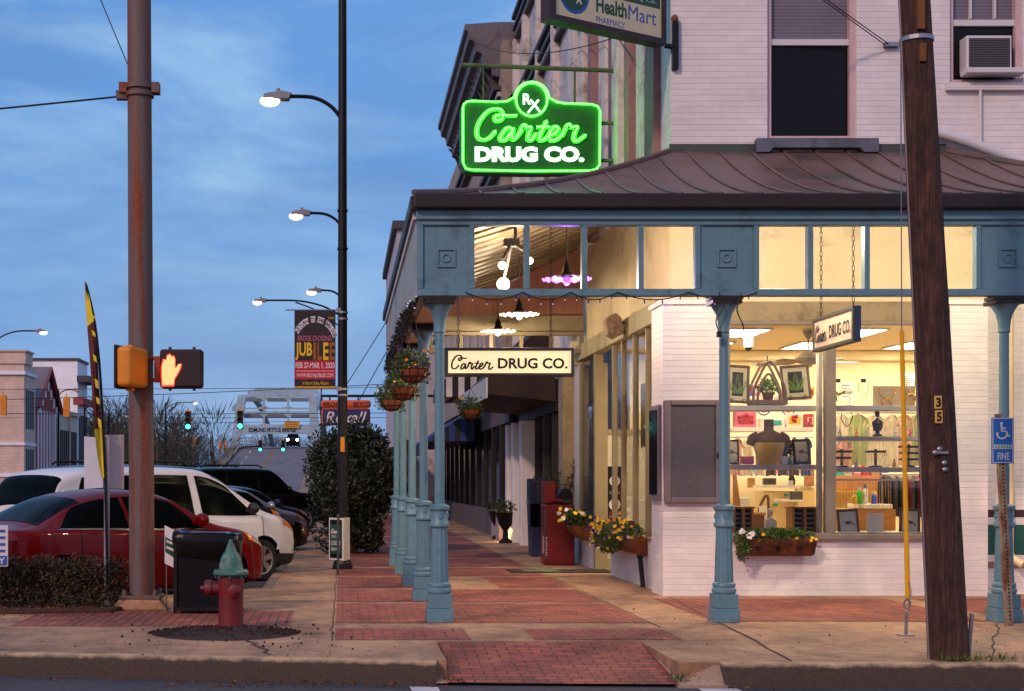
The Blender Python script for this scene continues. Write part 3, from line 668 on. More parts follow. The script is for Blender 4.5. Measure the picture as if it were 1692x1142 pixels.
sm.tube([(XL + (X0 - XL) * t, YF + 4 * t, zt(t) + .02) for t in TS], .035, 6); sm.tube([(XR - 3.4 * t, YF + 4 * t, zt(t) + .02) for t in TS], .04, 6)
sm.build('roof_seams', m_roof, aw, smooth=True)
# corrugated underside
mb = MB()
n = 360; vs = []; nt = 8
for i in range(n + 1):
    y = YF + .2 + (YE - YF - .25) * i / n; tm = min(1.0, (y - YF) / 4)
    for j in range(nt + 1):
        t = tm * j / nt; vs.append((XL + (X0 - XL) * t + .02, y, zt(t) - .10 + .045 * (1 if i % 18 < 7 else -1)))
mb.add(vs, [(i * (nt + 1) + j, i * (nt + 1) + j + 1, (i + 1) * (nt + 1) + j + 1, (i + 1) * (nt + 1) + j) for i in range(n) for j in range(nt)])
vs = []
n2 = 300
for i in range(n2 + 1):
    x = XL + .1 + (XR - XL - .2) * i / n2; tm = min(1.0, (x - XL) / (X0 - XL), (XR - x) / 3.4)
    for j in range(nt + 1):
        t = tm * j / nt; vs.append((x, YF + 4 * t + .03, zt(t) - .085 + .022 * sin(i * pi / 3)))
mb.add(vs, [(i * (nt + 1) + j, (i + 1) * (nt + 1) + j, (i + 1) * (nt + 1) + j + 1, i * (nt + 1) + j + 1) for i in range(n2) for j in range(nt)])
mb.build('porch_ceiling', m_corr, aw)
mb = MB()
mb.box(XL - .0, XR, YF - .03, YF + .10, 4.375, 4.53); mb.box(XL - .03, XL + .1, YF + .10, YE, 4.375, 4.53)
mb.build('gutter', m_gutter, aw, bev=.015)
# front frame
ZB0, ZB1, ZO0, ZO1 = 3.465, 3.54, 3.54, 4.215
mb = MB(); mb.box(.80, XR - .1, 15.40, 15.52, ZB0, ZB1); mb.box(.80, XR - .1, 15.40, 15.52, ZO1, 4.375); mb.box(.78, XR - .1, 15.37, 15.395, 4.27, 4.374)
mb.build('frame_beam', m_blue, aw, bev=.006)
for xx in (1.93, 2.54, 3.14, 4.94, 5.54, 7.94, 8.54, 9.14): MB().box(xx, xx + .056, 15.405, 15.515, ZO0 + .001, ZO1 - .001).build('mullion', m_blue, aw, bev=.005)
for x0, x1 in ((.80, 1.40), (3.74, 4.42), (6.72, 7.42), (9.74, 10.42)):
    mb = MB(); mb.box(x0, x1, 15.43, 15.50, ZO0 + .001, ZO1 - .001)
    for a in ((x0, x0 + .055, ZO0 + .001, ZO1 - .001), (x1 - .055, x1, ZO0 + .001, ZO1 - .001)): mb.box(a[0], a[1], 15.40, 15.43, a[2], a[3])
    pn = mb.build('panel', m_blue, aw, bev=.004)
    cx, cz = (x0 + x1) / 2, 3.87; mb = MB()
    for a in ((cx - .1, cx - .082, cz - .1, cz + .1), (cx + .082, cx + .1, cz - .1, cz + .1), (cx - .082, cx + .082, cz - .1, cz - .082), (cx - .082, cx + .082, cz + .082, cz + .1)): mb.box(a[0], a[1], 15.41, 15.432, a[2], a[3])
    mb.tube([(cx + .042 * cos(t), 15.425, cz + .042 * sin(t)) for t in [2 * pi * i / 20 for i in range(21)]], .012, 6, False)
    mb.build('rosette', m_blue, pn, bev=.003)
# ribbed fascia down the left side
mb = MB(); vs = []; n = 190
m_fasc = pbr('ribbed_fascia', (150, 156, 152), .5, .1, .12, 2, .1, dirt=(104, 116, 116))
for i in range(n + 1):
    y = 15.53 + (25.9 - 15.53) * i / n; o_ = .018 if (i // 2) % 2 else 0
    vs += [(.80 - o_, y, 3.48), (.80 - o_, y, 4.30)]
mb.add(vs, [(2 * i, 2 * i + 2, 2 * i + 3, 2 * i + 1) for i in range(n)]); mb.box(.83, .90, 15.53, 25.9, 3.48, 4.3)
mb.build('side_fascia', m_fasc, aw)
MB().box(.755, .83, 15.53, 25.9, 4.30, 4.374).build('fascia_trim', m_white, aw)
MB().box(.905, 1.2, 15.53, 25.9, 3.47, 3.56).build('side_beam', m_stucco, aw)
# far end wall of the porch: boards over a clerestory
m_rboard = pbr('red_boards', (150, 96, 76), .6, 0, .2, 2, .2, (9, 9, .4))
mb = MB(); mb.prism([(1.0, 4.45), (4.3, 4.45), (4.3, 5.75), (3.0, 5.05), (1.0, 4.52)], 'xz', 25.98, 26.05); mb.build('end_boards', m_rboard, aw)
mb = MB(); mb.box(.95, 4.3, 25.9, 26.04, 4.18, 4.45); mb.box(.95, 4.3, 25.9, 26.04, 3.78, 3.86); mb.box(.95, 4.3, 25.92, 26.02, 4.10, 4.17)
for i in range(7): mb.box(1.0 + i * .54, 1.07 + i * .54, 25.93, 26.01, 3.86, 4.10)
mb.build('end_frame', pbr('end_frame_paint', (130, 116, 92), .6, 0, .12), aw, bev=.006)
# columns
def post(x, y):
    p = root('post', (x, y, 0), None, None); p.parent = aw; p.location = Vector((x, y, 0)) - WL[aw.name]
    mb = MB(); mb.box(x - .14, x + .14, y - .14, y + .14, 0, .15); mb.box(x - .125, x + .125, y - .125, y + .125, .152, .30)
    mb.lathe((x, y, .30), [(.118, 0), (.128, .02), (.128, .05), (.112, .065), (.122, .085), (.118, .11), (.10, .125)], 20)
    mb.build('base', m_blue, p, bev=.006)
    mb = MB(); vs = []; n = 40
    for z, r in ((.42, .100), (.7, .092), (1.02, .082)):
        for j in range(n):
            t = 2 * pi * j / n; rr = r - (.008 if j % 4 in (0,) else 0); vs.append((x + rr * cos(t), y + rr * sin(t), z))
    mb.add(vs, [(i * n + j, i * n + (j + 1) % n, (i + 1) * n + (j + 1) % n, (i + 1) * n + j) for i in range(2) for j in range(n)])
    mb.lathe((x, y, 1.0), [(.086, 0), (.108, .02), (.108, .05), (.092, .07), (.092, .18), (.112, .2), (.112, .235), (.07, .25), (.055, .26)], 22)
    for q in range(4):
        a = pi / 4 + q * pi / 2 - pi / 4; mb.lathe((x + .09 * cos(a), y + .09 * sin(a), 1.125), [(.028, 0), (.024, .012), (.0, .014)], 10, Rz(a) @ Ry(radians(90)))
    mb.cyl((x, y, 1.24), (x, y, 3.10), .054, .050, 18)
    mb.build('shaft', m_blue, p, smooth=True)
    mb = MB(); mb.lathe((x, y, 3.08), [(.05, 0), (.064, .01), (.06, .03), (.066, .12), (.085, .20), (.125, .27), (.145, .30)], 20); mb.build('capital', m_blue, p, smooth=True)
    MB().box(x - .155, x + .155, y - .155, y + .155, 3.38, 3.42).box(x - .17, x + .17, y - .14, y + .1, 3.425, 3.463).build('capital_plate', m_gutter, p)
    return p
for x, y in ((1.035, 15.5), (4.07, 15.5), (7.06, 15.5), (10.08, 15.5), (1.02, 18.25), (1.0, 20.85), (.98, 23.45), (.96, 25.75)): post(x, y)
# ------------------------------------------------------------------ the rest of the block
def vwin(mb_fr, mb_gl, x, y0, y1, z0, z1, d=.04):
    mb_gl.quad((x - .01, y1, z0), (x - .01, y0, z0), (x - .01, y0, z1), (x - .01, y1, z1))
    for a in ((y0 - .06, y0, z0 - .06, z1 + .06), (y1, y1 + .06, z0 - .06, z1 + .06), (y0, y1, z0 - .06, z0), (y0, y1, z1, z1 + .06)): mb_fr.box(x - d, x - .005, a[0], a[1], a[2], a[3])
m_gwall = pbr('pale_grey_wall', (188, 188, 194), .8, 0, .12, 1.5, .3, dirt=(120, 112, 110))
m_bwall = pbr('brown_grey_wall', (150, 138, 128), .8, 0, .12, 1.5, .3, dirt=(84, 74, 66))
m_mould = pbr('dark_moulding', (62, 56, 60), .6, 0, .15, 3, .1)
m_lmould = pbr('light_moulding', (168, 166, 170), .6, 0, .12, 3, .1)
m_sfront = pbr('dark_shopfront', (24, 18, 17), .5, 0, .2, 3, .1)
m_dcanopy = pbr('brown_canopy', (44, 28, 22), .75, 0, .2, 2, .2)
m_cpil = pbr('cream_pilaster', (178, 152, 118), .7, 0, .1, 3, .2, dirt=(120, 100, 76))
b2 = root('shop_building', (4.4, 27, 0), 'grey three storey shop building beside the drugstore with dark mouldings', 'building')
mb = MB(); mb.wall('y', 4.4, 4.7, 27.01, 36.5, 3.6, 13.2); mb.box(4.7, 14, 27.3, 36.4, 0, 13); mb.build('wall', m_gwall, b2)
for z in (12.5, 10.4):
    for k, (dz, d, mt) in enumerate(((0, .12, m_mould), (.14, .08, m_lmould), (.28, .14, m_mould), (.42, .08, m_lmould), (.56, .16, m_mould))):
        MB().box(4.4 - d, 4.398, 27.05, 36.45, z + dz, z + dz + .10).build('moulding', mt, b2)
fr, gl = MB(), MB()
for y in (28.2, 30.6, 33.0, 35.0):
    for z0, z1 in ((6.2, 8.2),): 
        f, g = MB(), MB(); vwin(f, g, 4.4, y, y + .9, z0, z1); w = f.build('window', m_lmould, b2); g.build('pane', m_dglass, w)
for y in (27.1, 29.4, 31.8, 34.2, 36.1): MB().box(4.25, 4.398, y, y + .3, 3.7, 12.5).build('pilaster', m_pilgrey, b2)
# its ground floor shopfront
MB().box(4.1, 4.5, 27.02, 27.6, 0, 3.6).build('pier', m_cpil, b2, bev=.01)
mb = MB(); mb.box(4.45, 4.6, 27.6, 33.3, .0, .62); mb.box(4.4, 4.6, 27.6, 36.5, 2.95, 3.6)
for y in (27.6, 29.0, 30.4, 31.7, 33.2): mb.box(4.40, 4.52, y, y + .07, .62, 2.95)
mb.build('shopfront', m_sfront, b2)
MB().quad((4.5, 33.3, .62), (4.5, 27.6, .62), (4.5, 27.6, 2.95), (4.5, 33.3, 2.95)).build('pane', m_dglass, b2)
mb = MB()
for a in ((33.4, 33.75), (35.0, 35.4), (36.2, 36.6)): mb.box(4.1, 4.5, a[0], a[1], 0, 2.9)
mb.build('white_surround', m_white, b2, bev=.02)
MB().box(4.36, 4.44, 33.75, 35.0, .05, 2.3).build('door', m_lmould, b2, bev=.01)
cn = root('shop_canopy', (4.4, 30, 3.1), 'dark brown mansard canopy with pale ribbed valance beyond the porch end', 'awning')
MB().prism([(4.395, 3.15), (3.02, 3.30), (3.0, 3.62), (4.395, 5.0)], 'xz', 30.0, 36.4).build('hood', m_dcanopy, cn)
MB().box(2.96, 3.0, 30.0, 36.4, 3.22, 3.64).build('valance', stripes('ribbed_valance', (196, 200, 196), (150, 156, 152), 1, .22), cn)
b3 = root('cornice_building', (4.0, 36.5, 0), 'old building down the block with deep overhanging dark cornice', 'building')
mb = MB(); mb.wall('y', 4.0, 4.3, 36.52, 62, 3.8, 12.6); mb.box(4.3, 14, 36.6, 62, 0, 12.4); mb.build('wall', m_bwall, b3)
mb = MB(); mb.prism([(3.98, 11.8), (3.82, 11.85), (3.80, 12.0), (3.58, 12.08), (3.55, 12.4), (3.40, 12.46), (3.36, 12.7), (3.22, 12.76), (3.2, 12.95), (3.12, 13.0), (3.12, 13.14), (3.98, 13.2)], 'xz', 37.0, 47.5); mb.box(3.98, 5, 37.0, 37.2, 12.0, 13.2); mb.build('cornice', pbr('cornice_metal', (104, 98, 104), .6, .2, .2, 2, .2, dirt=(74, 50, 42)), b3)
for y in [37.3 + i * .62 for i in range(17)]: MB().prism([(3.99, 11.5), (3.85, 11.6), (3.6, 12.15), (3.45, 12.32), (3.99, 12.1)], 'xz', y, y + .16).build('bracket', m_mould, b3)
for z in (11.0, 9.3, 7.3):
    for dz, d in ((0, .18), (.2, .1), (.36, .2)): MB().box(4.0 - d, 3.998, 36.6, 61.9, z + dz, z + dz + .11).build('moulding', m_mould if d > .12 else m_lmould, b3)
for i in range(9):
    for z0, z1 in ((7.8, 9.1), (5.0, 7.0)):
        y = 38 + i * 2.6; f, g = MB(), MB(); vwin(f, g, 4.0, y, y + 1.0, z0, z1, .1); w = f.build('window', m_lmould, b3); g.build('pane', m_dglass, w)
# ground floor
mb = MB(); mb.box(4.2, 4.5, 36.6, 62, 3.0, 3.8); mb.box(4.1, 4.4, 38.7, 62, 0, .72); mb.build('bulkhead', pbr('stone_bulkhead', (80, 70, 72), .7, 0, .15), b3)
MB().quad((4.27, 62, .7), (4.27, 36.7, .7), (4.27, 36.7, 3.0), (4.27, 62, 3.0)).build('pane', m_dglass, b3)
for i in range(11): MB().box(4.2, 4.34, 38.7 + i * 2.2, 38.85 + i * 2.2, .72, 3.0).build('shopfront_post', m_sfront, b3)
MB().box(3.95, 4.35, 36.7, 38.6, 0, .72).box(3.93, 4.37, 36.68, 38.62, .722, .78).build('stone_pedestal', pbr('pink_granite', (150, 132, 134), .6, 0, .12), b3)
a = root('striped_awning', (4.0, 47, 2.4), 'navy blue striped fabric awning low over a far shopfront', 'awning')
MB().prism([(3.99, 3.7), (2.55, 2.75), (2.53, 2.35), (2.56, 2.35), (2.6, 2.7), (3.99, 2.72)], 'xz', 44, 56).build('cover', stripes('navy_stripes', (18, 28, 58), (30, 62, 122), 0, .34), a)
a = root('striped_awning', (4.0, 38, 3.7), 'black and white striped awning above the navy one', 'awning')
MB().prism([(3.99, 5.3), (2.75, 4.25), (2.73, 3.85), (3.99, 3.85)], 'xz', 40.5, 43.8).build('cover', stripes('black_white_stripes', (18, 18, 22), (206, 204, 206), 0, .34), a)
b5 = root('corner_block', (1.9, 64, 0), 'tall white brick block far down the street above the porch roof edge', 'building')
mb = MB(); mb.box(2.4, 14, 64, 80, 0, 12.6); mb.build('wall', pbr('far_white_brick', (170, 168, 176), .8, 0, .15, 2, .3), b5)
MB().box(2.2, 14, 63.8, 80, 12.6, 12.95).build('coping', m_mould, b5)
MB().prism([(2.4, 3.0), (.6, 2.2), (.6, 2.05), (2.4, 2.5)], 'xz', 52, 64).build('shed_roof', m_dcanopy, b5)
mb = MB(); mb.box(2.5, 3.99, 57.99, 58.2, 0, 3.2); mb.build('side_wall', m_gwall, b5)
# ------------------------------------------------------------------ across the street, left
def gl_front(mb, x0, x1, y, z0, z1): mb.quad((x0, y, z0), (x1, y, z0), (x1, y, z1), (x0, y, z1))
m_peach = brickmat('peach_brick', (222, 196, 182), (214, 188, 174), (206, 184, 172), .5, .18, .02, .85, .2)
m_marb = brickmat('maroon_brick', (166, 60, 66), (150, 54, 60), (140, 76, 76), .4, .15, .02, .85, .2)
m_wwall = pbr('white_washed_wall', (228, 230, 238), .8, 0, .1, .8, .2)
pb = root('brick_building', (-18.7, 85.3, 0), 'peach brick building with flat roof and dark windows across the street', 'building')
MB().box(-34, -18.7, 85.3, 88.45, 0, 8.4).build('wall', m_peach, pb)
MB().box(-34, -18.6, 85.15, 88.45, 7.75, 7.95).build('cornice', m_wwall, pb); MB().box(-34, -18.64, 85.2, 88.45, 3.6, 3.78).build('cornice', m_wwall, pb)
MB().box(-34, -18.64, 85.2, 88.45, 1.75, 1.95).build('cornice', m_wwall, pb)
MB().box(-20.2, -18.6, 85.2, 87.2, 8.4, 9.1).box(-20.3, -18.5, 85.1, 87.3, 9.1, 9.2).build('parapet_block', m_peach, pb)
MB().box(-34, -21.3, 85.25, 85.29, 8.0, 8.42).build('roof_band', m_mould, pb)
for z0, z1 in ((4.6, 6.9), (2.0, 3.4)):
    for x0 in (-22.4, -25, -28):
        g = MB(); gl_front(g, x0, x0 + 1.95, 85.27, z0, z1); g = g.build('window', m_dglass, pb)
        MB().box(x0 + .94, x0 + 1.0, 85.2, 85.265, z0, z1).box(x0, x0 + 1.95, 85.2, 85.265, (z0 + z1) / 2, (z0 + z1) / 2 + .07).build('frame', m_lmould, g)
    for i in range(4):
        y = 85.75 + i * .6; MB().box(-18.71, -18.66, y, y + .34, z0, z1).build('window', m_dgrey, pb)
MB().prism([(-34, 1.3), (-20.6, 1.3), (-21.2, 1.75), (-34, 1.75)], 'xz', 84.2, 85.28).build('porch_roof', m_red, pb)
vb = root('gabled_building', (-18.7, 88.5, 0), 'maroon victorian building with steep white trimmed gable', 'building')
MB().box(-30, -18.7, 88.5, 95.7, 0, 6.2).prism([(88.5, 6.2), (95.7, 6.2), (92.1, 8.5)], 'yz', -30, -18.7).build('wall', m_marb, vb)
mb = MB(); mb.add([(-30, 88.3, 6.0), (-18.4, 88.3, 6.0), (-18.4, 92.1, 8.75), (-30, 92.1, 8.75), (-30, 95.9, 6.0), (-18.4, 95.9, 6.0)], [(0, 1, 2, 3), (3, 2, 5, 4)]); mb.build('roof', pbr('slate_roof', (112, 104, 112), .8, 0, .2, 1), vb)
mb = MB()
for a, b in (((88.4, 6.0), (92.1, 8.6)), ((95.8, 6.0), (92.1, 8.6))):
    mb.tube([(-18.5, a[0], a[1]), (-18.5, b[0], b[1])], .14, 4)
mb.build('gable_trim', m_marb, vb)
for i in range(8): MB().box(-18.69, -18.6, 88.85 + i * .88, 89.05 + i * .88, 2.0, 5.9).build('white_column', m_wwall, vb)
for i in range(7):
    z = 6.2 + (1.6 - abs(i - 3) * .5); MB().box(-18.69, -18.62, 89.3 + i * .88, 89.6 + i * .88, z - .6, z).build('white_trim', m_wwall, vb)
MB().box(-18.69, -18.55, 88.55, 95.65, 1.55, 1.9).build('sill_band', m_wwall, vb)
mb = MB()
for i in range(8): mb.tube([(-18.55, 88.95 + i * .85 + .32 * cos(t), .75 + .5 * sin(t)) for t in [pi * j / 8 for j in range(9)]], .06, 5)
mb.build('arcade_trim', m_wwall, vb)
cb = root('low_shop_row', (-18.7, 95.75, 0), 'low cream shop row between the maroon gable and the tall white building', 'building')
MB().box(-30, -18.7, 95.75, 102.4, 0, 6.3).box(-18.9, -18.5, 95.75, 102.4, 6.0, 6.2).box(-18.8, -18.55, 98.9, 99.1, 1.6, 6.0).build('wall', pbr('cream_shop_wall', (196, 186, 168), .8, 0, .1, 1, .1), cb)
for i in range(9): MB().box(-18.69, -18.62, 96.1 + i * .68, 96.35 + i * .68, 2.2, 4.9).build('window', m_dgrey, cb)
MB().prism([(-18.69, 2.0), (-16.6, 1.2), (-16.6, 1.0), (-18.69, 1.0)], 'xz', 95.9, 102.2).build('awning', pbr('dark_green_awning', (34, 44, 42), .8), cb)
wb = root('tall_white_building', (-18.7, 102.5, 0), 'tall white washed building with dark roof line behind the maroon gable', 'building')
MB().box(-32, -18.7, 102.5, 106.4, 0, 10.0).build('wall', m_wwall, wb); MB().box(-32, -18.6, 102.4, 106.5, 10.0, 10.18).build('roof_edge', m_mould, wb)
MB().box(-18.75, -17.9, 102.5, 106.4, 8.5, 8.95).build('cornice', m_mould, wb); MB().box(-19.0, -18.3, 102.45, 106.4, 6.9, 7.4).build('brick_band', m_marb, wb)
MB().box(-26, -21.3, 101.6, 102.45, 7.0, 7.35).build('ledge', m_mould, wb)
for i in range(5): MB().box(-18.69, -18.62, 102.9 + i * .72, 103.15 + i * .72, 2.0, 6.2).build('window', m_dgrey, wb)
# ------------------------------------------------------------------ the bridge
m_steel = pbr('pale_blue_steel', (150, 178, 192), .5, .0, .1, .6, .1, dirt=(120, 138, 148)); m_steel2 = pbr('grey_steel', (104, 112, 120), .6, 0, .15, .6, .1)
br = root('arch_bridge', (-8, 170, 5.3), 'pale steel arch bridge portal lettered EDMUND PETTUS BRIDGE over the rising road', 'bridge')
yb = 170; k_ = 170 / 2400.0
bx = lambda px: (px - 566) * k_
bz = lambda py: 1.5 - (py - 795) * k_
for sgn, pts in ((1, [(377, 757), (391, 757), (407, 655), (393, 653)]), (-1, [(514, 757), (530, 757), (523, 653), (510, 655)])):
    MB().prism([(bx(a), bz(b)) for a, b in pts], 'xz', yb, yb + .8).build('portal_leg', m_steel, br, bev=.06)
def beam(y0, y1, yy, hl):
    cols = [(398, 435), (437, 475), (477, 518)]
    for a, b in cols:
        poly = [(a, y0), (b, y0), (b, y1 + hl), (b - 4, y1 + hl * .45), (b - 11, y1), (a + 11, y1), (a + 4, y1 + hl * .45), (a, y1 + hl)]
        MB().prism([(bx(p), bz(q)) for p, q in poly], 'xz', yy, yy + .5).build('portal_beam', m_steel, br); MB().box(bx(a + 1), bx(b - 1), yy + 4.2, yy + 4.8, bz(y1 + 4), bz(y0 + 2)).build('brace_underside', m_steel2, br)
beam(652, 656, yb + .1, 6); beam(679.5, 683, yb + .1, 6)
for a, b in ((398, 435), (437, 475), (477, 518)):
    for yy, zz in ((672, 676), (699, 704)):
        poly = [(a, zz), (a, zz - 6), (a + 3, zz - 4), (a + 9, zz - 2.4), (b - 9, zz - 2.4), (b - 3, zz - 4), (b, zz - 6), (b, zz)]
        MB().prism([(bx(p), bz(q)) for p, q in poly], 'xz', yb + .12, yb + .5).build('portal_beam', m_steel, br)
for px in (436, 476): MB().box(bx(px - 1.6), bx(px + 1.6), yb + .05, yb + .6, bz(706), bz(653)).build('portal_strut', m_steel, br)
MB().prism([(bx(a), bz(b)) for a, b in ((389, 704), (521, 704), (520, 730), (514, 722), (504, 717), (406, 717), (396, 722), (390, 730))], 'xz', yb - .05, yb + .5).build('name_beam', m_steel, br)
MB().text('EDMUND PETTUS BRIDGE', (bx(411), yb - .07, bz(714)), (1, 0, 0), (0, 0, 1), 78 * k_, 7 * k_, .02, .02).build('lettering', m_black, br)
for yy, zz in ((182, 12.3), (196, 13.6), (212, 14.2)): MB().box(bx(398), bx(518), yy, yy + .5, zz, zz + .5).build('arch_brace', m_steel, br)
for xx in (-12.6, -3.2): MB().tube([(xx, 170.5 + i * 8, 5.4 + 9 * sin(pi * (i + 4) / 18) - 1.2) for i in range(13)], .45, 6).build('arch_rib', m_steel, br)
mb = MB()
for y in range(126, 170, 4): mb.box(-13.3, -13.2, y, y + .12, roadz(y), roadz(y) + 1.15)
for dz in (.45, .8, 1.15): mb.tube([(-13.25, y, roadz(y) + dz) for y in range(126, 172, 4)], .05, 5)
mb.build('railing', m_steel, br)
for xx in (-13.1, -2.8):
    mb = MB()
    for y in range(170, 230, 4): mb.box(xx - .06, xx + .06, y, y + .15, roadz(y), roadz(y) + 1.3)
    for dz in (.4, .85, 1.3): mb.tube([(xx, y, roadz(y) + dz) for y in range(170, 232, 4)], .06, 5)
    mb.build('railing', m_steel, br)
ob = root('board_sign', (bx(482), yb - .3, bz(708)), 'small amber board fixed on the bridge portal', 'sign')
MB().box(bx(470), bx(495), yb - .3, yb - .16, bz(707.5), bz(696)).build('panel', pbr('amber_board', (206, 140, 30), .6), ob)
mb = MB()
for q in range(3): mb.box(bx(473), bx(492), yb - .31, yb - .302, bz(699 + q * 3), bz(698.2 + q * 3))
mb.build('text_line', m_brown, ob)
# ------------------------------------------------------------------ woods
m_bare = foliage('bare_twigs', [(44, 40, 36), (62, 58, 48), (84, 78, 62)], .9)
mb = MB(); rg = random.Random(3)
def bare(mb, x, y, z, h, rg, n=150, sp=.36):
    mb.cyl((x, y, z), (x + rg.uniform(-.4, .4), y, z + h * .75), h * .013 + .03, .02, 4)
    for _ in range(n):
        t = rg.uniform(.15, 1); a = rg.uniform(0, 2 * pi); L = h * rg.uniform(.08, .2); r = h * sp * rg.uniform(.1, 1) * (1.05 - t * .55)
        p = (x + r * cos(a), y + r * sin(a), z + h * t * .92); mb.leaf(p, (cos(a) * .6, sin(a) * .6, rg.uniform(.3, 1.4)), L, rg.uniform(.03, .08) * (1 + h * .03), rg.uniform(0, 3))
for i in range(95):
    y = rg.uniform(128, 175); x = rg.uniform(-34, -14.5) * y / 140; bare(mb, x, y, -1, rg.uniform(7.2, 10.5), rg, 260)
for i in range(26):
    y = rg.uniform(112, 128); x = rg.uniform(-30, -15.5); bare(mb, x, y, -.5, rg.uniform(2, 5.5), rg, 150, .6)
for i in range(70):
    y = rg.uniform(250, 300); x = rg.uniform(-28, 6); bare(mb, x, y, 0, rg.uniform(8.5, 11.0), rg, 150, .45)
tag(mb.build('bare_woods', m_bare, loc=(0, 0, 0)), 'bare winter woods on the far river bank either side of the bridge', 'trees', kind='stuff')
for i, (px, Y, hpx, lb) in enumerate(((195, 126, 655, 'bare tree standing nearest the tall white building across the street'), (262, 124, 660, 'bare tree just right of the rusty signal pole'), (352, 132, 668, 'bare tree next to the left leg of the bridge'))):
    x, y, z = P(px, 760, Y); t = root('bare_tree', (x, y, -1), lb, 'tree', 'bare trees before the woods')
    h = HC - (hpx - VY) * Y / F_ + 1
    MB().tube([(x, y, -1), (x + .1, y, h * .4 - 1), (x - .1, y, h * .75 - 1)], [.2, .13, .05], 6).build('trunk', m_bare, t)
    m_ = MB(); bare(m_, x, y, -1, h, rg, 420, .34); m_.build('crown', m_bare, t)
# evergreen by the kerb
m_ever = foliage('evergreen_leaves', [(8, 14, 8), (20, 30, 14), (36, 44, 20), (58, 56, 30)], .5)
t = root('evergreen_tree', (.2, 30.2, 0), 'dense round evergreen growing at the kerb behind the black lamp post', 'tree')
MB().tube([(.2, 30.2, -.02), (.22, 30.2, .5), (.15, 30.25, 1.3)], [.1, .08, .05], 8).build('trunk', m_brown, t)
mb = MB(); rg = random.Random(5)
for _ in range(125):
    a, ph = rg.uniform(0, 2 * pi), rg.uniform(-1.3, 1.4); k = rg.uniform(.55, .92)
    cq = cos(ph) ** .92 * rg.uniform(.9, 1.12); c = (.2 + 1.04 * k * cq * cos(a), 30.2 + 1.04 * k * cq * sin(a), 1.42 + 1.40 * k * sin(ph) * rg.uniform(.9, 1.06)); r = rg.uniform(.22, .36)
    mb.leaves(c, (r, r, r), 150, .10, .05, rg, .5)
mb.leaves((.2, 30.2, 1.5), (.85, .85, 1.2), 2500, .1, .05, rg); mb.ball((.2, 30.2, 1.5), (.6, .6, .95), 12, 8, .1, rg)
mb.build('crown', m_ever, t)
m_hedge = foliage('hedge_leaves', [(44, 22, 14), (70, 42, 22), (52, 50, 24), (88, 74, 38)], .6)
HG = MB(); rg = random.Random(8)
for i in range(26):
    x = -4.05 + i * .058; HG.leaves((x, 16.92 + rg.uniform(-.08, .08) + max(0, (x + 3.4) * .25), .32 + rg.uniform(-.05, .06)), (.17, .2, .30), 330, .05, .026, rg, .2)
HG.leaves((-3.35, 16.85, .12), (.85, .28, .14), 1500, .09, .012, rg)
tag(HG.build('hedge', m_hedge, loc=(-3.35, 16.9, 0)), 'low straggly brown green hedge in front of the parked cars', 'hedge')
# ------------------------------------------------------------------ vehicles
def paint(name, rgb, metal=.35):
    m, N, L, B = base(name); v = coords(N, L); n = noise(N, L, v, 3, 6); c = lin(rgb)
    L.new(ramp(N, L, n, [(.3, tuple(x * .85 for x in c)), (.7, c)]), B.inputs['Base Color'])
    B.inputs['Metallic'].default_value = metal; B.inputs['Roughness'].default_value = .3; B.inputs['Specular IOR Level'].default_value = .06
    B.inputs['Coat Weight'].default_value = .3; B.inputs['Coat Roughness'].default_value = .03; return m
m_carglass = pbr('car_glass', (8, 11, 13), .04, 0, .2, 2, 0); m_carglass.node_tree.nodes['Principled BSDF'].inputs['Specular IOR Level'].default_value = .03
m_tyre = pbr('tyre_rubber', (24, 22, 22), .85, 0, .2, 10, .2)
m_rim = pbr('alloy_rim', (168, 166, 166), .35, .8, .1, 8, .05)
m_trim = pbr('car_plastic', (26, 24, 26), .6, 0, .15, 6, .05)
m_amber = pbr('amber_lens', (220, 120, 30), .2, 0, .1, 6, 0)
m_lens = pbr('clear_lens', (214, 196, 170), .12, .2, .1, 6, 0)
m_tail = pbr('tail_lens', (120, 10, 12), .2, 0, .1, 6, 0)
m_chrome = pbr('chrome', (190, 186, 180), .15, 1, .05, 6, 0)
m_well = pbr('wheel_well', (12, 11, 12), .95, 0, .1, 4, 0)
def curve(cps):
    d = crom([(a, b, 0) for a, b in cps], 10)
    def f(x):
        if x <= d[0].x: return d[0].y
        for p, q in zip(d[:-1], d[1:]):
            if p.x <= x <= q.x: return p.y + (q.y - p.y) * (x - p.x) / max(1e-6, q.x - p.x)
        return d[-1].y
    return f
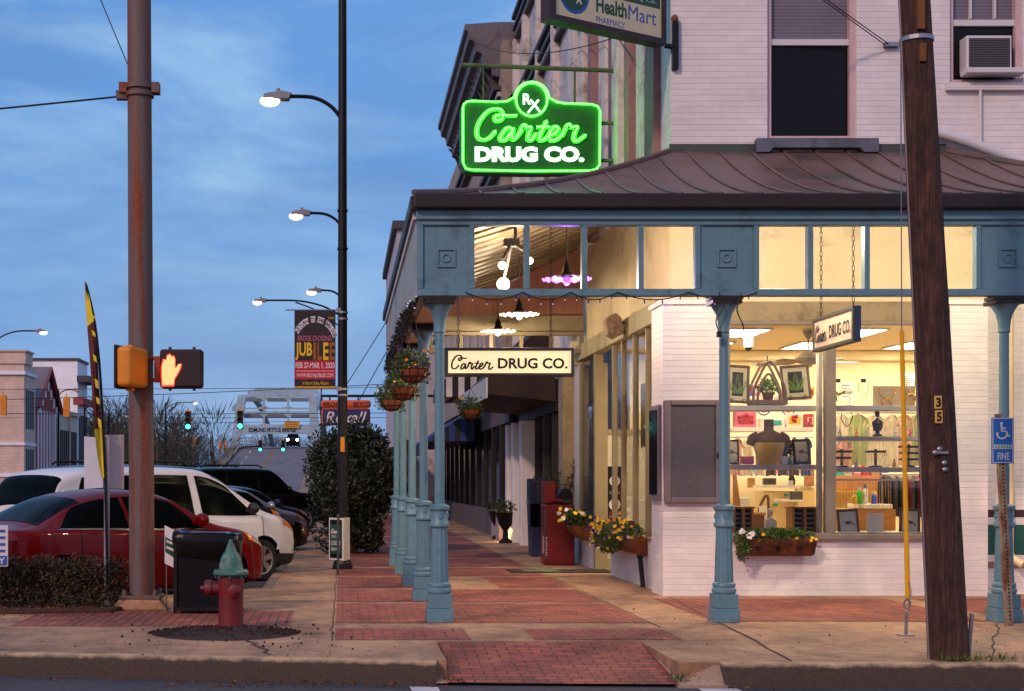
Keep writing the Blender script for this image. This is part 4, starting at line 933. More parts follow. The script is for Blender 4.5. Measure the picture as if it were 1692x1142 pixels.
def car(name, label, cat, pm, pf, group=None, lower=None):
    top, belt, bot, wid, wr = (curve(pf[k]) for k in ('top', 'belt', 'bot', 'w', 'wr')); Ln = pf['L']
    r = root(name, (0, 0, 0), label, cat, group)
    cache = {}
    def sect(x):
        k = round(x, 4)
        if k in cache: return cache[k]
        zt_, zm, zb, w, u = top(x), belt(x), bot(x), wid(x), wr(x); zm = min(zm, zt_ - .012); h = zm - zb
        cp = [(w * .80, zb), (w * .965, zb + .06), (w, zb + .52 * h), (w * .985, zm - .10 * h), (w * .945, zm), ((w * .93 * .42 + u * .58), zm + .62 * (zt_ - zm)), (u, zt_ - .035 - .02 * min(1, (zt_ - zm) * 3)), (u * .6, zt_ - .004), (0, zt_ + .008)]
        cache[k] = cp; return cp
    def Sf(x, t, s=1):
        cp = sect(x); i = min(int(t), 7); f = t - i
        g = lambda j: cp[max(0, min(8, j))] if j <= 8 else (-cp[7][0], cp[7][1])
        a, b, c, d = g(i - 1), g(i), g(i + 1), (g(i + 2) if i + 2 <= 8 else (-cp[7][0], cp[7][1]))
        q = [0.5 * (2 * b[k] + (c[k] - a[k]) * f + (2 * a[k] - 5 * b[k] + 4 * c[k] - d[k]) * f * f + (3 * b[k] - a[k] - 3 * c[k] + d[k]) * f ** 3) for k in (0, 1)]
        return Vector((x, s * q[0], q[1]))
    def Nf(x, t, s):
        a = Sf(min(Ln - .01, x + .02), t, s) - Sf(max(.01, x - .02), t, s); b = Sf(x, min(8, t + .05), s) - Sf(x, max(0, t - .05), s)
        n = a.cross(b); n.normalize()
        c = Sf(x, t, s) - Vector((x, 0, .8)); return n if n.dot(c) > 0 else -n
    xs = [Ln * .5 * (1 - cos(pi * i / 128)) for i in range(129)]; ts = [8 * j / 44 for j in range(45)]
    mb = MB(); vs = []
    ring = [(t, 1) for t in ts] + [(t, -1) for t in reversed(ts[:-1])]
    n = len(ring)
    R = pf['R']; ax = pf['axles']
    for x in xs: vs += [tuple(Sf(x, t, s)) for t, s in ring]
    def arch(p):
        return any((p.x - a) ** 2 + (p.z - R) ** 2 < (R * 1.16) ** 2 for a in ax) and abs(p.y) > .45
    # push the arch opening inwards so that the wheel sits in a real well
    V2 = []
    for p in vs:
        p = Vector(p)
        V2.append(p)
    fs, wf = [], []
    for i in range(len(xs) - 1):
        for j in range(n):
            f = (i * n + j, (i + 1) * n + j, (i + 1) * n + (j + 1) % n, i * n + (j + 1) % n)
            c = sum((V2[q] for q in f), Vector()) / 4
            if all(arch(V2[q]) for q in f): continue
            fs.append(f)
    # snap rim vertices onto the arch circle
    used = {q for f in fs for q in f}
    for q in used:
        p = V2[q]
        if abs(p.y) < .45: continue
        for a in ax:
            d = sqrt((p.x - a) ** 2 + (p.z - R) ** 2); Ra = R * 1.16
            if abs(d - Ra) < .06 and d > 1e-4 and p.z > .16:
                p.x = a + (p.x - a) * Ra / d; p.z = R + (p.z - R) * Ra / d
    mb.v = [tuple(p) for p in V2]; mb.f = fs + [tuple(range(n))[::-1], tuple((len(xs) - 1) * n + j for j in range(n))]
    b = mb.build('body', pm, r, smooth=True, ang=50)
    mb = MB()
    for a in ax:
        for s in (1, -1):
            k = 16; Ra = R * 1.17; wq = wid(a) - .03; vs = []
            for i in range(k + 1):
                t = -.35 + (pi + .7) * i / k; vs += [(a + Ra * cos(t), s * wq, R + Ra * sin(t)), (a + Ra * cos(t), s * (wq - .33), R + Ra * sin(t))]
            mb.add(vs, [(2 * i, 2 * i + 2, 2 * i + 3, 2 * i + 1) for i in range(k)])
    mb.box(.35, Ln - .35, -.55, .55, .16, .3); mb.build('wheel_well', m_well, r)
    def patch(nm, mt, quad, t0, t1, sides, off=.006, nx=10, nt=8, par=r):
        # quad: x at bottom start, bottom end, top start, top end
        for s in sides:
            m_ = MB(); vs = []
            for j in range(nt + 1):
                v = j / nt; t = t0 + (t1 - t0) * v
                for i in range(nx + 1):
                    u_ = i / nx; x0 = quad[0] + (quad[2] - quad[0]) * v; x1 = quad[1] + (quad[3] - quad[1]) * v; x = x0 + (x1 - x0) * u_
                    vs.append(Sf(x, t, s) + Nf(x, t, s) * off)
            m_.add(vs, [(j * (nx + 1) + i, j * (nx + 1) + i + 1, (j + 1) * (nx + 1) + i + 1, (j + 1) * (nx + 1) + i) for j in range(nt) for i in range(nx)])
            m_.build(nm, mt, par, smooth=True)
    def cap(nm, mt, x0, x1, t0, off=.006, nx=9):
        m_ = MB(); vs = []; tt = [t0 + (8 - t0) * j / 8 for j in range(9)]; rg_ = [(t, 1) for t in tt] + [(t, -1) for t in reversed(tt[:-1])]; q = len(rg_)
        for i in range(nx + 1):
            x = x0 + (x1 - x0) * i / nx; vs += [Sf(x, t, s) + Nf(x, t, s) * off for t, s in rg_]
        m_.add(vs, [(i * q + j, (i + 1) * q + j, (i + 1) * q + j + 1, i * q + j + 1) for i in range(nx) for j in range(q - 1)]); m_.build(nm, mt, r, smooth=True)
    for q in pf['side']: patch('side_window', m_carglass, q, 4.14, 5.62, (1, -1))
    for q in pf.get('chrome', ()): patch('window_trim', m_chrome, q, 4.02, 4.12, (1, -1), .008, 14, 1)
    cap('windscreen', m_carglass, pf['ws'][0], pf['ws'][1], 5.9); cap('rear_window', m_carglass, pf['rw'][0], pf['rw'][1], 5.9)
    for x in pf['seams']:
        patch('door_seam', m_well, (x, x + .012, x + pf.get('lean', .02), x + pf.get('lean', .02) + .012), .9, 4.0, (1, -1), .003, 1, 10)
    for x in pf['handles']: patch('door_handle', pm, (x, x + .2, x, x + .2), 3.35, 3.62, (1, -1), .035, 4, 2)
    patch('sill_trim', m_trim, (.9, Ln - .95, .9, Ln - .95), .1, 1.0, (1, -1), .004, 20, 2)
    patch('headlight', m_lens, pf['hl'], 3.0, 4.3, (1, -1), .006, 6, 5); patch('indicator', m_amber, pf['ind'], 3.0, 4.25, (1, -1), .012, 4, 5)
    patch('tail_light', m_tail, pf['tl'], pf.get('tlt', (3.0, 4.2))[0], pf.get('tlt', (3.0, 4.2))[1], (1, -1), .006, 6, 5)
    if lower: patch('bumper_trim', lower, (Ln - .75, Ln - .03, Ln - .75, Ln - .03), .1, pf.get('bt', 2.6), (1, -1), .006, 10, 6); patch('bumper_trim', lower, (.03, .6, .03, .6), .1, 2.4, (1, -1), .006, 8, 6)
    mb = MB(); mb.box(Ln - .1, Ln - .02, -.35, .35, pf['gz'], pf['gz'] + .12); mb.build('grille', m_trim, r, bev=.01)
    for s in (1, -1):
        x = pf['mir']; p = Sf(x, 4.3, s)
        mm = MB(); mm.ball((p.x + .02, p.y + s * .13, p.z + .08), (.07, .12, .09), 12, 8); mm.cyl((p.x, p.y - s * .02, p.z + .03), (p.x, p.y + s * .08, p.z + .05), .03, n=6); mm.build('mirror', pf.get('mirm', pm), r, smooth=True)
    for a in ax:
        for s in (1, -1):
            y = s * (wid(a) - .11); M_ = Rx(radians(-90 * s)); wh = root('wheel', (a, y, R), None, None); wh.parent = r; WL[wh.name] = Vector((a, y, R))
            MB().lathe((a, y, R), [(R * .66, -.09), (R * .9, -.10), (R * .985, -.07), (R, -.04), (R, .04), (R * .985, .07), (R * .9, .10), (R * .68, .095), (R * .66, .06)], 32, M_).build('tyre', m_tyre, wh, smooth=True)
            m_ = MB(); c = Vector((a, y, R))
            m_.lathe((a, y, R), [(R * .67, -.08), (R * .67, .085), (R * .62, .08), (R * .60, -.02), (.02, -.02)], 32, M_)
            m_.lathe((a, y, R), [(.075, .0), (.075, .06), (.05, .075), (.02, .075)], 14, M_)
            for q in range(pf.get('sp', 5)):
                t = 2 * pi * q / pf.get('sp', 5) + .3; d = Vector((cos(t), 0, sin(t))); e = Vector((-sin(t), 0, cos(t))); o_ = Vector((0, s, 0))
                A, B_ = c + d * .05, c + d * R * .63; w0, w1 = .035, .05
                vs = [A + e * w0 + o_ * .02, A - e * w0 + o_ * .02, B_ - e * w1 + o_ * .02, B_ + e * w1 + o_ * .02, A + e * w0 + o_ * .065, A - e * w0 + o_ * .065, B_ - e * w1 + o_ * .072, B_ + e * w1 + o_ * .072]
                m_.add(vs, [(0, 1, 2, 3), (4, 7, 6, 5), (0, 4, 5, 1), (1, 5, 6, 2), (2, 6, 7, 3), (3, 7, 4, 0)])
            m_.build('rim', m_rim, wh)
    return r
SEDAN = dict(L=4.75, R=.325, axles=(1.02, 3.78),
    top=[(0, .72), (.05, .94), (.3, 1.03), (.72, 1.07), (1.4, 1.36), (1.95, 1.475), (2.5, 1.48), (3.0, 1.39), (3.62, 1.06), (4.2, .94), (4.6, .78), (4.75, .58)],
    belt=[(0, .66), (.05, .88), (.4, .97), (.8, 1.0), (1.6, .98), (2.6, .95), (3.6, .94), (4.2, .85), (4.6, .70), (4.75, .52)],
    bot=[(0, .42), (.12, .29), (.6, .19), (4.2, .19), (4.65, .23), (4.75, .36)],
    w=[(0, .60), (.1, .76), (.4, .85), (1.0, .9), (3.8, .9), (4.4, .80), (4.65, .64), (4.75, .46)],
    wr=[(0, .46), (.4, .68), (.75, .66), (1.4, .56), (2.5, .56), (3.0, .6), (3.62, .70), (4.2, .66), (4.6, .5), (4.75, .36)],
    side=[(1.02, 2.10, 1.35, 2.08), (2.17, 3.36, 2.15, 2.86)], chrome=[(1.0, 3.4, 1.02, 3.38)], ws=(2.98, 3.58), rw=(.80, 1.5), seams=(1.3, 2.13, 3.35), handles=(1.42, 2.3),
    hl=(4.28, 4.66, 4.20, 4.56), ind=(4.16, 4.28, 4.10, 4.20), tl=(.04, .42, .06, .36), gz=.55, mir=3.22, sp=5)
VAN = dict(L=5.0, R=.34, axles=(1.02, 4.02),
    top=[(0, .78), (.03, 1.1), (.12, 1.45), (.3, 1.70), (.9, 1.79), (2.5, 1.81), (3.1, 1.73), (3.7, 1.42), (4.15, 1.16), (4.65, 1.02), (4.92, .84), (5.0, .6)],
    belt=[(0, .72), (.05, .95), (1.0, 1.03), (3.3, 1.02), (4.1, 1.03), (4.65, .92), (4.92, .76), (5.0, .54)],
    bot=[(0, .42), (.15, .30), (.6, .22), (4.3, .22), (4.9, .27), (5.0, .4)],
    w=[(0, .74), (.1, .86), (.4, .91), (1.0, .93), (4.0, .93), (4.6, .87), (4.88, .74), (5.0, .56)],
    wr=[(0, .64), (.12, .70), (.3, .70), (1, .71), (2.6, .70), (3.1, .69), (3.7, .72), (4.15, .74), (4.65, .68), (4.92, .56), (5.0, .42)],
    side=[(.42, 1.55, .58, 1.55), (1.68, 2.62, 1.68, 2.56), (2.78, 3.95, 2.70, 3.38)], ws=(3.08, 4.05), rw=(.06, .26), seams=(1.62, 2.69, 4.02), handles=(1.75, 2.82), lean=-.02,
    hl=(4.60, 4.90, 4.56, 4.84), ind=(4.50, 4.78, 4.48, 4.74), tl=(.03, .16, .06, .2), tlt=(3.2, 5.0), gz=.62, mir=3.72, mirm=m_trim, sp=6, bt=1.5)
SUV = dict(L=5.05, R=.37, axles=(1.0, 4.05),
    top=[(0, .9), (.03, 1.2), (.1, 1.58), (.26, 1.79), (1.0, 1.88), (2.7, 1.87), (3.15, 1.76), (3.72, 1.28), (4.2, 1.18), (4.75, 1.10), (4.98, .95), (5.05, .7)],
    belt=[(0, .84), (.05, 1.06), (1, 1.12), (3.6, 1.12), (4.7, 1.02), (4.98, .86), (5.05, .64)],
    bot=[(0, .5), (.15, .38), (.6, .30), (4.3, .30), (4.95, .36), (5.05, .5)],
    w=[(0, .78), (.1, .9), (.4, .95), (1, .96), (4.3, .96), (4.8, .9), (4.97, .8), (5.05, .66)],
    wr=[(0, .68), (.12, .74), (.3, .74), (1, .74), (2.7, .73), (3.2, .73), (3.72, .80), (4.75, .80), (4.98, .68), (5.05, .56)],
    side=[(.36, 1.35, .44, 1.35), (1.48, 2.42, 1.48, 2.40), (2.52, 3.55, 2.50, 3.02)], ws=(3.12, 3.66), rw=(.05, .22), seams=(1.42, 2.47, 3.6), handles=(1.55, 2.6), lean=0,
    hl=(4.70, 4.98, 4.66, 4.95), ind=(4.6, 4.72, 4.58, 4.68), tl=(.03, .14, .05, .16), tlt=(3.0, 4.6), gz=.75, mir=3.4, sp=6)
TH = radians(47)
def park(r, pf, corner, th=TH, z=-.10):
    h = Vector((cos(th), sin(th))); rt = Vector((sin(th), -cos(th)))
    o = Vector(corner) - h * (pf['L'] - .12) - rt * .86
    r.location = (o.x, o.y, z); r.rotation_euler = (0, 0, th); return r
GP = 'cars parked nose to the kerb'
park(car('parked_car', 'maroon sedan parked behind the low hedge and rusty signal pole', 'car', paint('maroon_paint', (104, 0, 6), .0), SEDAN, GP), SEDAN, (-.99, 20.43))
park(car('parked_minivan', 'white minivan parked between the maroon sedan and a black off-roader', 'minivan', paint('white_car_paint', (222, 220, 222), 0), VAN, GP, m_trim), VAN, (-.72, 23.85))
blk = paint('black_car_paint', (16, 16, 20), .2)
suv = car('parked_suv', 'black off-roader parked just beyond the white minivan', 'car', blk, SUV, GP)
park(suv, SUV, (-1.15, 27.7))
rk = MB()
for s in (1, -1): rk.tube([(.7, s * .62, 1.9), (.8, s * .62, 1.95), (2.6, s * .62, 1.95), (2.75, s * .62, 1.88)], .022, 6)
for x in (1.2, 2.2): rk.cyl((x, -.62, 1.95), (x, .62, 1.95), .016, n=6)
rk.build('roof_rack', m_trim, suv)
park(car('parked_car', 'silver sedan with dark bumpers parked beyond the black off-roader', 'car', paint('silver_paint', (150, 150, 158), .6), SEDAN, GP, paint('dark_maroon_paint', (46, 24, 26))), SEDAN, (-.62, 31.6))
park(car('parked_car', 'dark blue sedan parked farther along beside the round evergreen', 'car', paint('navy_paint', (26, 32, 48)), SEDAN, GP), SEDAN, (-.66, 35.6))
o = copy_tree(suv, None, 'black off-roader parked at a far bay behind the evergreen'); park(o, SUV, (-.45, 43), radians(38), -.0)
o = park(car('parked_car', 'pale sedan parked farthest off at the kerb, mostly behind the others', 'car', paint('pale_paint', (176, 186, 200), .3), SEDAN, GP), SEDAN, (-2.3, 48), radians(40))
oc = copy_tree(suv, None, 'oncoming car with lit headlights cresting the bridge road', (-7.2, 214, roadz(212) + .02)); oc.rotation_euler = (0, 0, radians(-90)); oc['group'] = ''; del oc['group']
m_head = emit('headlamp', (1.0, .82, .5), 30)
for c in list(oc.children):
    if c.name.startswith('headlight'):
        bpy.data.objects.remove(c)
for s in (1, -1): 
    mbh = MB().lathe((5.0, s * .68, .92), [(.02, .06), (.15, .04), (.17, 0)], 12, Ry(radians(90))); q = mbh.build('headlight', m_head, None, loc=(0, 0, 0)); q.parent = oc
# ------------------------------------------------------------------ street furniture
m_rust = rusty('rusty_pole_steel', (100, 88, 86), (124, 54, 20), .50, .65, (9, 9, .42))
m_yel = pbr('signal_yellow', (214, 130, 12), .5, 0, .1, 5, .1)
m_lampm = pbr('lamp_housing', (130, 132, 138), .45, .4, .1, 5, .1)
m_bulb = emit('street_lamp_bulb', (1.0, .70, .40), 6)
p = root('signal_pole', (-2.36, 17.1, 0), 'tall rusty steel pole with pedestrian signals at the corner', 'pole')
MB().cyl((-2.36, 17.1, .16), (-2.40, 17.1, 8.2), .150, .138, 28).build('shaft', m_rust, p, smooth=True)
MB().box(-2.60, -2.12, 16.87, 17.33, .12, .165).build('base_plate', m_rust, p, bev=.008)
for sx in (-.18, .18):
    for sy in (-.17, .17): MB().cyl((-2.36 + sx, 17.1 + sy, .16), (-2.36 + sx, 17.1 + sy, .23), .032, .028, 8).build('anchor_bolt', m_rust, p)
mb = MB(); mb.prism([(-2.70, 0), (-2.02, 0), (-2.12, .12), (-2.60, .12)], 'xz', 16.82, 17.4); mb.build('footing', m_conc, p, bev=.02)
mb = MB(); z = 6.02
mb.lathe((-2.388, 17.1, z), [(.147, 0), (.168, 0), (.168, .05), (.147, .05)], 24); mb.lathe((-2.388, 17.1, z + .09), [(.147, 0), (.168, 0), (.168, .06), (.147, .06)], 24)
for s in (-1, 1): mb.box(-2.388 + s * .19 - .045, -2.388 + s * .19 + .045, 17.02, 17.18, z + .04, z + .16)
mb.box(-2.66, -2.53, 17.05, 17.15, z - .03, z + .07); mb.build('clamp_band', m_rust, p)
MB().box(-2.45, -2.415, 16.945, 16.95, 2.55, 2.85).build('tag_plate', m_yel, p)
# pedestrian signals
s1 = root('pedestrian_signal', (-2.36, 16.9, 2.7), 'yellow backed pedestrian signal seen from behind on the rusty pole', 'signal', 'pedestrian signals on the rusty pole')
x0, z0 = P(208, 640, 16.95)[0], P(208, 640, 16.95)[2]
Mz = Rz(radians(70))
MB().obox((-2.42, 16.75, 2.81), (.46, .19, .46), Mz).build('housing', m_yel, s1, bev=.05, seg=3)
MB().obox((-2.52, 16.79, 2.81), (.48, .03, .50), Mz).build('face_frame', m_trim, s1, bev=.03)
mb = MB()
for zz in (3.05, 2.56): mb.obox((-2.45, 16.76, zz), (.05, .08, .04), Mz)
mb.build('hinge_lug', m_yel, s1)
s2 = root('pedestrian_signal', (-1.9, 16.9, 2.7), 'pedestrian signal showing a lit red orange hand', 'signal', 'pedestrian signals on the rusty pole')
xa, xb = P(264, 0, 16.9)[0], P(335, 0, 16.9)[0]; za, zb = P(0, 641, 16.9)[2], P(0, 577, 16.9)[2]
MB().box(xa, xb, 16.88, 17.06, za, zb).build('housing', pbr('signal_red_lit', (44, 3, 5), .6), s2, bev=.035, seg=3)  # red light of the hand is put into the dark housing colour
MB().box(xa + .025, xb - .025, 16.872, 16.879, za + .025, zb - .025).build('face', pbr('signal_face', (30, 1, 3), .5), s2)  # face colour carries the same red hand light
mb = MB()
for xx in (xa + .1, xb - .12):
    mb.box(xx, xx + .03, 16.93, 16.98, zb, zb + .03); mb.box(xx, xx + .03, 16.93, 16.98, za - .03, za)
mb.build('mounting_lug', m_trim, s2)
mb = MB()
for zz in (zb - .1, za + .1): mb.cyl((-2.3, 17.0, zz), (xa + .01, 17.0, zz), .022, n=8)
mb.box(xa - .07, xa + .005, 16.92, 17.04, za + .07, zb - .08); mb.build('bracket', pbr('bracket_orange', (160, 56, 20), .6), s2)
hp = [(268, 606), (271, 594), (275, 596), (277, 588), (281, 586), (284, 590), (287, 589), (289, 594), (289, 607), (291, 608), (295, 602), (299, 602), (297, 610), (291, 621), (288, 626), (287, 636), (269, 636), (268, 620)]
hp = [(P(a, b, 16.87)[0], P(a, b, 16.87)[2]) for a, b in hp]
MB().prism(hp, 'xz', 16.855, 16.87).build('hand_symbol', emit('hand_leds', (1.0, .19, .07), 3.4), s2)
hcx, hcz = sum(a for a, b in hp) / len(hp), sum(b for a, b in hp) / len(hp)
MB().prism([(hcx + (a - hcx) * 1.13, hcz + (b - hcz) * 1.09) for a, b in hp], 'xz', 16.866, 16.871).build('hand_glow', emit('hand_glow_red', (1.0, .05, .02), 1.6), s2)  # wider emitting plate paints a red rim of glow around the hand
# street lamps
def lamp(name, loc, label, arm, hz, lit=True, pole=True, top=9.6, rad=.088):
    x, y, z = loc; r = root(name, loc, label, 'street lamp', 'street lamps')
    if pole: 
        MB().cyl((x, y, z + .1), (x, y, z + top), rad, rad * .72, 14).build('pole', m_black, r, smooth=True)
        MB().box(x - .17, x + .17, y - .17, y + .17, z, z + .08).lathe((x, y, z + .08), [(.16, 0), (.13, .1), (.1, .14)], 12).build('base_plate', m_black, r, bev=.01)
    s = 1 if arm > 0 else -1; L = abs(arm)
    pts = crom([(x, y, hz - .42 * min(1.3, L)), (x + s * L * .22, y, hz - .16 * min(1.3, L)), (x + s * L * .55, y, hz), (x + s * L, y, hz + .02)], 6)
    MB().tube(pts, .034, 8).build('arm', m_black, r, smooth=True)
    if L > 2: MB().tube(crom([(x, y, hz - .95), (x + s * L * .3, y, hz - .38), (x + s * L * .6, y, hz - .05)], 5), .026, 6).build('arm_brace', m_black, r, smooth=True)
    e = x + s * L
    MB().prism([(e - s * .06, hz + .06), (e + s * .12, hz + .10), (e + s * .42, hz + .05), (e + s * .44, hz - .03), (e, hz - .05)][::s], 'xz', y - .1, y + .1).cyl((e + s * .18, y, hz + .08), (e + s * .18, y, hz + .16), .035, n=8).build('head', m_lampm, r, bev=.02)
    MB().ball((e + s * .32, y, hz - .06), (.17, .11, .095), 14, 10).build('bulb', m_bulb if lit else m_lens, r, smooth=True)
    return r
def lampP(px, py, Y): return P(px, py, Y)
main = lamp('street_lamp', (0, 24.8, 0), 'lit street lamp on the tall black pole carrying the banner', -.92, 8.05, True, True, 12.2)
MB().box(-.035, .035, 24.70, 24.713, 2.0, 2.25).build('tag_plate', m_yel, main)
for z in (6.1, 5.45, 4.36, 4.25, 3.05, 2.95): MB().lathe((0, 24.8, z), [(.075, 0), (.092, 0), (.092, .035), (.075, .035)], 16).build('pole_band', m_black if z > 5 else m_galv, main)
lamp('street_lamp', (0, 35.6, 0), 'lit street lamp second along the black pole row', -.82, 8.05, True, True, 9.6)
lamp('street_lamp', (0, 50, 0), 'lit street lamp third along the black pole row', -.75, 8.05, True, True, 9.6)
lamp('street_lamp', (-.1, 54, 0), 'lit cobra head street lamp with a long braced arm above the banner', -2.75, 8.2, True, True, 9)
lamp('street_lamp', (-15.4, 64, 0), 'lit street lamp with a double arm at the left edge of the picture', 1.9, 8.1, True, True, 8.6)
lamp('street_lamp', (-21.2, 93, 0), 'lit street lamp before the peach brick building', .95, 8.05, True, True, 8.1, .1)
lamp('street_lamp', (-18.1, 92.5, 0), 'unlit street lamp before the maroon gable', .9, 7.3, False, True, 7.3)
lamp('street_lamp', (-17.4, 98, 0), 'unlit street lamp before the cream shop row', .9, 6.6, False, True, 6.6)
lamp('street_lamp', (-16.9, 105, 0), 'unlit street lamp past the white building', 1.0, 6.2, False, True, 6.2)
lamp('street_lamp', (-15.1, 124, 0), 'lit street lamp in front of the bare woods', 2.2, 8.2, True, True, 8.2, .1)
lamp('street_lamp', (-2.2, 150, roadz(150)), 'lit street lamp beside the right leg of the bridge', .9, 8.6, True, True, 10)
# traffic lights hung from wires over the far junctions
m_green = emit('green_signal', (.02, 1.0, .55), 14)
def traffic(loc, label, sc=1.0, back=False):
    x, y, z = loc; r = root('traffic_light', loc, label, 'traffic light', 'traffic lights over the street')
    b = MB(); w = .17 * sc
    for k in range(3): b.box(x - w, x + w, y - .12 * sc, y + .12 * sc, z + k * .36 * sc, z + (k * .36 + .345) * sc)
    b.cyl((x, y, z + 1.06 * sc), (x, y, z + 1.3 * sc), .03 * sc, n=6); b.box(x - w * .7, x + w * .7, y - .1 * sc, y + .1 * sc, z + 1.05 * sc, z + 1.12 * sc)
    b.build('housing', m_yel, r, bev=.03 * sc)
    if not back:
        f = MB().box(x - w * 1.02, x + w * 1.02, y - .135 * sc, y - .121 * sc, z, z + 1.05 * sc); f.build('face_plate', m_trim, r)
        for k in range(3):
            MB().lathe((x, y - .136 * sc, z + (k * .36 + .17) * sc), [(.125 * sc, 0), (.11 * sc, .02 * sc), (.03, .03 * sc)], 14, Rx(radians(90))).build('lens', m_green if k == 0 else m_trim, r)
            v = MB(); q = [(x + .14 * sc * cos(t), z + (k * .36 + .17) * sc + .14 * sc * sin(t)) for t in [pi * j / 8 - .2 for j in range(10)]]
            v.add([(a, y - .137 * sc, c) for a, c in q] + [(a, y - .34 * sc, c) for a, c in q], [(j, j + 1, 10 + j + 1, 10 + j) for j in range(9)]); v.build('visor', m_yel, r)
    return r
for px, py, Y, lb, sc, bk in ((311, 710, 84, 'green traffic light hanging in front of the bare woods', 1, 0), (397, 709, 84, 'green traffic light hanging at the left leg of the bridge portal', 1, 0),
    (430, 746, 150, 'small green traffic light low over the bridge road, the left one of two', 1.1, 0), (468, 746, 150, 'small green traffic light low over the bridge road, the right one of two', 1.1, 0),
    (6, 686, 80, 'amber traffic light seen from behind at the left picture edge', 1, 1), (110, 689, 80, 'amber traffic light seen from behind before the cream shop row', 1, 1),
    (262, 766, 140, 'far amber traffic light just right of the rusty pole', 1, 1), (322, 742, 150, 'far amber traffic light low before the woods', 1, 1), (364, 745, 150, 'far amber traffic light near the bridge railing, the left of a close pair', .9, 1), (372, 745, 150.5, 'far amber traffic light near the bridge railing, the right of a close pair', .9, 1)):
    traffic(P(px, py, Y), lb, sc, bk)
# wires
def wire(a, b, sag, r, label, name='overhead_wire'):
    pts = [Vector(a).lerp(Vector(b), i / 16) - Vector((0, 0, sag * 4 * (i / 16) * (1 - i / 16))) for i in range(17)]
    o = MB().tube(pts, r, 5).build(name, m_wire); return tag(o, label, 'cable', 'overhead wires')
wire(P(-900, 668, 84), P(760, 628, 84), .5, .022, 'span wire carrying the two large green traffic lights')
wire(P(-900, 672, 80), P(700, 682, 80), .2, .020, 'level wire crossing behind the signals at roof height')
wire(P(-900, 686, 110), P(720, 690, 110), .1, .022, 'low level wire crossing before the bridge portal')
wire(P(-900, 640, 70), P(690, 640, 70), .1, .014, 'thin wire crossing above the bridge portal')
wire(P(-900, 704, 120), P(600, 694, 120), .3, .022, 'lowest wire crossing the bare woods')
wire(P(250, 742, 150), P(560, 738, 150), .1, .02, 'wire carrying the small lights over the bridge road')
wire((-22, 17.1, 4.5), (-2.6, 17.1, 6.03), .12, .012, 'guy wire pulling left from the clamp on the rusty pole')
wire(P(-92, -620, 17.1), P(213, 112, 17.1), .0, .007, 'thin wire slanting down to the rusty pole from the upper left')
wire(P(700, 470, 58), P(560, 720, 58), .05, .02, 'guy wire slanting down past the evergreen')
wire(P(700, 430, 58), P(570, 640, 58), .05, .018, 'thin guy wire slanting behind the black lamp post')
# ------------------------------------------------------------------ signs
CARTER = [[(620, 685), (570, 686), (528, 683), (498, 686), (490, 702), (500, 716), (522, 712), (538, 690), (530, 658), (500, 645), (450, 660), (405, 712), (384, 770), (392, 815), (425, 828), (462, 812), (495, 775)],
    [(590, 768), (570, 755), (545, 775), (522, 815), (530, 832), (555, 825), (585, 790), (600, 760)], [(600, 758), (590, 800), (595, 825), (615, 815), (650, 770)],
    [(640, 780), (655, 745), (668, 740), (672, 757), (690, 752), (702, 757), (690, 790), (685, 825), (705, 828), (735, 790)],
    [(795, 715), (770, 770), (752, 812), (760, 832), (790, 820), (815, 790)], [(735, 752), (812, 752)],
    [(805, 805), (845, 790), (862, 765), (850, 750), (830, 760), (812, 800), (820, 832), (855, 825), (890, 795)],
    [(885, 805), (915, 745), (930, 738), (938, 755), (965, 750), (975, 755), (960, 790), (955, 825), (975, 835), (1025, 800)]]
def script(mb, o, u, w, wid, hei, r, flat=False, n=6):
    o, u, w = Vector(o), Vector(u).normalized(), Vector(w).normalized(); nn = u.cross(w)
    for st in CARTER:
        p = crom([(a, b, 0) for a, b in st], 5); o = o + nn * (.0012 if flat else 0)
        P3 = [o + u * (q.x - 384) / 641 * wid + w * (835 - q.y) / 190 * hei for q in p]
        if flat:
            k = len(P3); vs = []
            for i, q in enumerate(P3):
                d = (P3[min(i + 1, k - 1)] - P3[max(0, i - 1)]).normalized(); sd = nn.cross(d)
                ww = r * (1.0 + .45 * abs(d.dot(w)))
                vs += [q + sd * ww, q - sd * ww]
            mb.add(vs, [(2 * i, 2 * i + 1, 2 * i + 3, 2 * i + 2) for i in range(k - 1)])
        else: mb.tube(P3, r, n)
NY = 22.4; q_ = NY / 2400.0
nx = lambda px: (px - 566) * q_
nz = lambda py: 1.5 - (py - 795) * q_
cr = lambda a, b: (nx(680 + a / 3.568), nz(b / 3.568))
m_neon = emit('green_neon', (.055, 1.0, .045), 9.0); m_neonw = emit('white_green_neon', (.55, 1.0, .62), 2.2)
m_npanel = pbr('sign_green_enamel', (18, 84, 30), .45, 0, .15, 3, .05); m_nletter = pbr('channel_letter_paint', (110, 214, 104), .5, 0, .1, 6, .05)
ns = root('neon_sign', (nx(876), NY, nz(285)), 'glowing green neon sign reading Carter DRUG CO. below an Rx circle', 'neon sign')
R_ = []
def outl(g):
    pts = [(300 - g, 640), (300 - g, 960), (318, 1000 + g), (360, 1008 + g), (700, 1014 + g), (1050, 1012 + g), (1085, 1004 + g), (1108 + g, 975), (1110 + g, 660), (1098 + g, 630 - g), (1060, 618 - g), (900, 612 - g), (850, 604 - g), (820, 585 - g)]
    c = [(706 + (106 + g) * cos(t), 592 - (106 + g) * sin(t)) for t in [radians(4 + 172 * i / 14) for i in range(15)]]
    pts += c + [(595, 580 - g), (560, 600 - g), (500, 604 - g), (360, 598 - g), (325, 602 - g), (306 - g, 618)]
    return [cr(a, b) for a, b in pts]
MB().prism(outl(9), 'xz', NY, NY + .28).build('cabinet', m_npanel, ns)
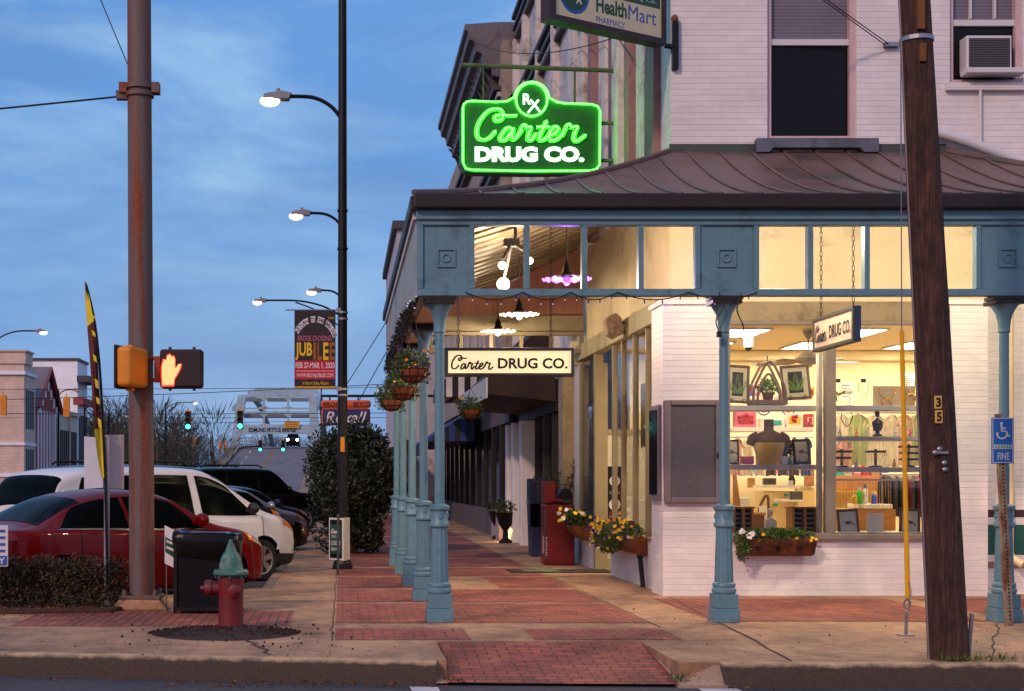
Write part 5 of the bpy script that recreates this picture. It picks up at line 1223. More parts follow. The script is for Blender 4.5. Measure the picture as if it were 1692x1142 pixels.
o = outl(-2); MB().tube([(a, NY - .05, b) for a, b in o] + [(o[0][0], NY - .05, o[0][1])], .014, 8).build('border_tube', m_neon, ns, smooth=True)
c = [(706 + 92 * cos(t), 592 - 98 * sin(t)) for t in [2 * pi * i / 36 for i in range(37)]]
MB().tube([(*cr(a, b)[:1], NY - .05, cr(a, b)[1]) for a, b in c], .015, 8).build('circle_tube', m_neon, ns, smooth=True)
mb = MB(); script(mb, (cr(384, 835)[0], NY - .06, cr(384, 835)[1]), (1, 0, 0), (0, 0, 1), 641 / 3.568 * q_, 190 / 3.568 * q_, .013); mb.build('script_tube', m_neon, ns, smooth=True)
mb = MB(); script(mb, (cr(384, 835)[0], NY - .012, cr(384, 835)[1]), (1, 0, 0), (0, 0, 1), 641 / 3.568 * q_, 190 / 3.568 * q_, .030, True); mb.build('script_letter', m_nletter, ns)
a = cr(372, 958); MB().text('DRUG CO.', (a[0], NY - .03, a[1]), (1, 0, 0), (0, 0, 1), 645 / 3.568 * q_, 92 / 3.568 * q_, .0, .06).build('block_lettering', m_neonw, ns)
a = cr(655, 620); mb = MB().text('R', (a[0], NY - .03, a[1]), (1, 0, 0), (0, 0, 1), .13, .17, 0, .03)
for p0, p1 in ((( 700, 590), (755, 660)), ((748, 592), (685, 668))):
    p0, p1 = cr(*p0), cr(*p1); mb.tube([(p0[0], NY - .03, p0[1]), (p1[0], NY - .03, p1[1])], .016, 6)
mb.build('rx_lettering', m_neonw, ns)
tub = MB()
for z in (7.97,): tub.tube([(nx(765), NY + .14, nz(103)), (4.3, NY + .14, nz(113))], .035, 8)
tub.box(4.24, 4.36, NY + .06, NY + .22, nz(125), nz(98)); tub.cyl((nx(800), NY + .14, nz(170)), (nx(800), NY + .14, nz(105)), .012, n=6); tub.cyl((nx(952), NY + .14, nz(172)), (nx(952), NY + .14, nz(110)), .018, n=6)
tub.tube([(nx(992), NY + .14, nz(200)), (4.3, NY + .14, nz(200))], .03, 6); tub.tube([(nx(992), NY + .14, nz(262)), (4.3, NY + .14, nz(262))], .03, 6)
tub.build('bracket', pbr('bracket_green', (92, 104, 70), .6, .3, .2), ns)
# pharmacy sign on the corner
A, B_ = Vector((2.58, 18.15, 7.27)), Vector((4.27, 19.24, 7.27)); u = (B_ - A).normalized(); w = Vector((0, 0, 1)); nn = u.cross(w); LH = (B_ - A).length
hs = root('pharmacy_sign', tuple(A), 'cream pharmacy sign reading Health Mart mounted high on the corner', 'sign')
def plate(mb, s0, s1, z0, z1, d0, d1):
    vs = [A + u * (s * LH) + w * (z - 7.27) + nn * d for d in (d0, d1) for (s, z) in ((s0, z0), (s1, z0), (s1, z1), (s0, z1))]
    return mb.add(vs, [(0, 1, 2, 3), (7, 6, 5, 4), (0, 4, 5, 1), (1, 5, 6, 2), (2, 6, 7, 3), (3, 7, 4, 0)])
plate(MB(), .0, 1, 7.27, 9.0, -.16, -.004).build('cabinet', pbr('sign_maroon', (58, 30, 34), .5), hs)
plate(MB(), .045, .965, 7.345, 8.95, -.002, .006).build('panel', pbr('sign_cream', (206, 196, 160), .5, 0, .06), hs)
mb = MB(); plate(mb, 0, 1, 7.27, 7.345, -.002, .03); plate(mb, 0, .045, 7.345, 9, -.002, .03); plate(mb, .965, 1, 7.345, 9, -.002, .03); mb.build('frame', pbr('sign_maroon_frame', (46, 24, 28), .5), hs)
m_hg = pbr('sign_green', (14, 70, 44), .5, 0, .06); m_hb = pbr('sign_blue', (28, 84, 160), .5, 0, .06)
PT = lambda s, z, d=.008: tuple(A + u * (s * LH) + w * (z - 7.27) + nn * d)
MB().text('Health', PT(.39, 7.50), u, w, .265 * LH, .20, 0, .03).build('lettering', m_hg, hs)
MB().text('Mart', PT(.668, 7.50), u, w, .25 * LH, .19, 0, 0).build('lettering', m_hb, hs)
MB().text('PHARMACY', PT(.39, 7.37), u, w, .25 * LH, .08, 0, .0).build('lettering', m_hb, hs)
plate(MB(), .36, .95, 7.735, 7.86, .007, .010).build('header_band', m_hg, hs); MB().text('Carter Drug Co.', PT(.44, 7.77, .012), u, w, .48 * LH, .07, 0).build('lettering', m_white, hs)
def disc(mb, s, z, r, d, n=32, r2=0):
    c = A + u * (s * LH) + w * (z - 7.27) + nn * d
    return mb.add([c + (u * cos(t) + w * sin(t)) * r for t in [2 * pi * i / n for i in range(n)]], [tuple(range(n))])
disc(MB(), .205, 7.66, .25, .008).build('ring', m_hb, hs); disc(MB(), .205, 7.66, .205, .011).build('roundel', m_hg, hs)
mb = MB().text('R', PT(.14, 7.64, .014), u, w, .14, .18, 0, .01); mb.text('x', PT(.215, 7.545, .014), u, w, .11, .13, 0, .01); mb.build('lettering', pbr('sign_ivory', (222, 216, 190), .5), hs)
mb = MB(); mb.box(4.37, 4.45, 19.22, 19.298, 6.96, 7.58); mb.tube([tuple(B_), (4.41, 19.24, 7.25)], .035, 6); mb.build('bracket', m_black, hs); MB().tube([(4.27, 19.24, 8.9), (4.41, 19.29, 8.9)], .035, 6).build('bracket', m_black, hs)
MB().ball((4.40, 19.24, 7.62), (.05, .06, .06), 10, 6).build('insulator', m_brown, hs)
# hanging signs under the porch
m_signface = emit('backlit_sign_face', (1.0, .80, .46), .80); m_sframe = pbr('sign_frame', (64, 66, 58), .5, 0, .12); m_sletter = pbr('sign_letter', (34, 40, 38), .6, 0, .1)
def chain(mb, p, q, r=.012):
    p, q = Vector(p), Vector(q); n = int((q - p).length / .055); 
    for i in range(n):
        a, b = p.lerp(q, i / n), p.lerp(q, (i + 1.12) / n); s = Vector((.012, 0, 0)) if i % 2 else Vector((0, .012, 0))
        mb.tube([a + s, b + s], .0045, 4); mb.tube([a - s, b - s], .0045, 4)
    return mb
h1 = root('hanging_sign', (2.0, 17.5, 2.76), 'long cream sign reading Carter DRUG CO. hung across the walk under the porch', 'sign')
MB().box(1.233, 2.79, 17.5, 17.62, 2.763, 3.106).build('cabinet', m_sframe, h1)
mb = MB()
for a in ((1.233, 2.79, 2.763, 2.80), (1.233, 2.79, 3.068, 3.106), (1.233, 1.272, 2.80, 3.068), (2.752, 2.79, 2.80, 3.068)): mb.box(a[0], a[1], 17.47, 17.4985, a[2], a[3])
mb.build('frame', m_sframe, h1, bev=.006)
MB().box(1.272, 2.752, 17.488, 17.497, 2.80, 3.068).build('panel', m_signface, h1)
mb = MB(); script(mb, (1.315, 17.485, 2.845), (1, 0, 0), (0, 0, 1), .50, .17, .0075, True); mb.build('script_lettering', m_sletter, h1)
MB().text('DRUG CO.', (1.87, 17.485, 2.853), (1, 0, 0), (0, 0, 1), .84, .13, 0, .03).build('block_lettering', m_sletter, h1)
mb = MB(); chain(mb, (1.40, 17.56, 3.106), (1.40, 17.56, 4.72)); mb.build('chain', m_chain, h1); mb = MB(); chain(mb, (2.52, 17.56, 3.106), (2.52, 17.56, 5.0)); mb.build('chain', m_chain, h1)
h2 = root('hanging_sign', (5.71, 16.9, 3.06), 'small cream sign reading Carter DRUG CO. hung end on before the shop window', 'sign')
MB().box(5.72, 5.785, 16.2, 17.6, 3.06, 3.46).build('cabinet', pbr('sign_blue_end', (38, 60, 96), .5), h2)
mb = MB()
for a in ((16.2, 17.6, 3.06, 3.10), (16.2, 17.6, 3.42, 3.46), (16.2, 16.25, 3.10, 3.42), (17.55, 17.6, 3.10, 3.42)): mb.box(5.69, 5.7195, a[0], a[1], a[2], a[3])
mb.build('frame', m_sframe, h2, bev=.004)
MB().box(5.705, 5.718, 16.25, 17.55, 3.10, 3.42).build('panel', pbr('sign_pale', (214, 186, 160), .6, 0, .1), h2)
mb = MB(); script(mb, (5.70, 17.50, 3.16), (0, -1, 0), (0, 0, 1), .42, .20, .008, True); mb.build('script_lettering', m_sletter, h2)
MB().text('DRUG CO.', (5.70, 17.02, 3.17), (0, -1, 0), (0, 0, 1), .72, .155, 0, .03).build('block_lettering', m_sletter, h2)
mb = MB(); chain(mb, (5.75, 17.45, 3.46), (5.75, 17.45, 5.05)); mb.build('chain', m_chain, h2); mb = MB(); chain(mb, (5.75, 16.35, 3.46), (5.75, 16.35, 4.72)); mb.build('chain', m_chain, h2)
# banner on the lamp post
m_ban = pbr('banner_black', (36, 30, 40), .7, 0, .15, 4, .1); BY = 24.74; bq = BY / 2400
bxx = lambda px: (px - 566) * bq
bzz = lambda py: 1.5 - (py - 795) * bq
bn = root('banner', (bxx(520), BY, bzz(642)), 'black festival banner lettered JUBILEE hung on the tall black lamp post', 'banner')
MB().box(bxx(486.5), bxx(554.5), BY, BY + .012, bzz(641.5), bzz(512.5)).build('cloth', m_ban, bn)
def strip(nm, py0, py1, mt, d=.003): MB().box(bxx(487), bxx(554), BY - d, BY - d + .002, bzz(py1), bzz(py0)).build(nm, mt, bn)
strip('red_band', 596, 626.5, pbr('banner_red', (186, 18, 44), .7, 0, .08)); strip('gold_band', 638.5, 641.3, pbr('banner_gold', (206, 160, 24), .7, 0, .08))
T = lambda s, x0, x1, y0, y1, mt, bold=.0, d=.006: MB().text(s, (bxx(x0), BY - d, bzz(y1)), (1, 0, 0), (0, 0, 1), bxx(x1) - bxx(x0), bzz(y0) - bzz(y1), 0, bold).build('lettering', mt, bn)
m_by = pbr('banner_yellow', (226, 186, 14), .7, 0, .06); m_bbr = pbr('banner_brown', (150, 92, 34), .7, 0, .06); m_bm = pbr('banner_mauve', (176, 92, 116), .7, 0, .06); m_bw = pbr('banner_white', (216, 212, 220), .7, 0, .05)
T('JUB', 488, 516, 566, 595, m_by, .03); T('I', 518, 522, 566, 595, m_bbr, .03); T('L', 524.5, 532, 566, 595, m_bbr, .03); T('E', 534, 543, 566, 595, m_by, .03); T('E', 545, 553.5, 566, 595, m_bbr, .03)
T('BRIDGE CROSSING', 492, 548, 554.5, 563.5, m_bm, .02); T('FEB 27-MAR 1, 2020', 488.5, 553, 599, 610, m_bw, .02); T('WWW.SELMAJUBILEE.COM', 490, 551, 617, 625, m_bw, .01); T('in Historic Selma, Alabama', 500, 543, 630, 636.5, m_by, 0); T('2020', 542, 552, 524, 527, m_by)
MB().box(bxx(489), bxx(552), BY - .0055, BY - .005, bzz(613.6), bzz(612.8)).build('text_line', m_bw, bn)
for wd, a0, a1 in (('RETURN', 150, 108), ('TO', 101, 89), ('THE', 83, 66), ('BRIDGE', 60, 20)):
    r_ = 41.0; cy = 572
    n_ = len(wd); 
    q = MB(); pts = []
    for k, rr in ((0, r_ + 8.5), (1, r_ - 1.5)):
        rngk = [radians(a0 + (a1 - a0) * i / 8) for i in range(9)]
        pts += [(bxx(520.5 + rr * .80 * cos(t)), BY - .004, bzz(cy - rr * sin(t))) for t in (rngk if k == 0 else rngk[::-1])]
    q.add(pts, [tuple(range(len(pts)))]); q.build('word_plate', m_bw, bn)
    q = MB()
    for i, chh in enumerate(wd):
        t = radians(a0 + (a1 - a0) * (i + .5) / n_); c = (520.5 + r_ * .80 * cos(t), cy - r_ * sin(t)); uu = Vector((sin(t), 0, -cos(t))); ww = Vector((cos(t), 0, sin(t)))
        o = Vector((bxx(c[0]), BY - .007, bzz(c[1]))) - uu * .02; q.text(chh, o, uu, ww, .042 if chh != 'I' else .012, .065, 0, .02)
    q.build('lettering', m_ban, bn)
for py in (512, 642): MB().cyl((bxx(472), BY + .02, bzz(py)), (-.02, BY + .02, bzz(py)), .012, n=6).box(bxx(556), bxx(563), BY - .02, BY + .06, bzz(py + 4), bzz(py - 3)).build('banner_rod', m_galv, bn)
# old drugstore sign farther along
ws = root('projecting_sign', (.2, 56, 3.5), 'old orange and blue projecting sign behind the black lamp post', 'sign')
wq = 56 / 2400; wx = lambda px: (px - 566) * wq; wz = lambda py: 1.5 - (py - 795) * wq
m_or = pbr('sign_orange', (222, 92, 24), .5, 0, .1); m_nb = pbr('sign_navy', (38, 46, 92), .5, 0, .1)
MB().box(wx(530), wx(613), 56, 56.25, wz(674), wz(661)).build('top_panel', m_or, ws, bev=.1)
MB().box(wx(531), wx(612), 56.02, 56.23, wz(703), wz(674.2)).build('lower_panel', m_or, ws, bev=.12); MB().box(wx(533), wx(610), 55.97, 56.015, wz(701), wz(676)).build('lower_face', m_nb, ws, bev=.1)
MB().text('WILCHER', (wx(532), 55.98, wz(671)), (1, 0, 0), (0, 0, 1), wx(566) - wx(532), .16, 0, .02).text('BRYCO', (wx(584), 55.98, wz(671)), (1, 0, 0), (0, 0, 1), wx(611) - wx(584), .16, 0, .02).build('lettering', m_sletter, ws)
MB().text('Rexall', (wx(537), 55.95, wz(699)), (1, 0, 0), (0, 0, 1), wx(606) - wx(537), .44, 0, .01, .3).build('lettering', m_bw, ws)
mb = MB(); mb.cyl((wx(532), 56.12, wz(654)), (3.9, 56.12, wz(654)), .05, n=6); mb.cyl((wx(545), 56.12, wz(654)), (wx(545), 56.12, wz(661)), .03, n=6); mb.cyl((wx(592), 56.12, wz(654)), (wx(592), 56.12, wz(661)), .03, n=6); mb.build('bracket', m_black, ws)
# ------------------------------------------------------------------ porch lamps
def point(name, loc, en, col, r=.06, parent=None):
    l = bpy.data.lights.new(name, 'POINT'); l.energy = en; l.color = col; l.shadow_soft_size = r
    o = bpy.data.objects.new(name, l); COL.objects.link(o)
    o.location = Vector(loc) - (WL[parent.name] if parent else Vector()); o.parent = parent; return o
m_shade = pbr('white_enamel_shade', (226, 224, 220), .35, 0, .05, 4, .05)
def pendant(loc, label, top, bulb, en, col, zr):
    x, y, z = loc; r = root('pendant_lamp', loc, label, 'pendant lamp', 'pendant lamps under the porch')
    MB().cyl((x, y, z + .2), (x, y, top), .011, n=6).build('rod', m_dgrey, r)
    MB().lathe((x, y, z), [(.085, .03), (.08, .06), (.05, .10), (.045, .16), (.025, .20), (.012, .24)], 16).build('socket_cap', m_black, r, smooth=True)
    mb = MB(); n = 64; vs = []
    for rr, zz, wv in ((.06, .045, 0), (.15, .035, .0), (.24, .018, .006), (.305, .0, .012)):
        for j in range(n): vs.append((x + rr * cos(2 * pi * j / n), y + rr * sin(2 * pi * j / n), z + zz + wv * sin(j * pi / 2)))
    mb.add(vs, [(i * n + j, i * n + (j + 1) % n, (i + 1) * n + (j + 1) % n, (i + 1) * n + j) for i in range(3) for j in range(n)])
    mb.build('lamp_shade', m_shade, r, smooth=True, ang=80)
    MB().ball((x, y, z - .015), (.05, .05, .06), 12, 8).build('bulb', bulb, r, smooth=True)
    point('lamp_light', (x, y, z - .13), en, col, .05, r); return r
m_purple = emit('purple_bulb', (.24, .06, 1.0), 3.2)
pendant((2.78, 18.0, 4.0), 'pendant lamp glowing purple nearest the street', 5.0, m_purple, 55, (.36, .10, 1.0), 0)
pendant((2.74, 22.5, 4.08), 'white glowing pendant lamp in the middle of the porch', 5.0, m_warm, 75, (1, .79, .50), 0)
pendant((2.70, 25.2, 4.10), 'white glowing pendant lamp at the far end of the porch', 5.0, m_warm, 65, (1, .79, .50), 0)
fl = root('flood_lamp', (2.15, 18.9, 4.5), 'cluster of three bare flood bulbs fixed under the porch roof', 'lamp')
mb = MB(); mb.box(2.1, 2.3, 18.84, 18.96, 4.55, 4.65); mb.tube([(2.2, 18.9, 4.6), (2.12, 18.85, 4.45), (2.08, 18.85, 4.38)], .025, 8); mb.tube([(2.2, 18.9, 4.6), (2.36, 18.85, 4.50), (2.42, 18.85, 4.42)], .025, 8); mb.tube([(2.2, 18.9, 4.6), (2.15, 19.1, 4.3), (2.13, 19.15, 4.2)], .025, 8); mb.tube([(2.25, 18.9, 4.6), (2.25, 18.9, 4.95)], .02, 6); mb.build('bracket', m_dgrey, fl, smooth=True)
for p_, d in (((2.07, 18.85, 4.30), .05), ((2.43, 18.85, 4.36), .045), ((2.12, 19.16, 4.10), .085)): MB().ball(p_, d, 14, 10).build('bulb', m_warm, fl, smooth=True)
point('lamp_light', (2.25, 19.0, 4.05), 190, (1, .79, .50), .12, fl)
# extra lamp light that the photograph shows on the front porch wall
for xx, lb_ in ((5.0, 'small bare lamp under the porch roof above the shop window'), (8.3, 'small bare lamp under the porch roof right of the wooden pole')):
    fx = root('porch_lamp', (xx, 16.6, 4.55), lb_, 'lamp', 'small lamps under the front porch roof')
    MB().box(xx - .08, xx + .08, 16.5, 16.7, 4.62, 4.75).build('housing', m_dgrey, fx); MB().ball((xx, 16.6, 4.58), .06, 12, 8).build('bulb', m_warm, fx, smooth=True); point('lamp_light', (xx, 16.6, 4.44), 270, (1, .84, .60), .08, fx)
# string lights along the beam and down the left side
sl = root('string_lights', (1.0, 15.38, 3.5), 'thin black string of tiny fairy lights looped under the front beam', 'lights')
mb = MB(); bl = MB(); x = 1.3
while x < 4.1:
    x2 = x + rnd.uniform(.45, .8); pts = [(x + (x2 - x) * i / 8, 15.385, 3.50 - .08 * sin(pi * i / 8)) for i in range(9)]; mb.tube(pts, .006, 4)
    for i in range(1, 9, 2): mb.cyl(pts[i], (pts[i][0], 15.385, pts[i][2] - .045), .006, n=4); bl.ball((pts[i][0], 15.385, pts[i][2] - .05), .007, 6, 4)
    x = x2
mb.tube(crom([(3.98, 15.36, 3.5), (4.02, 15.34, 3.34), (3.95, 15.36, 3.2), (3.98, 15.35, 3.08)], 5), .007, 5); mb.tube(crom([(4.2, 15.3, 3.48), (4.15, 15.28, 3.3), (4.22, 15.28, 3.12), (4.18, 15.28, 3.0)], 5), .008, 5); mb.box(3.955, 4.0, 15.33, 15.37, 3.02, 3.08)
mb.build('cord', m_wire, sl); bl.build('fairy_bulb', emit('fairy_bulb', (.6, .5, 1.0), .8), sl)
sl = root('string_lights', (.76, 16, 3.45), 'dark tangled garland of string lights along the left edge of the porch', 'lights')
mb = MB(); bl = MB()
for k in range(5):
    pts = [(.74 + rnd.uniform(-.05, .06), 15.6 + i * .22, 3.43 + rnd.uniform(-.09, .06)) for i in range(44)]; mb.tube(crom(pts, 3), .008, 4)
    for p_ in pts[::9]: bl.ball(p_, .009, 6, 4)
mb.leaves((.74, 20.2, 3.40), (.05, 4.6, .09), 900, .07, .02, rnd); mb.build('cord', m_wire, sl); bl.build('fairy_bulb', emit('fairy_bulb_warm', (.8, .7, .8), .5), sl)
# ------------------------------------------------------------------ flowers
FC = {'yellow': pbr('yellow_petal', (232, 186, 20), .6, 0, .15, 20, 0), 'white': pbr('white_petal', (226, 222, 226), .6, 0, .06, 20, 0), 'purple': pbr('purple_petal', (74, 44, 116), .6, 0, .2, 20, 0), 'wine': pbr('wine_petal', (84, 14, 34), .6, 0, .2, 20, 0), 'orange': pbr('orange_petal', (226, 140, 16), .6, 0, .15, 20, 0)}
def pansies(r, spots, cols, rg, sz=.035):
    by = {}
    for c, rad, n in spots:
        for _ in range(n):
            p = Vector((c[0] + rg.uniform(-1, 1) * rad[0], c[1] + rg.uniform(-1, 1) * rad[1], c[2] + rg.uniform(-1, 1) * rad[2])); k = rg.choice(cols); mb = by.setdefault(k, MB())
            d = Vector((rg.uniform(-.6, .4), -1, rg.uniform(-.1, .8))).normalized(); a = d.orthogonal().normalized(); b = d.cross(a)
            for j in range(5):
                t = 2 * pi * j / 5; s = sz * rg.uniform(.8, 1.2); q = a * cos(t) + b * sin(t); e = d.cross(q)
                mb.add([p, p + q * s * .6 + e * s * .5 + d * .006, p + q * s * 1.15 + d * .004, p + q * s * .6 - e * s * .5 + d * .006], [(0, 1, 2, 3)])
    for k, mb in by.items(): mb.build('blossoms', FC[k], r)
def basket(loc, label, rad, cols, seed, hang):
    x, y, z = loc; r = root('hanging_basket', loc, label, 'flower basket', 'hanging flower baskets'); rg = random.Random(seed)
    MB().lathe((x, y, z), [(.03, -rad * .95), (rad * .5, -rad * .85), (rad * .82, -rad * .5), (rad * .97, -.02), (rad, 0), (rad * .9, .01)], 22).build('bowl', m_coco, r, smooth=True)
    mb = MB()
    for j in range(10):
        t = 2 * pi * j / 10; mb.tube([(x + q * rad * cos(t) * 1.02, y + q * rad * sin(t) * 1.02, z + h * rad) for q, h in ((1, 0), (.84, -.5), (.52, -.86), (.04, -.97))], .005, 4)
    for q, h in ((1.02, 0), (.86, -.5), (.54, -.86)): mb.tube([(x + q * rad * cos(t), y + q * rad * sin(t), z + h * rad) for t in [2 * pi * i / 20 for i in range(21)]], .006, 4)
    for j in range(3): t = 2 * pi * j / 3; mb.tube([(x + rad * cos(t), y + rad * sin(t), z), (x, y, hang)], .004, 4)
    mb.build('wire_frame', m_wire, r)
    MB().leaves((x - .03, y, z + .08), (rad * 1.15, rad * 1.1, .16), 700, .05, .022, rg).leaves((x - rad * .8, y, z - .02), (.1, .15, .16), 180, .05, .02, rg).leaves((x + rad * .8, y, z - .05), (.06, .12, .14), 120, .05, .02, rg).build('foliage', m_leafy, r)
    pansies(r, [((x - .02, y - .04, z + .13), (rad * 1.1, rad, .13), 22)], cols, rg, .019); return r
basket((.85, 17.5, 2.85), 'hanging basket of purple and orange flowers nearest the street', .18, ['purple', 'purple', 'orange', 'purple', 'wine'], 1, 3.5)
basket((.80, 19.1, 2.73), 'hanging basket of purple flowers second from the street', .18, ['purple', 'purple', 'yellow'], 2, 3.5)
basket((.745, 22.1, 2.74), 'hanging basket of pale yellow flowers third from the street', .185, ['yellow', 'purple', 'white'], 3, 3.5)
basket((2.47, 28.0, 2.88), 'hanging basket of yellow flowers beyond the porch end', .2, ['yellow', 'yellow', 'purple'], 4, 3.3)
rg = random.Random(11)
pl = root('flower_planter', (4.2, 21.6, .6), 'long coir planter packed with yellow and wine pansies under the side window', 'planter')
MB().prism([(4.27, .44), (4.16, .46), (4.07, .60), (4.06, .72), (4.27, .72)], 'xz', 20.35, 23.1).build('coir_trough', m_coco, pl, bev=.03)
MB().leaves((4.12, 21.7, .76), (.2, 1.5, .14), 3000, .06, .026, rg).leaves((4.02, 22.1, .60), (.12, 1.05, .18), 1500, .06, .026, rg).build('foliage', m_leafy, pl)
pansies(pl, [((4.04, 21.7, .80), (.16, 1.5, .14), 120), ((3.98, 22.3, .66), (.1, .8, .18), 70)], ['yellow', 'yellow', 'orange', 'yellow', 'orange', 'yellow', 'wine', 'wine', 'white', 'purple'], rg, .026)
pl = root('flower_planter', (4.15, 25.3, .6), 'small coir basket with yellow and white pansies beside the red newspaper box', 'planter')
MB().prism([(4.28, .46), (4.12, .5), (3.98, .66), (3.97, .74), (4.28, .74)], 'xz', 25.0, 25.9).build('coir_trough', m_coco, pl, bev=.03)
MB().leaves((4.05, 25.3, .86), (.22, .45, .13), 900, .07, .03, rg).build('foliage', m_leafy, pl); pansies(pl, [((3.95, 25.1, .92), (.2, .4, .12), 18)], ['yellow', 'yellow', 'white'], rg, .036)
pl = root('window_box', (5.6, 18.83, .5), 'rusty metal window box with stars and trailing green plants under the shop window', 'planter')
MB().prism([(18.92, .52), (18.80, .55), (18.72, .70), (18.70, .765), (18.92, .765)], 'yz', 5.12, 6.12).build('metal_box', rusty('box_rust', (74, 42, 28), (120, 66, 34), .6, .8, (8, 8, 8)), pl, bev=.02)
mb = MB()
for xx in (5.36, 5.62, 5.9):
    pts = []
    for j in range(10):
        t = pi / 2 + pi * j / 5; rr = .055 if j % 2 == 0 else .022; pts.append((xx + rr * cos(t), 18.752 - .07 * (rr * sin(t)) , .635 + rr * sin(t)))
    mb.add([(a, b - .012, c) for a, b, c in pts], [tuple(range(10))])
mb.build('star', m_chain, pl)
MB().leaves((5.58, 18.78, .80), (.52, .10, .07), 1500, .06, .022, rg).leaves((5.16, 18.72, .66), (.07, .06, .18), 260, .06, .022, rg).build('foliage', foliage('ivy_leaves', [(22, 42, 14), (52, 84, 26), (92, 124, 44)]), pl)
pansies(pl, [((5.2, 18.68, .83), (.07, .05, .05), 4)], ['white'], rg, .040); pansies(pl, [((5.7, 18.68, .78), (.4, .05, .05), 7)], ['yellow'], rg, .02)
# ------------------------------------------------------------------ corner furniture
hy = root('fire_hydrant', (-1.13, 14.7, 0), 'red fire hydrant with worn green bonnet in a ring of mulch', 'hydrant')
m_hred = pbr('hydrant_red', (108, 8, 20), .55, 0, .25, 5, .3, dirt=(70, 26, 20), dirt_amt=.5, dscale=7, chips=(60, 34, 28)); m_hgr = pbr('hydrant_green', (54, 104, 92), .55, 0, .2, 6, .2, dirt=(132, 150, 138), dirt_amt=.45, dscale=9, chips=(84, 60, 50))
MB().lathe((-1.13, 14.7, 0), [(.135, 0), (.128, .04), (.124, .3), (.128, .40), (.135, .47), (.135, .53), (.12, .545)], 28).build('barrel', m_hred, hy, smooth=True)
MB().lathe((-1.13, 14.7, .53), [(.12, 0), (.165, .015), (.178, .03), (.178, .055), (.165, .07), (.122, .075), (.116, .13), (.10, .19), (.075, .24), (.058, .255), (.052, .28), (.04, .30), (.034, .335), (.022, .34), (.02, .375), (.012, .38)], 28).build('bonnet', m_hgr, hy, smooth=True)
M_ = Ry(radians(-90)); MB().lathe((-1.23, 14.7, .415), [(.07, 0), (.07, .09), (.085, .092), (.085, .10), (.085, .15), (.075, .165), (.03, .17), (.025, .21)], 18, M_).build('side_nozzle', m_hred, hy, smooth=True)
M_ = Rx(radians(90)) ; MB().lathe((-1.08, 14.6, .40), [(.06, 0), (.06, .05), (.068, .052), (.068, .09), (.055, .1), (.022, .102), (.02, .13)], 16, M_).build('front_nozzle', m_hred, hy, smooth=True)
mb = MB()
for j in range(8): t = 2 * pi * j / 8; mb.cyl((-1.13 + .15 * cos(t), 14.7 + .15 * sin(t), .525), (-1.13 + .15 * cos(t), 14.7 + .15 * sin(t), .61), .013, n=6)
mb.build('bonnet_bolts', m_hgr, hy)
tb = root('litter_bin', (-1.55, 16.75, 0), 'square black mesh litter bin lined with a shiny black bag behind the hydrant', 'bin')
def meshmat():
    m, N, L, B = base('bin_mesh'); v = coords(N, L, (1, 1, 1)); ck = N.new('ShaderNodeTexChecker'); ck.inputs['Scale'].default_value = 46; L.new(v, ck.inputs[0])
    L.new(mixc(N, L, ck.outputs['Fac'], (.004, .004, .006), (.018, .017, .02)), B.inputs['Base Color']); B.inputs['Roughness'].default_value = .8; B.inputs['Specular IOR Level'].default_value = .08; bump(N, L, B, ck.outputs['Fac'], .6, .01); return m
MB().box(-1.89, -1.21, 16.42, 17.06, .03, .80).build('mesh_body', meshmat(), tb, bev=.02)
mb = MB()
for xx in (-1.89, -1.21):
    for yy in (16.42, 17.06): mb.box(xx - .02, xx + .02, yy - .02, yy + .02, 0, .84)
mb.box(-1.91, -1.19, 16.395, 16.415, .03, .08); mb.build('frame', m_black, tb)
bagm = pbr('black_bag', (14, 11, 12), .22, 0, .2, 9, .3); bagm.node_tree.nodes['Principled BSDF'].inputs['IOR'].default_value = 1.3
rg = random.Random(4); mb = MB(); n = 40; vs = []
for i, (o_, z) in enumerate(((-.05, .90), (.02, .915), (.045, .88), (.05, .80), (.045, .70), (.03, .62))):
    for j in range(n):
        t = 2 * pi * j / n; ex = (abs(cos(t)) ** .25) * (1 if cos(t) > 0 else -1); ey = (abs(sin(t)) ** .25) * (1 if sin(t) > 0 else -1); s = rg.uniform(-.014, .014)
        dz = -.14 * max(0, cos(t)) * (i / 5.0) + .12 * max(0, -cos(t)) * (i / 5.0)
        vs.append((-1.55 + (.33 + o_ + s) * ex, 16.74 + (.31 + o_ + s) * ey, z + dz + rg.uniform(-.012, .012)))
mb.add(vs, [(i * n + j, i * n + (j + 1) % n, (i + 1) * n + (j + 1) % n, (i + 1) * n + j) for i in range(5) for j in range(n)] + [tuple(range(n))]); mb.build('bin_bag', bagm, tb, smooth=True, ang=80)
# utility pole
def polewood():
    m, N, L, B = base('weathered_pole_wood'); n = noise(N, L, coords(N, L, (26, 26, 1.6)), 1.0, 12, .78, 1.2); n2 = noise(N, L, coords(N, L, (7, 7, 3.2)), 1.2, 8, .7, .8); n3 = noise(N, L, coords(N, L, (60, 60, 5)), 1.0, 6, .7)
    col = ramp(N, L, n, [(.30, lin((22, 16, 16))), (.48, lin((66, 44, 38))), (.62, lin((96, 66, 54))), (.78, lin((150, 112, 92)))])
    col = mixc(N, L, .8, col, ramp(N, L, n2, [(.36, (.35, .33, .33)), (.52, (.9, .86, .84)), (.68, (1.3, 1.22, 1.16))]), 'MULTIPLY')
    L.new(col, B.inputs['Base Color']); B.inputs['Roughness'].default_value = .95
    h = mixc(N, L, .5, n, mixc(N, L, .5, n2, n3)); bump(N, L, B, h, 1.0, .03); return m
up = root('utility_pole', (5.1, 12.2, 0), 'leaning dark wooden utility pole numbered 35 in front of the shop window', 'pole')
PX = lambda z: 5.115 - .0525 * z
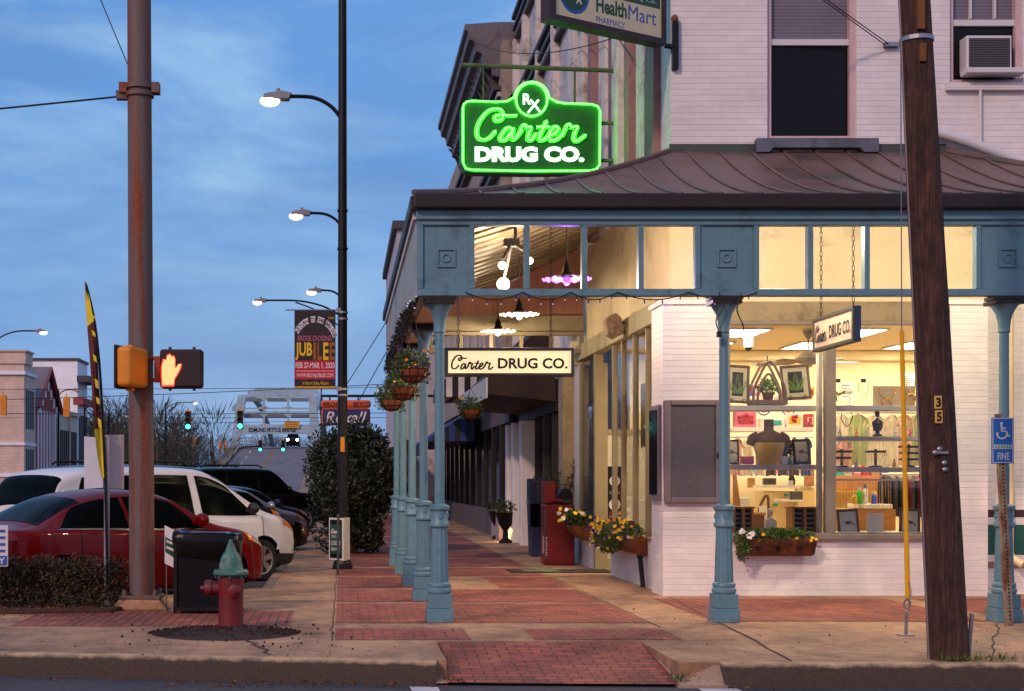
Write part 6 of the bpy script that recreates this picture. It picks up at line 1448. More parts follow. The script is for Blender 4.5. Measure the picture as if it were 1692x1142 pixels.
mb = MB(); vs = []; n = 30; rg = random.Random(2); jit = [rg.uniform(-.006, .006) for _ in range(n)]
zs = [-.1, .05] + [.5 * i for i in range(1, 21)]
for z in zs:
    r_ = .168 - .0075 * z
    for j in range(n): t = 2 * pi * j / n; rr = r_ + jit[j] + rg.uniform(-.003, .003); vs.append((PX(z) + rr * cos(t), 12.25 + rr * sin(t), z))
mb.add(vs, [(i * n + j, i * n + (j + 1) % n, (i + 1) * n + (j + 1) % n, (i + 1) * n + j) for i in range(len(zs) - 1) for j in range(n)])
mb.build('shaft', polewood(), up, smooth=True, ang=80)
m_yp = pbr('number_plate', (204, 162, 74), .5, 0, .1)
for zz, ch in ((2.155, '3'), (2.035, '5')):
    xx = PX(zz) - .045; yy = 12.25 - .155
    MB().box(xx - .032, xx + .032, yy - .012, yy, zz - .055, zz + .055).build('number_plate', m_yp, up, bev=.012); MB().text(ch, (xx - .02, yy - .0135, zz - .04), (1, 0, 0), (0, 0, 1), .042, .08, 0, .04).build('lettering', m_black, up)
mb = MB(); mb.lathe((PX(5.2), 12.25, 5.2), [(.132, 0), (.140, 0), (.140, .035), (.132, .035)], 24); mb.build('strap', m_galv, up)
for a, b in ((1552, 742), (1545, 748), (1560, 765), (1561, 776)):
    p_ = P(a, b, 12.09); MB().lathe(p_, [(.022, 0), (.022, .012), (.01, .02)], 10, Rx(radians(90))).build('bolt', m_galv, up)
p_ = P(1545, 748, 12.085); MB().box(p_[0], p_[0] + .11, 12.075, 12.085, p_[2] - .01, p_[2] + .012).build('small_bracket', m_galv, up)
MB().box(PX(5.3) - .045, PX(5.3) + .015, 12.095, 12.125, 5.27, 5.9).box(PX(5.0) - .04, PX(5.0) + .01, 12.095, 12.125, 5.0, 5.15).build('wood_block', pbr('weathered_block', (112, 70, 26), .8, 0, .3, 8, .3), up)
MB().tube([(PX(z) - .168 + .0075 * z - .008, 12.23, z) for z in (0, 2, 4, 6, 8)], .008, 8).build('ground_wire_cover', pbr('grey_conduit', (130, 116, 118), .5), up, smooth=True)
MB().tube([(5.30, 12.3, 0), (5.33, 12.3, .38)], .018, 8).build('conduit_stub', m_galv, up)
gw = root('guy_wire', (5.48, 14.1, 0), 'thin steel guy wire with yellow guard anchored in the pavement beside the wooden pole', 'guy wire')
a, b, c, d = P(1497, 1050, 14.1), P(1500, 992, 14.05), P(1490, 547, 13.75), P(1488, -40, 13.3)
MB().tube([b, c, d], .006, 6).build('wire', m_galv, gw); MB().tube([P(1500, 988, 14.05), c], [.024, .022], 10).build('guard', pbr('yellow_guard', (226, 170, 14), .5, 0, .1), gw, smooth=True)
mb = MB(); mb.tube([a, P(1498, 1010, 14.08)], .016, 8); mb.tube([Vector(P(1499, 998, 14.06)) + Vector((.03 * cos(t), 0, .045 * sin(t))) for t in [2 * pi * i / 14 for i in range(15)]], .01, 6); mb.box(a[0] - .07, a[0] + .07, 14.05, 14.15, 0, .012)
mb.tube([P(1502, 960, 14.0), P(1506, 980, 14.0), P(1500, 1000, 14.02)], .005, 5); mb.build('anchor_rod', m_galv, gw)
# parking sign for disabled drivers
hs2 = root('parking_sign', (6.97, 15.1, 0), 'blue wheelchair parking sign reading FINE on a rusty perforated post', 'sign')
m_rp = rusty('perforated_post', (150, 138, 112), (120, 58, 30), .55, .7, (8, 8, 3))
a, b = Vector((6.93, 15.1, 0)), Vector((6.82, 15.1, 2.2)); M2 = Matrix.Rotation(math.atan2(b.x - a.x, b.z - a.z), 3, 'Y')
MB().obox((a + b) / 2, (.075, .05, 2.2), M2).build('post', m_rp, hs2)
mb = MB()
for i in range(52): p_ = a.lerp(b, .03 + i / 56); mb.obox((p_.x + .004, 15.073, p_.z), (.014, .006, .018), M2)
mb.build('post_holes', m_black, hs2)
SX = lambda px: (px - 566) * 15.05 / 2400; SZ = lambda py: 1.5 - (py - 795) * 15.05 / 2400
m_sb = pbr('sign_blue_panel', (20, 96, 176), .45, 0, .06)
MB().box(SX(1638), SX(1675), 15.045, 15.055, SZ(766), SZ(690)).build('panel', m_sb, hs2, bev=.004)
mb = MB()
for q in ((1640, 1673, 692.2, 691.2), (1640, 1673, 764.8, 763.8), (1639.6, 1640.6, 764, 692), (1672.4, 1673.4, 764, 692)): mb.box(SX(q[0]), SX(q[1]), 15.040, 15.044, SZ(q[2]), SZ(q[3]))
mb.build('border', m_white, hs2)
mb = MB(); w3 = lambda x, y: (SX(x), 15.040, SZ(y))
mb.lathe(w3(1654, 700), [(.016, 0), (.016, .003)], 12, Rx(radians(90))); mb.tube([w3(1654, 703), w3(1655, 713), w3(1662, 713), w3(1665, 721), w3(1668, 720)], .011, 6); mb.tube([w3(1654, 708), w3(1661, 708)], .009, 6)
mb.tube([w3(1655 + 8 * cos(t), 717 + 8 * sin(t)) for t in [radians(200 - 14 * i) for i in range(17)]], .009, 6); mb.build('wheelchair_symbol', m_white, hs2)
MB().box(SX(1642), SX(1671), 15.040, 15.0445, SZ(742), SZ(735)).build('sticker', m_white, hs2)
mb = MB()
for i in range(6): mb.box(SX(1643.5 + i * 4.6), SX(1646.5 + i * 4.6), 15.037, 15.0395, SZ(741), SZ(736))
mb.build('sticker_mark', pbr('sticker_green', (90, 150, 120), .6), hs2)
MB().text('FINE', (SX(1648), 15.040, SZ(760)), (1, 0, 0), (0, 0, 1), SX(1667) - SX(1648), SZ(748) - SZ(760), 0, .01).build('lettering', m_white, hs2)
# feather flag and white boards
ff = root('feather_flag', (-2.8, 16.95, 0), 'tall maroon and yellow feather flag standing by the low hedge', 'flag')
L_ = [(140, 467), (141, 500), (144, 540), (148, 590), (152, 650), (156, 710), (161, 755), (168, 790)]; R2 = [(140.5, 466), (148, 492), (155, 530), (160, 575), (164, 640), (168, 705), (171, 755), (172, 790)]
Yf = 16.95
m_fm = pbr('flag_maroon', (92, 36, 34), .8, 0, .15, 4, .1); m_fy = pbr('flag_yellow', (216, 196, 50), .8, 0, .1, 4, .1)
def fl_(i0, i1, mt):
    m_ = MB(); vs = []
    for i in range(i0, i1 + 1):
        for q in range(4): f = q / 3; px = L_[i][0] + (R2[i][0] - L_[i][0]) * f; py = L_[i][1] + (R2[i][1] - L_[i][1]) * f; vs.append(P(px, py, Yf + .04 * sin(f * pi + i)))
    nq = i1 - i0; m_.add(vs, [(4 * i + j, 4 * i + j + 1, 4 * i + j + 5, 4 * i + j + 4) for i in range(nq) for j in range(3)]); m_.build('cloth', mt, ff)
fl_(0, 2, m_fy); fl_(2, 5, m_fm); fl_(5, 7, m_fy)
mb = MB()
for a, b, h in ((151, 545, 12), (153, 585, 14), (156, 625, 18), (158, 655, 14), (161, 690, 18), (152, 520, 8)):
    p_ = P(a, b, Yf - .06); mb.add([p_, P(a + 6, b + 4, Yf - .06), P(a + 7, b + h, Yf - .06), P(a + 2, b + h - 3, Yf - .06)], [(0, 1, 2, 3)])
mb.build('flag_lettering', m_fy, ff)
MB().tube(crom([P(178, 985, Yf), P(174, 800, Yf), P(170, 700, Yf), P(164, 600, Yf), P(155, 525, Yf), P(141, 466, Yf)], 5), [.016] * 25 + [.006], 8).build('flag_pole', m_black, ff, smooth=True)
wbd = root('yard_sign', (-2.75, 17.05, 0), 'blank white folded board on a steel post by the low hedge', 'sign')
MB().add([P(139, 721, 17.2), P(170, 724, 17.0), P(170, 806, 17.0), P(139, 808, 17.2), P(139, 721, 17.22), P(170, 724, 17.02), P(170, 806, 17.02), P(139, 808, 17.22)], [(0, 1, 2, 3), (7, 6, 5, 4), (0, 4, 5, 1), (1, 5, 6, 2), (2, 6, 7, 3), (3, 7, 4, 0)]).build('board', pbr('board_blue_light', (190, 194, 204), .6, 0, .06), wbd)  # white board, bluish light tinted into this fold's colour
MB().add([P(171, 719, 17.0), P(205, 718, 17.15), P(205, 808, 17.15), P(171, 807, 17.0), P(171, 719, 17.02), P(205, 718, 17.17), P(205, 808, 17.17), P(171, 807, 17.02)], [(0, 1, 2, 3), (7, 6, 5, 4), (0, 4, 5, 1), (1, 5, 6, 2), (2, 6, 7, 3), (3, 7, 4, 0)]).build('board', pbr('board_pink_light', (206, 192, 192), .6, 0, .06), wbd)  # same white board, pinkish light tinted into this fold's colour
a, b = P(177, 985, 16.99), P(174, 722, 16.99); mb = MB().box(a[0] - .035, a[0] + .03, 16.975, 17.0, .0, b[2]); mb.build('post', m_galv, wbd)
ys = root('yard_sign', (-4, 16.4, 0), 'white yard sign with blue band cut off at the left picture edge', 'sign')
x1 = P(13, 0, 16.4)[0]; za, zb_ = P(0, 936, 16.4)[2], P(0, 868, 16.4)[2]
MB().box(x1 - .62, x1, 16.4, 16.41, za, zb_).build('board', m_white, ys); MB().box(x1 - .60, x1 - .01, 16.394, 16.399, za + .012, za + .12).build('blue_band', m_hb, ys)
MB().text('COUNTY', (x1 - .50, 16.392, za + .03), (1, 0, 0), (0, 0, 1), .47, .07, 0, .02).build('lettering', m_white, ys)
mb = MB()
for i, wd in enumerate((.5, .3, .42, .2)): mb.box(x1 - .03 - wd, x1 - .03, 16.394, 16.399, zb_ - .08 - i * .075, zb_ - .05 - i * .075)
mb.build('text_line', m_hb, ys)
mb = MB()
for xx in (x1 - .5, x1 - .1): mb.cyl((xx, 16.415, 0), (xx, 16.415, zb_ - .05), .006, n=6)
mb.build('wire_stake', m_galv, ys)
gs = root('yard_sign', (-2.0, 16.95, 0), 'small white yard sign with a green band leaning beside the litter bin', 'sign')
def slant(x0, x1, y0l, y1l, y0r, y1r, Yq, th=.01): 
    v = [P(x0, y0l, Yq), P(x1, y0r, Yq - .15), P(x1, y1r, Yq - .15), P(x0, y1l, Yq)]; return MB().add(v + [(a, b + th, c) for a, b, c in v], [(0, 3, 2, 1), (4, 5, 6, 7), (0, 1, 5, 4), (1, 2, 6, 5), (2, 3, 7, 6), (3, 0, 4, 7)])
slant(272, 297, 868, 931, 881, 943, 16.95).build('board', m_white, gs); slant(273, 297, 887, 912, 900, 928, 16.938, .006).build('green_band', m_hg, gs)
m1 = slant(275, 287, 892, 896, 897, 901, 16.925, .004); m2 = slant(275, 295, 902, 906, 911, 915, 16.925, .004); m1.add(m2.v, m2.f); m1.build('text_line', m_white, gs)
mb = MB()
for px in (275, 294): p_ = P(px, 930, 16.97 - (px - 275) * .006); mb.cyl((p_[0], p_[1], 0), (p_[0], p_[1], p_[2] + .1), .006, n=6)
mb.build('wire_stake', m_galv, gs)
cs = root('kerbside_sign', (-.06, 23.2, 0), 'green and white curbside service sign on a short post before the black lamp post', 'sign')
p0, p1 = P(543.5, 0, 23.4), P(567, 0, 23.15); q0, q1 = P(567, 0, 23.2), P(578, 0, 23.6); zt2, zb2 = P(0, 856, 23.2)[2], P(0, 926, 23.2)[2]
def vplate(a, b, z0, z1, off, th=.012):
    a, b = Vector((a[0], a[1], 0)), Vector((b[0], b[1], 0)); d = (b - a).normalized(); n_ = Vector((d.y, -d.x, 0)); v = [Vector((p.x, p.y, z)) + n_ * o_ for o_ in (off, off - th) for p, z in ((a, z0), (b, z0), (b, z1), (a, z1))]
    return MB().add(v, [(0, 1, 2, 3), (7, 6, 5, 4), (0, 4, 5, 1), (1, 5, 6, 2), (2, 6, 7, 3), (3, 7, 4, 0)]), d, n_
m_, d, n_ = vplate(p0, p1, zb2, zt2, 0); m_.build('panel', m_white, cs, bev=.004)
I = lambda f: tuple(Vector(p0).lerp(Vector(p1), f)[:2])
m_, _, _ = vplate(I(.08), I(.92), zb2 + .03, zt2 - .03, .003, .002); m_.build('panel_border', m_black, cs); m_, _, _ = vplate(I(.13), I(.87), zb2 + .1, zt2 - .1, .006, .002); m_.build('green_face', m_hg, cs)
def ct(s, f0, f1, z, h, mt=m_white, bold=.01): a_ = Vector((*I(f0), z)) + n_ * .010; MB().text(s, a_, d, (0, 0, 1), (Vector(I(f1)) - Vector(I(f0))).length, h, 0, bold).build('lettering', mt, cs)
ct('CURBSIDE', .17, .83, zb2 + .24, .07); ct('SERVICE', .2, .8, zb2 + .15, .05); ct('DRUG CO', .24, .76, zb2 + .36, .045); 
a_ = Vector((*I(.22), zb2 + .43)) + n_ * .01; mb = MB(); script(mb, a_, d, (0, 0, 1), .18, .07, .005, True); mb.build('script_lettering', m_white, cs)
m_, _, _ = vplate(q0, q1, zb2 - .01, zt2, 0); m_.build('back_panel', m_white, cs)
MB().box(-.09, -.05, 23.2, 23.24, 0, zt2 + .06).build('post', m_dgrey, cs)
# newspaper boxes, letter box, pots, mats
rb = root('newspaper_box', (3.87, 26.2, 0), 'red newspaper box with a tall coin head in front of the shop wall', 'newspaper box')
MB().box(3.60, 4.14, 25.9, 26.4, .0, 1.08).build('cabinet', m_red, rb, bev=.02); MB().prism([(3.60, 1.09), (3.82, 1.09), (3.82, 1.46), (3.78, 1.5), (3.60, 1.5)], 'xz', 25.95, 26.35).build('coin_head', m_red, rb, bev=.02)
MB().box(3.595, 3.62, 25.885, 25.898, .1, .98).build('edge_strip', m_dgrey, rb); MB().ball((3.83, 25.96, 1.15), (.13, .07, .04), 10, 6).build('handle', m_red, rb)
MB().text('NEWS', (3.597, 25.92, .52), (0, 0, -1), (-1, 0, 0), .3, .03, 0, .01).text('NEWS', (3.598, 25.893, .50), (0, 0, -1), (1, 0, 0), .34, .05, .003, .01).build('lettering', m_white, rb)
lb = root('letter_box', (4.0, 26.1, 1.08), 'small black dome topped letter box on the red newspaper box', 'letter box')
MB().prism([(3.89, 1.085)] + [(4.0 + .115 * cos(t), 1.25 + .115 * sin(t)) for t in [pi - pi * i / 12 for i in range(13)]] + [(4.115, 1.085)], 'xz', 25.95, 26.3).build('shell', m_black, lb); MB().box(3.93, 4.07, 25.935, 25.948, 1.12, 1.16).build('flap', m_dgrey, lb)
bb = root('newspaper_box', (3.85, 29.0, 0), 'dark blue newspaper box standing behind the red one', 'newspaper box')
MB().prism([(3.74, .0), (4.1, 0), (4.12, 1.1), (4.12, 1.55), (3.70, 1.55), (3.70, 1.1)], 'xz', 28.75, 29.2).build('cabinet', pbr('navy_enamel', (24, 36, 74), .45), bb, bev=.02); MB().box(3.72, 4.1, 28.735, 28.748, .6, 1.05).build('window', m_dglass, bb); MB().box(3.66, 3.70, 28.85, 28.95, 1.05, 1.12).build('handle', m_galv, bb)
m_twig = foliage('pot_plant_leaves', [(20, 26, 14), (38, 48, 22), (70, 76, 40)])
for i, (x, y, h, lb_) in enumerate(((4.1, 27.0, 2.0, 'tall thin leafed pot plant beside the white brick pier'), (3.92, 27.6, 1.55, 'bushy pot plant behind the red newspaper box'))):
    pp = root('pot_plant', (x, y, 0), lb_, 'plant'); MB().lathe((x, y, 0), [(.12, 0), (.16, .3), (.17, .32), (.15, .32)], 14).build('pot', m_dgrey, pp)
    mb = MB(); st = MB()
    for k in range(9):
        a = 2 * pi * k / 9; pts = crom([(x, y, .3), (x + .08 * cos(a), y + .08 * sin(a), h * .55), (x + .28 * cos(a), y + .2 * sin(a), h * rnd.uniform(.75, 1))], 5); st.tube(pts, .006, 4)
        for p_ in pts[4:]:
            for _ in range(5): mb.leaf(p_, (rnd.gauss(0, 1), rnd.gauss(0, 1), rnd.gauss(0, 1)), .09, .03)
    st.build('stem', m_brown, pp); mb.build('leaves', m_twig, pp)
for x, y, lb_ in ((4.02, 37.6, 'black urn of dark flowers by the lit pilaster'), (3.95, 35.2, 'black urn planter before the white door surround')):
    un = root('urn', (x, y, 0), lb_, 'urn'); MB().lathe((x, y, 0), [(.16, 0), (.16, .05), (.07, .12), (.06, .3), (.16, .45), (.24, .7), (.27, .74), (.24, .74)], 18).build('vessel', m_black, un, smooth=True); MB().leaves((x, y, .86), (.32, .3, .16), 420, .08, .035, rnd).build('foliage', m_twig, un)
upl = root('ground_lamp', (4.02, 36.1, 0), 'small warm ground lamp glowing at the foot of a white pilaster', 'lamp')
MB().lathe((4.02, 36.1, 0), [(.06, 0), (.06, .06), (.045, .08)], 12).build('housing', m_black, upl); MB().ball((4.02, 36.1, .1), .035, 10, 6).build('bulb', m_warm, upl); point('lamp_light', (3.98, 36.02, .24), 14, (1, .55, .2), .04, upl)
m_mat = pbr('mat_rubber', (40, 34, 34), .9, 0, .2, 20, .3); m_matg = pbr('mat_green', (84, 112, 72), .95, 0, .3, 18, .3, dirt=(150, 160, 120))
for x0, x1, lb_, gr in ((2.75, 3.78, 'black doormat with a worn green centre on the walk', 1), (3.82, 4.42, 'plain black doormat against the shop entry', 0)):
    dm_ = root('doormat', ((x0 + x1) / 2, 24.1, 0), lb_, 'doormat'); MB().box(x0, x1, 23.7, 24.5, .006, .016).build('border', m_mat, dm_)
    if gr: MB().box(x0 + .25, x1 - .2, 23.82, 24.38, .0165, .020).build('centre', m_matg, dm_)
sp_ = root('standpipe', (4.2, 20.35, 0), 'short black standpipe against the low brick wall', 'pipe'); MB().cyl((4.2, 20.3, .02), (4.18, 20.4, .42), .035, n=10).lathe((4.18, 20.4, .42), [(.045, 0), (.05, .03), (.03, .06)], 10).build('pipe', m_black, sp_, smooth=True)
wf = root('wall_speaker', (4.2, 21.9, 3.75), 'weathered brown horn speaker fixed to the beam over the side window', 'speaker')
MB().prism([(3.94, 3.90), (3.98, 3.70), (4.08, 3.64), (4.22, 3.72), (4.18, 3.95), (4.10, 4.02), (3.98, 3.97)], 'xz', 21.75, 22.0).build('horn', pbr('weathered_tan', (150, 124, 100), .8, 0, .4, 9, .6, dirt=(84, 62, 48), dirt_amt=.6, dscale=6), wf, bev=.012, seg=1); MB().cyl((4.2, 21.9, 3.86), (4.36, 21.95, 3.98), .02, n=6).build('arm', m_dgrey, wf)
# notice boards on the pier
nb = root('notice_board', (4.56, 18.93, 1.22), 'large empty dark grey notice board on the white brick pier', 'notice board')
MB().box(4.22, 4.90, 18.895, 18.945, 1.25, 2.52).build('backing', pbr('felt_grey', (78, 74, 82), .8, 0, .08, 9, .1), nb)
mb = MB()
for a in ((4.19, 4.27, 1.215, 2.555), (4.85, 4.93, 1.215, 2.555), (4.27, 4.85, 1.215, 1.285), (4.27, 4.85, 2.485, 2.555)): mb.box(a[0], a[1], 18.87, 18.947, a[2], a[3])
mb.build('frame', pbr('board_frame', (110, 98, 100), .5, .2, .1), nb, bev=.008)
mb = MB()
for a, b in ((4.34, 2.44), (4.76, 2.42), (4.44, 2.2), (4.69, 2.18), (4.52, 2.02), (4.34, 1.75), (4.5, 1.5), (4.7, 1.52)): mb.box(a, a + .014, 18.892, 18.895, b, b + .008)
mb.build('staple', m_galv, nb); MB().box(4.865, 4.90, 18.855, 18.87, 1.80, 1.87).build('lock', m_chain, nb)
nb = root('notice_board', (4.16, 19.3, 1.25), 'narrow dark notice board on the side face of the brick pier', 'notice board')
MB().box(4.13, 4.178, 19.02, 19.58, 1.25, 2.5).build('frame', pbr('board_frame_side', (110, 98, 100), .5), nb, bev=.006); MB().box(4.124, 4.129, 19.06, 19.54, 1.32, 2.44).build('face', m_dglass, nb)
# window air conditioner
ac = root('air_conditioner', (8.56, 19.2, 6.9), 'window air conditioner sitting in the upper right window', 'air conditioner')
MB().box(8.26, 8.86, 19.22, 19.5, 6.94, 7.40).build('casing', m_white, ac, bev=.015); MB().box(8.29, 8.83, 19.212, 19.219, 6.97, 7.36).build('grille', stripes('grille_slats', (30, 30, 34), (72, 70, 76), 2, .03, .6), ac)
MB().box(8.2, 8.98, 19.05, 19.29, 6.86, 6.93).build('tray', m_white, ac, bev=.01)
# wires on the upper wall
wire((-6.15, 10.3, 12.2), (7.25, 19.24, 7.28), .12, .007, 'thin cable slanting across the upper white wall to its anchor'); wire((-6.8, 9.5, 12.6), (7.2, 19.24, 7.27), .2, .007, 'lower thin cable slanting across the upper white wall')
an = root('cable_anchor', (7.3, 19.24, 7.24), 'small steel cable anchor on the upper white wall', 'anchor'); MB().box(7.18, 7.38, 19.22, 19.298, 7.26, 7.31).build('plate', m_galv, an); MB().tube([(7.2 + .03 * cos(t), 19.24, 7.285 + .02 * sin(t)) for t in [2 * pi * i / 12 for i in range(13)]], .008, 6).build('ring', m_galv, an)
wire((4.2, 23.2, 9.0), (4.22, 20.9, 7.55), .08, .008, 'drooping cable along the side wall behind the neon sign'); wire((3.3, 37.3, 12.8), (4.3, 22.5, 8.4), .3, .01, 'long cable running from the dark cornice to the drugstore side')
# ------------------------------------------------------------------ goods in the shop window
YD = 19.66
DX = lambda px, Y=YD: (px - 566) * Y / 2400
DZ = lambda py, Y=YD: 1.5 - (py - 795) * Y / 2400
def item(mb, name, mat, label, cat, group=None, **k): return tag(mb.build(name, mat, **k), label, cat, group)
def pbox(px0, px1, py0, py1, Y, d, mb=None): return (mb or MB()).box(DX(px0, Y), DX(px1, Y), Y, Y + d, DZ(py1, Y), DZ(py0, Y))
m_shelf = pbr('shelf_paint', (196, 190, 190), .5, 0, .05); m_wshelf = pbr('white_shelf', (232, 226, 214), .5, 0, .04)
for a, b, py0, py1, lb in ((1201, 1356, 670, 678, 'upper display shelf in the left half of the shop window'), (1201, 1356, 768, 776, 'lower display shelf in the left half of the shop window'),
    (1374, 1530, 670, 678, 'top display shelf in the right half of the shop window'), (1374, 1530, 721, 728, 'middle display shelf in the right half of the shop window'), (1374, 1530, 772, 780, 'lowest display shelf in the right half of the shop window')):
    item(pbox(a, b, py0, py1, 19.48, .40), 'display_shelf', m_shelf, lb, 'shelf', 'display shelves in the shop window', bev=.004)
item(MB().box(6.345, 6.40, 19.36, 19.47, .82, 3.2), 'display_divider', m_wshelf, 'tall pale divider behind the middle bar of the shop window', 'divider', bev=.005)
item(MB().box(5.03, 7.92, 19.31, 19.95, .70, .815), 'display_ledge', m_wshelf, 'deep white ledge along the foot of the shop window', 'ledge')
m_pf = pbr('picture_frame_wood', (96, 66, 42), .5, 0, .2, 8, .15); m_mount = pbr('picture_mount', (214, 204, 176), .7, 0, .04); m_pblack = pbr('picture_black', (22, 20, 18), .6); m_fern = foliage('fern_green', [(60, 92, 24), (112, 140, 44), (150, 176, 70)]); m_pprint = pbr('print_paper', (206, 210, 206), .7, 0, .06)
def frame(px0, px1, py0, py1, Y, label, name='picture_frame', fm=None, mount=True, tilt=0, art=None, easel=True):
    fm = fm or m_pf
    x0, x1, z0, z1 = DX(px0, Y), DX(px1, Y), DZ(py1, Y), DZ(py0, Y); cx, cz = (x0 + x1) / 2, (z0 + z1) / 2
    r = root(name, (cx, Y, z0), label, 'picture', 'framed pictures in the shop window'); w, h = (x1 - x0), (z1 - z0); t = .035 if w > .2 else .024
    mb = MB()
    for a in ((x0, x1, z0, z0 + t), (x0, x1, z1 - t, z1), (x0, x0 + t, z0 + t, z1 - t), (x1 - t, x1, z0 + t, z1 - t)): mb.box(a[0], a[1], Y, Y + .025, a[2], a[3])
    mb.build('frame', fm, r, bev=.004)
    MB().box(x0 + t, x1 - t, Y + .012, Y + .02, z0 + t, z1 - t).build('mount', m_mount if mount else m_pprint, r)
    if art: art(r, x0 + t, x1 - t, z0 + t, z1 - t, Y + .011)
    if easel:
        mb = MB()
        for xx in (x0 + w * .25, x1 - w * .25):
            mb.tube([(xx + .02 * cos(q), Y - .03, z0 + .03 + .02 * sin(q)) for q in [2 * pi * i / 10 for i in range(8)]], .005, 5); mb.tube([(xx, Y - .03, z0 + .01), (xx, Y - .01, z0 - .005), (xx, Y + .12, z0 + h * .5)], .005, 5)
        mb.build('easel', m_chain, r)
    r.rotation_euler = (radians(-6), tilt, 0); return r
def fern(r, x0, x1, z0, z1, y):
    mx, mz = (x1 - x0) * .2, (z1 - z0) * .14; MB().box(x0 + mx, x1 - mx, y - .003, y, z0 + mz, z1 - mz).build('print', m_pblack, r)
    mb = MB(); cx = (x0 + x1) / 2; h = z1 - z0 - 2 * mz
    for dx, ang in ((0, 0), (-.03, -.5), (.03, .5)):
        for i in range(13):
            t = i / 13; k = .8 if dx else 1; px, pz = cx + dx + sin(ang) * h * k * t * .8, z0 + mz + .03 + cos(ang) * h * k * t * .88; L = .075 * (1 - t) * k + .008
            for s in (1, -1): mb.leaf((px, y - .005, pz), (s * cos(ang * s * .3), -.02, .55), L, .016)
    mb.build('fern_print', m_fern, r)
def bird(r, x0, x1, z0, z1, y):
    cx, cz = (x0 + x1) / 2, (z0 + z1) / 2; mb = MB(); mb.ball((cx, y - .002, cz), ((x1 - x0) * .22, .003, .025), 10, 5); mb.leaf((cx + .02, y - .004, cz), (1, 0, -.6), .09, .03, 1.5); mb.leaf((cx - .05, y - .004, cz + .01), (-1, 0, .2), .04, .012, 1.5); mb.build('bird_print', pbr('bird_ink', (96, 92, 96), .8), r)
frame(1199, 1238, 602, 666, 19.6, 'fern print in a wood frame at the upper left of the shop window', art=fern, tilt=radians(3))
frame(1294, 1342, 602, 660, 19.6, 'fern print in a wood frame right of the wooden lantern', art=fern, tilt=radians(-4))
frame(1198, 1222, 726, 767, 19.62, 'small black framed bird print left of the tan bust', fm=m_black, art=bird, mount=True)
frame(1312, 1341, 725, 767, 19.62, 'small black framed bird print right of the tan bust', fm=m_black, art=bird, mount=True, tilt=radians(-3))
frame(1386, 1422, 841, 886, 19.6, 'grey print in a brown frame low in the right half of the window', mount=False, art=bird, tilt=radians(-3))
frame(1486, 1521, 840, 886, 19.6, 'running animal print in a brown frame beside the yellow wire guard', mount=False, art=bird, tilt=radians(3))
item(pbox(1433, 1460, 848, 887, 19.6, .02), 'blank_board', m_wshelf, 'blank white board standing between the two lower brown framed prints', 'board', bev=.003)
# lantern cage with plant
ln = root('lantern', (DX(1268), YD, DZ(670)), 'arched grey wooden lantern cage holding a potted plant', 'lantern'); m_lw = pbr('weathered_wood', (126, 102, 88), .8, 0, .2, 8, .2)
mb = MB(); z0 = DZ(668)
for k, (hw, hh, yy) in enumerate(((.22, .56, 19.55), (.22, .56, 19.78), (.15, .40, 19.6))):
    pts = crom([(DX(1268) - hw, yy, z0), (DX(1268) - hw * .95, yy, z0 + hh * .35), (DX(1268) - hw * .55, yy, z0 + hh * .72), (DX(1268) - hw * .18, yy, z0 + hh * .98), (DX(1268) + hw * .18, yy, z0 + hh * .98), (DX(1268) + hw * .55, yy, z0 + hh * .72), (DX(1268) + hw * .95, yy, z0 + hh * .35), (DX(1268) + hw, yy, z0)], 4); mb.tube(pts, .018, 6)
mb.build('arch', m_lw, ln); MB().box(DX(1268) - .24, DX(1268) + .24, 19.52, 19.8, z0 - .012, z0 + .05).build('tray', m_lw, ln, bev=.005); MB().tube([(DX(1268), 19.66, z0 + .54), (DX(1268), 19.66, z0 + .66)], .008, 6).build('finial', m_chain, ln)
pp = root('pot_plant', (DX(1269), YD, z0 + .05), 'leafy green plant in a dark pot inside the wooden lantern', 'plant'); MB().lathe((DX(1269), YD, z0 + .05), [(.06, 0), (.085, .11), (.075, .11)], 14).build('pot', m_brown, pp, smooth=True); MB().leaves((DX(1269), YD, z0 + .23), (.13, .1, .09), 260, .07, .025, rnd).build('leaves', foliage('fresh_leaves', [(62, 110, 24), (120, 160, 50)]), pp)
# ceiling fan, camera
fn = root('ceiling_fan', (6.80, 21.2, 3.19), 'brown bladed ceiling fan seen through the shop window', 'ceiling fan'); MB().lathe((6.80, 21.2, 3.58), [(.02, 0), (.05, .03), (.09, .12)], 14).cyl((6.80, 21.2, 3.34), (6.80, 21.2, 3.6), .014, n=8).build('rod', m_grey, fn); MB().lathe((6.80, 21.2, 3.19), [(.05, 0), (.19, .05), (.2, .1), (.12, .16), (.06, .2)], 18).build('motor', m_grey, fn, smooth=True)
for k in range(5):
    a = 2 * pi * k / 5 + .05; M_ = Rz(a); mb = MB(); vs = [Vector((6.80, 21.2, 3.22)) + M_ @ Vector(p) for p in ((.2, -.03, 0), (.3, -.07, -.01), (.72, -.075, -.01), (.78, 0, 0), (.72, .075, .02), (.3, .07, .02), (.2, .03, 0))]; mb.add(vs + [v + Vector((0, 0, .01)) for v in vs], [tuple(range(7)), tuple(range(7, 14))[::-1]] + [(i, (i + 1) % 7, 7 + (i + 1) % 7, 7 + i) for i in range(7)]); mb.build('blade', m_brown, fn)
cmr = root('dome_camera', (DX(1237, 22), 22, 3.45), 'white dome security camera on the shop ceiling', 'camera'); MB().lathe((DX(1237, 22), 22, 3.52), [(.06, 0), (.075, .02), (.075, .20)], 14).build('housing', m_white, cmr); MB().ball((DX(1237, 22), 22, 3.52), .055, 12, 8).build('dome', m_dglass, cmr)
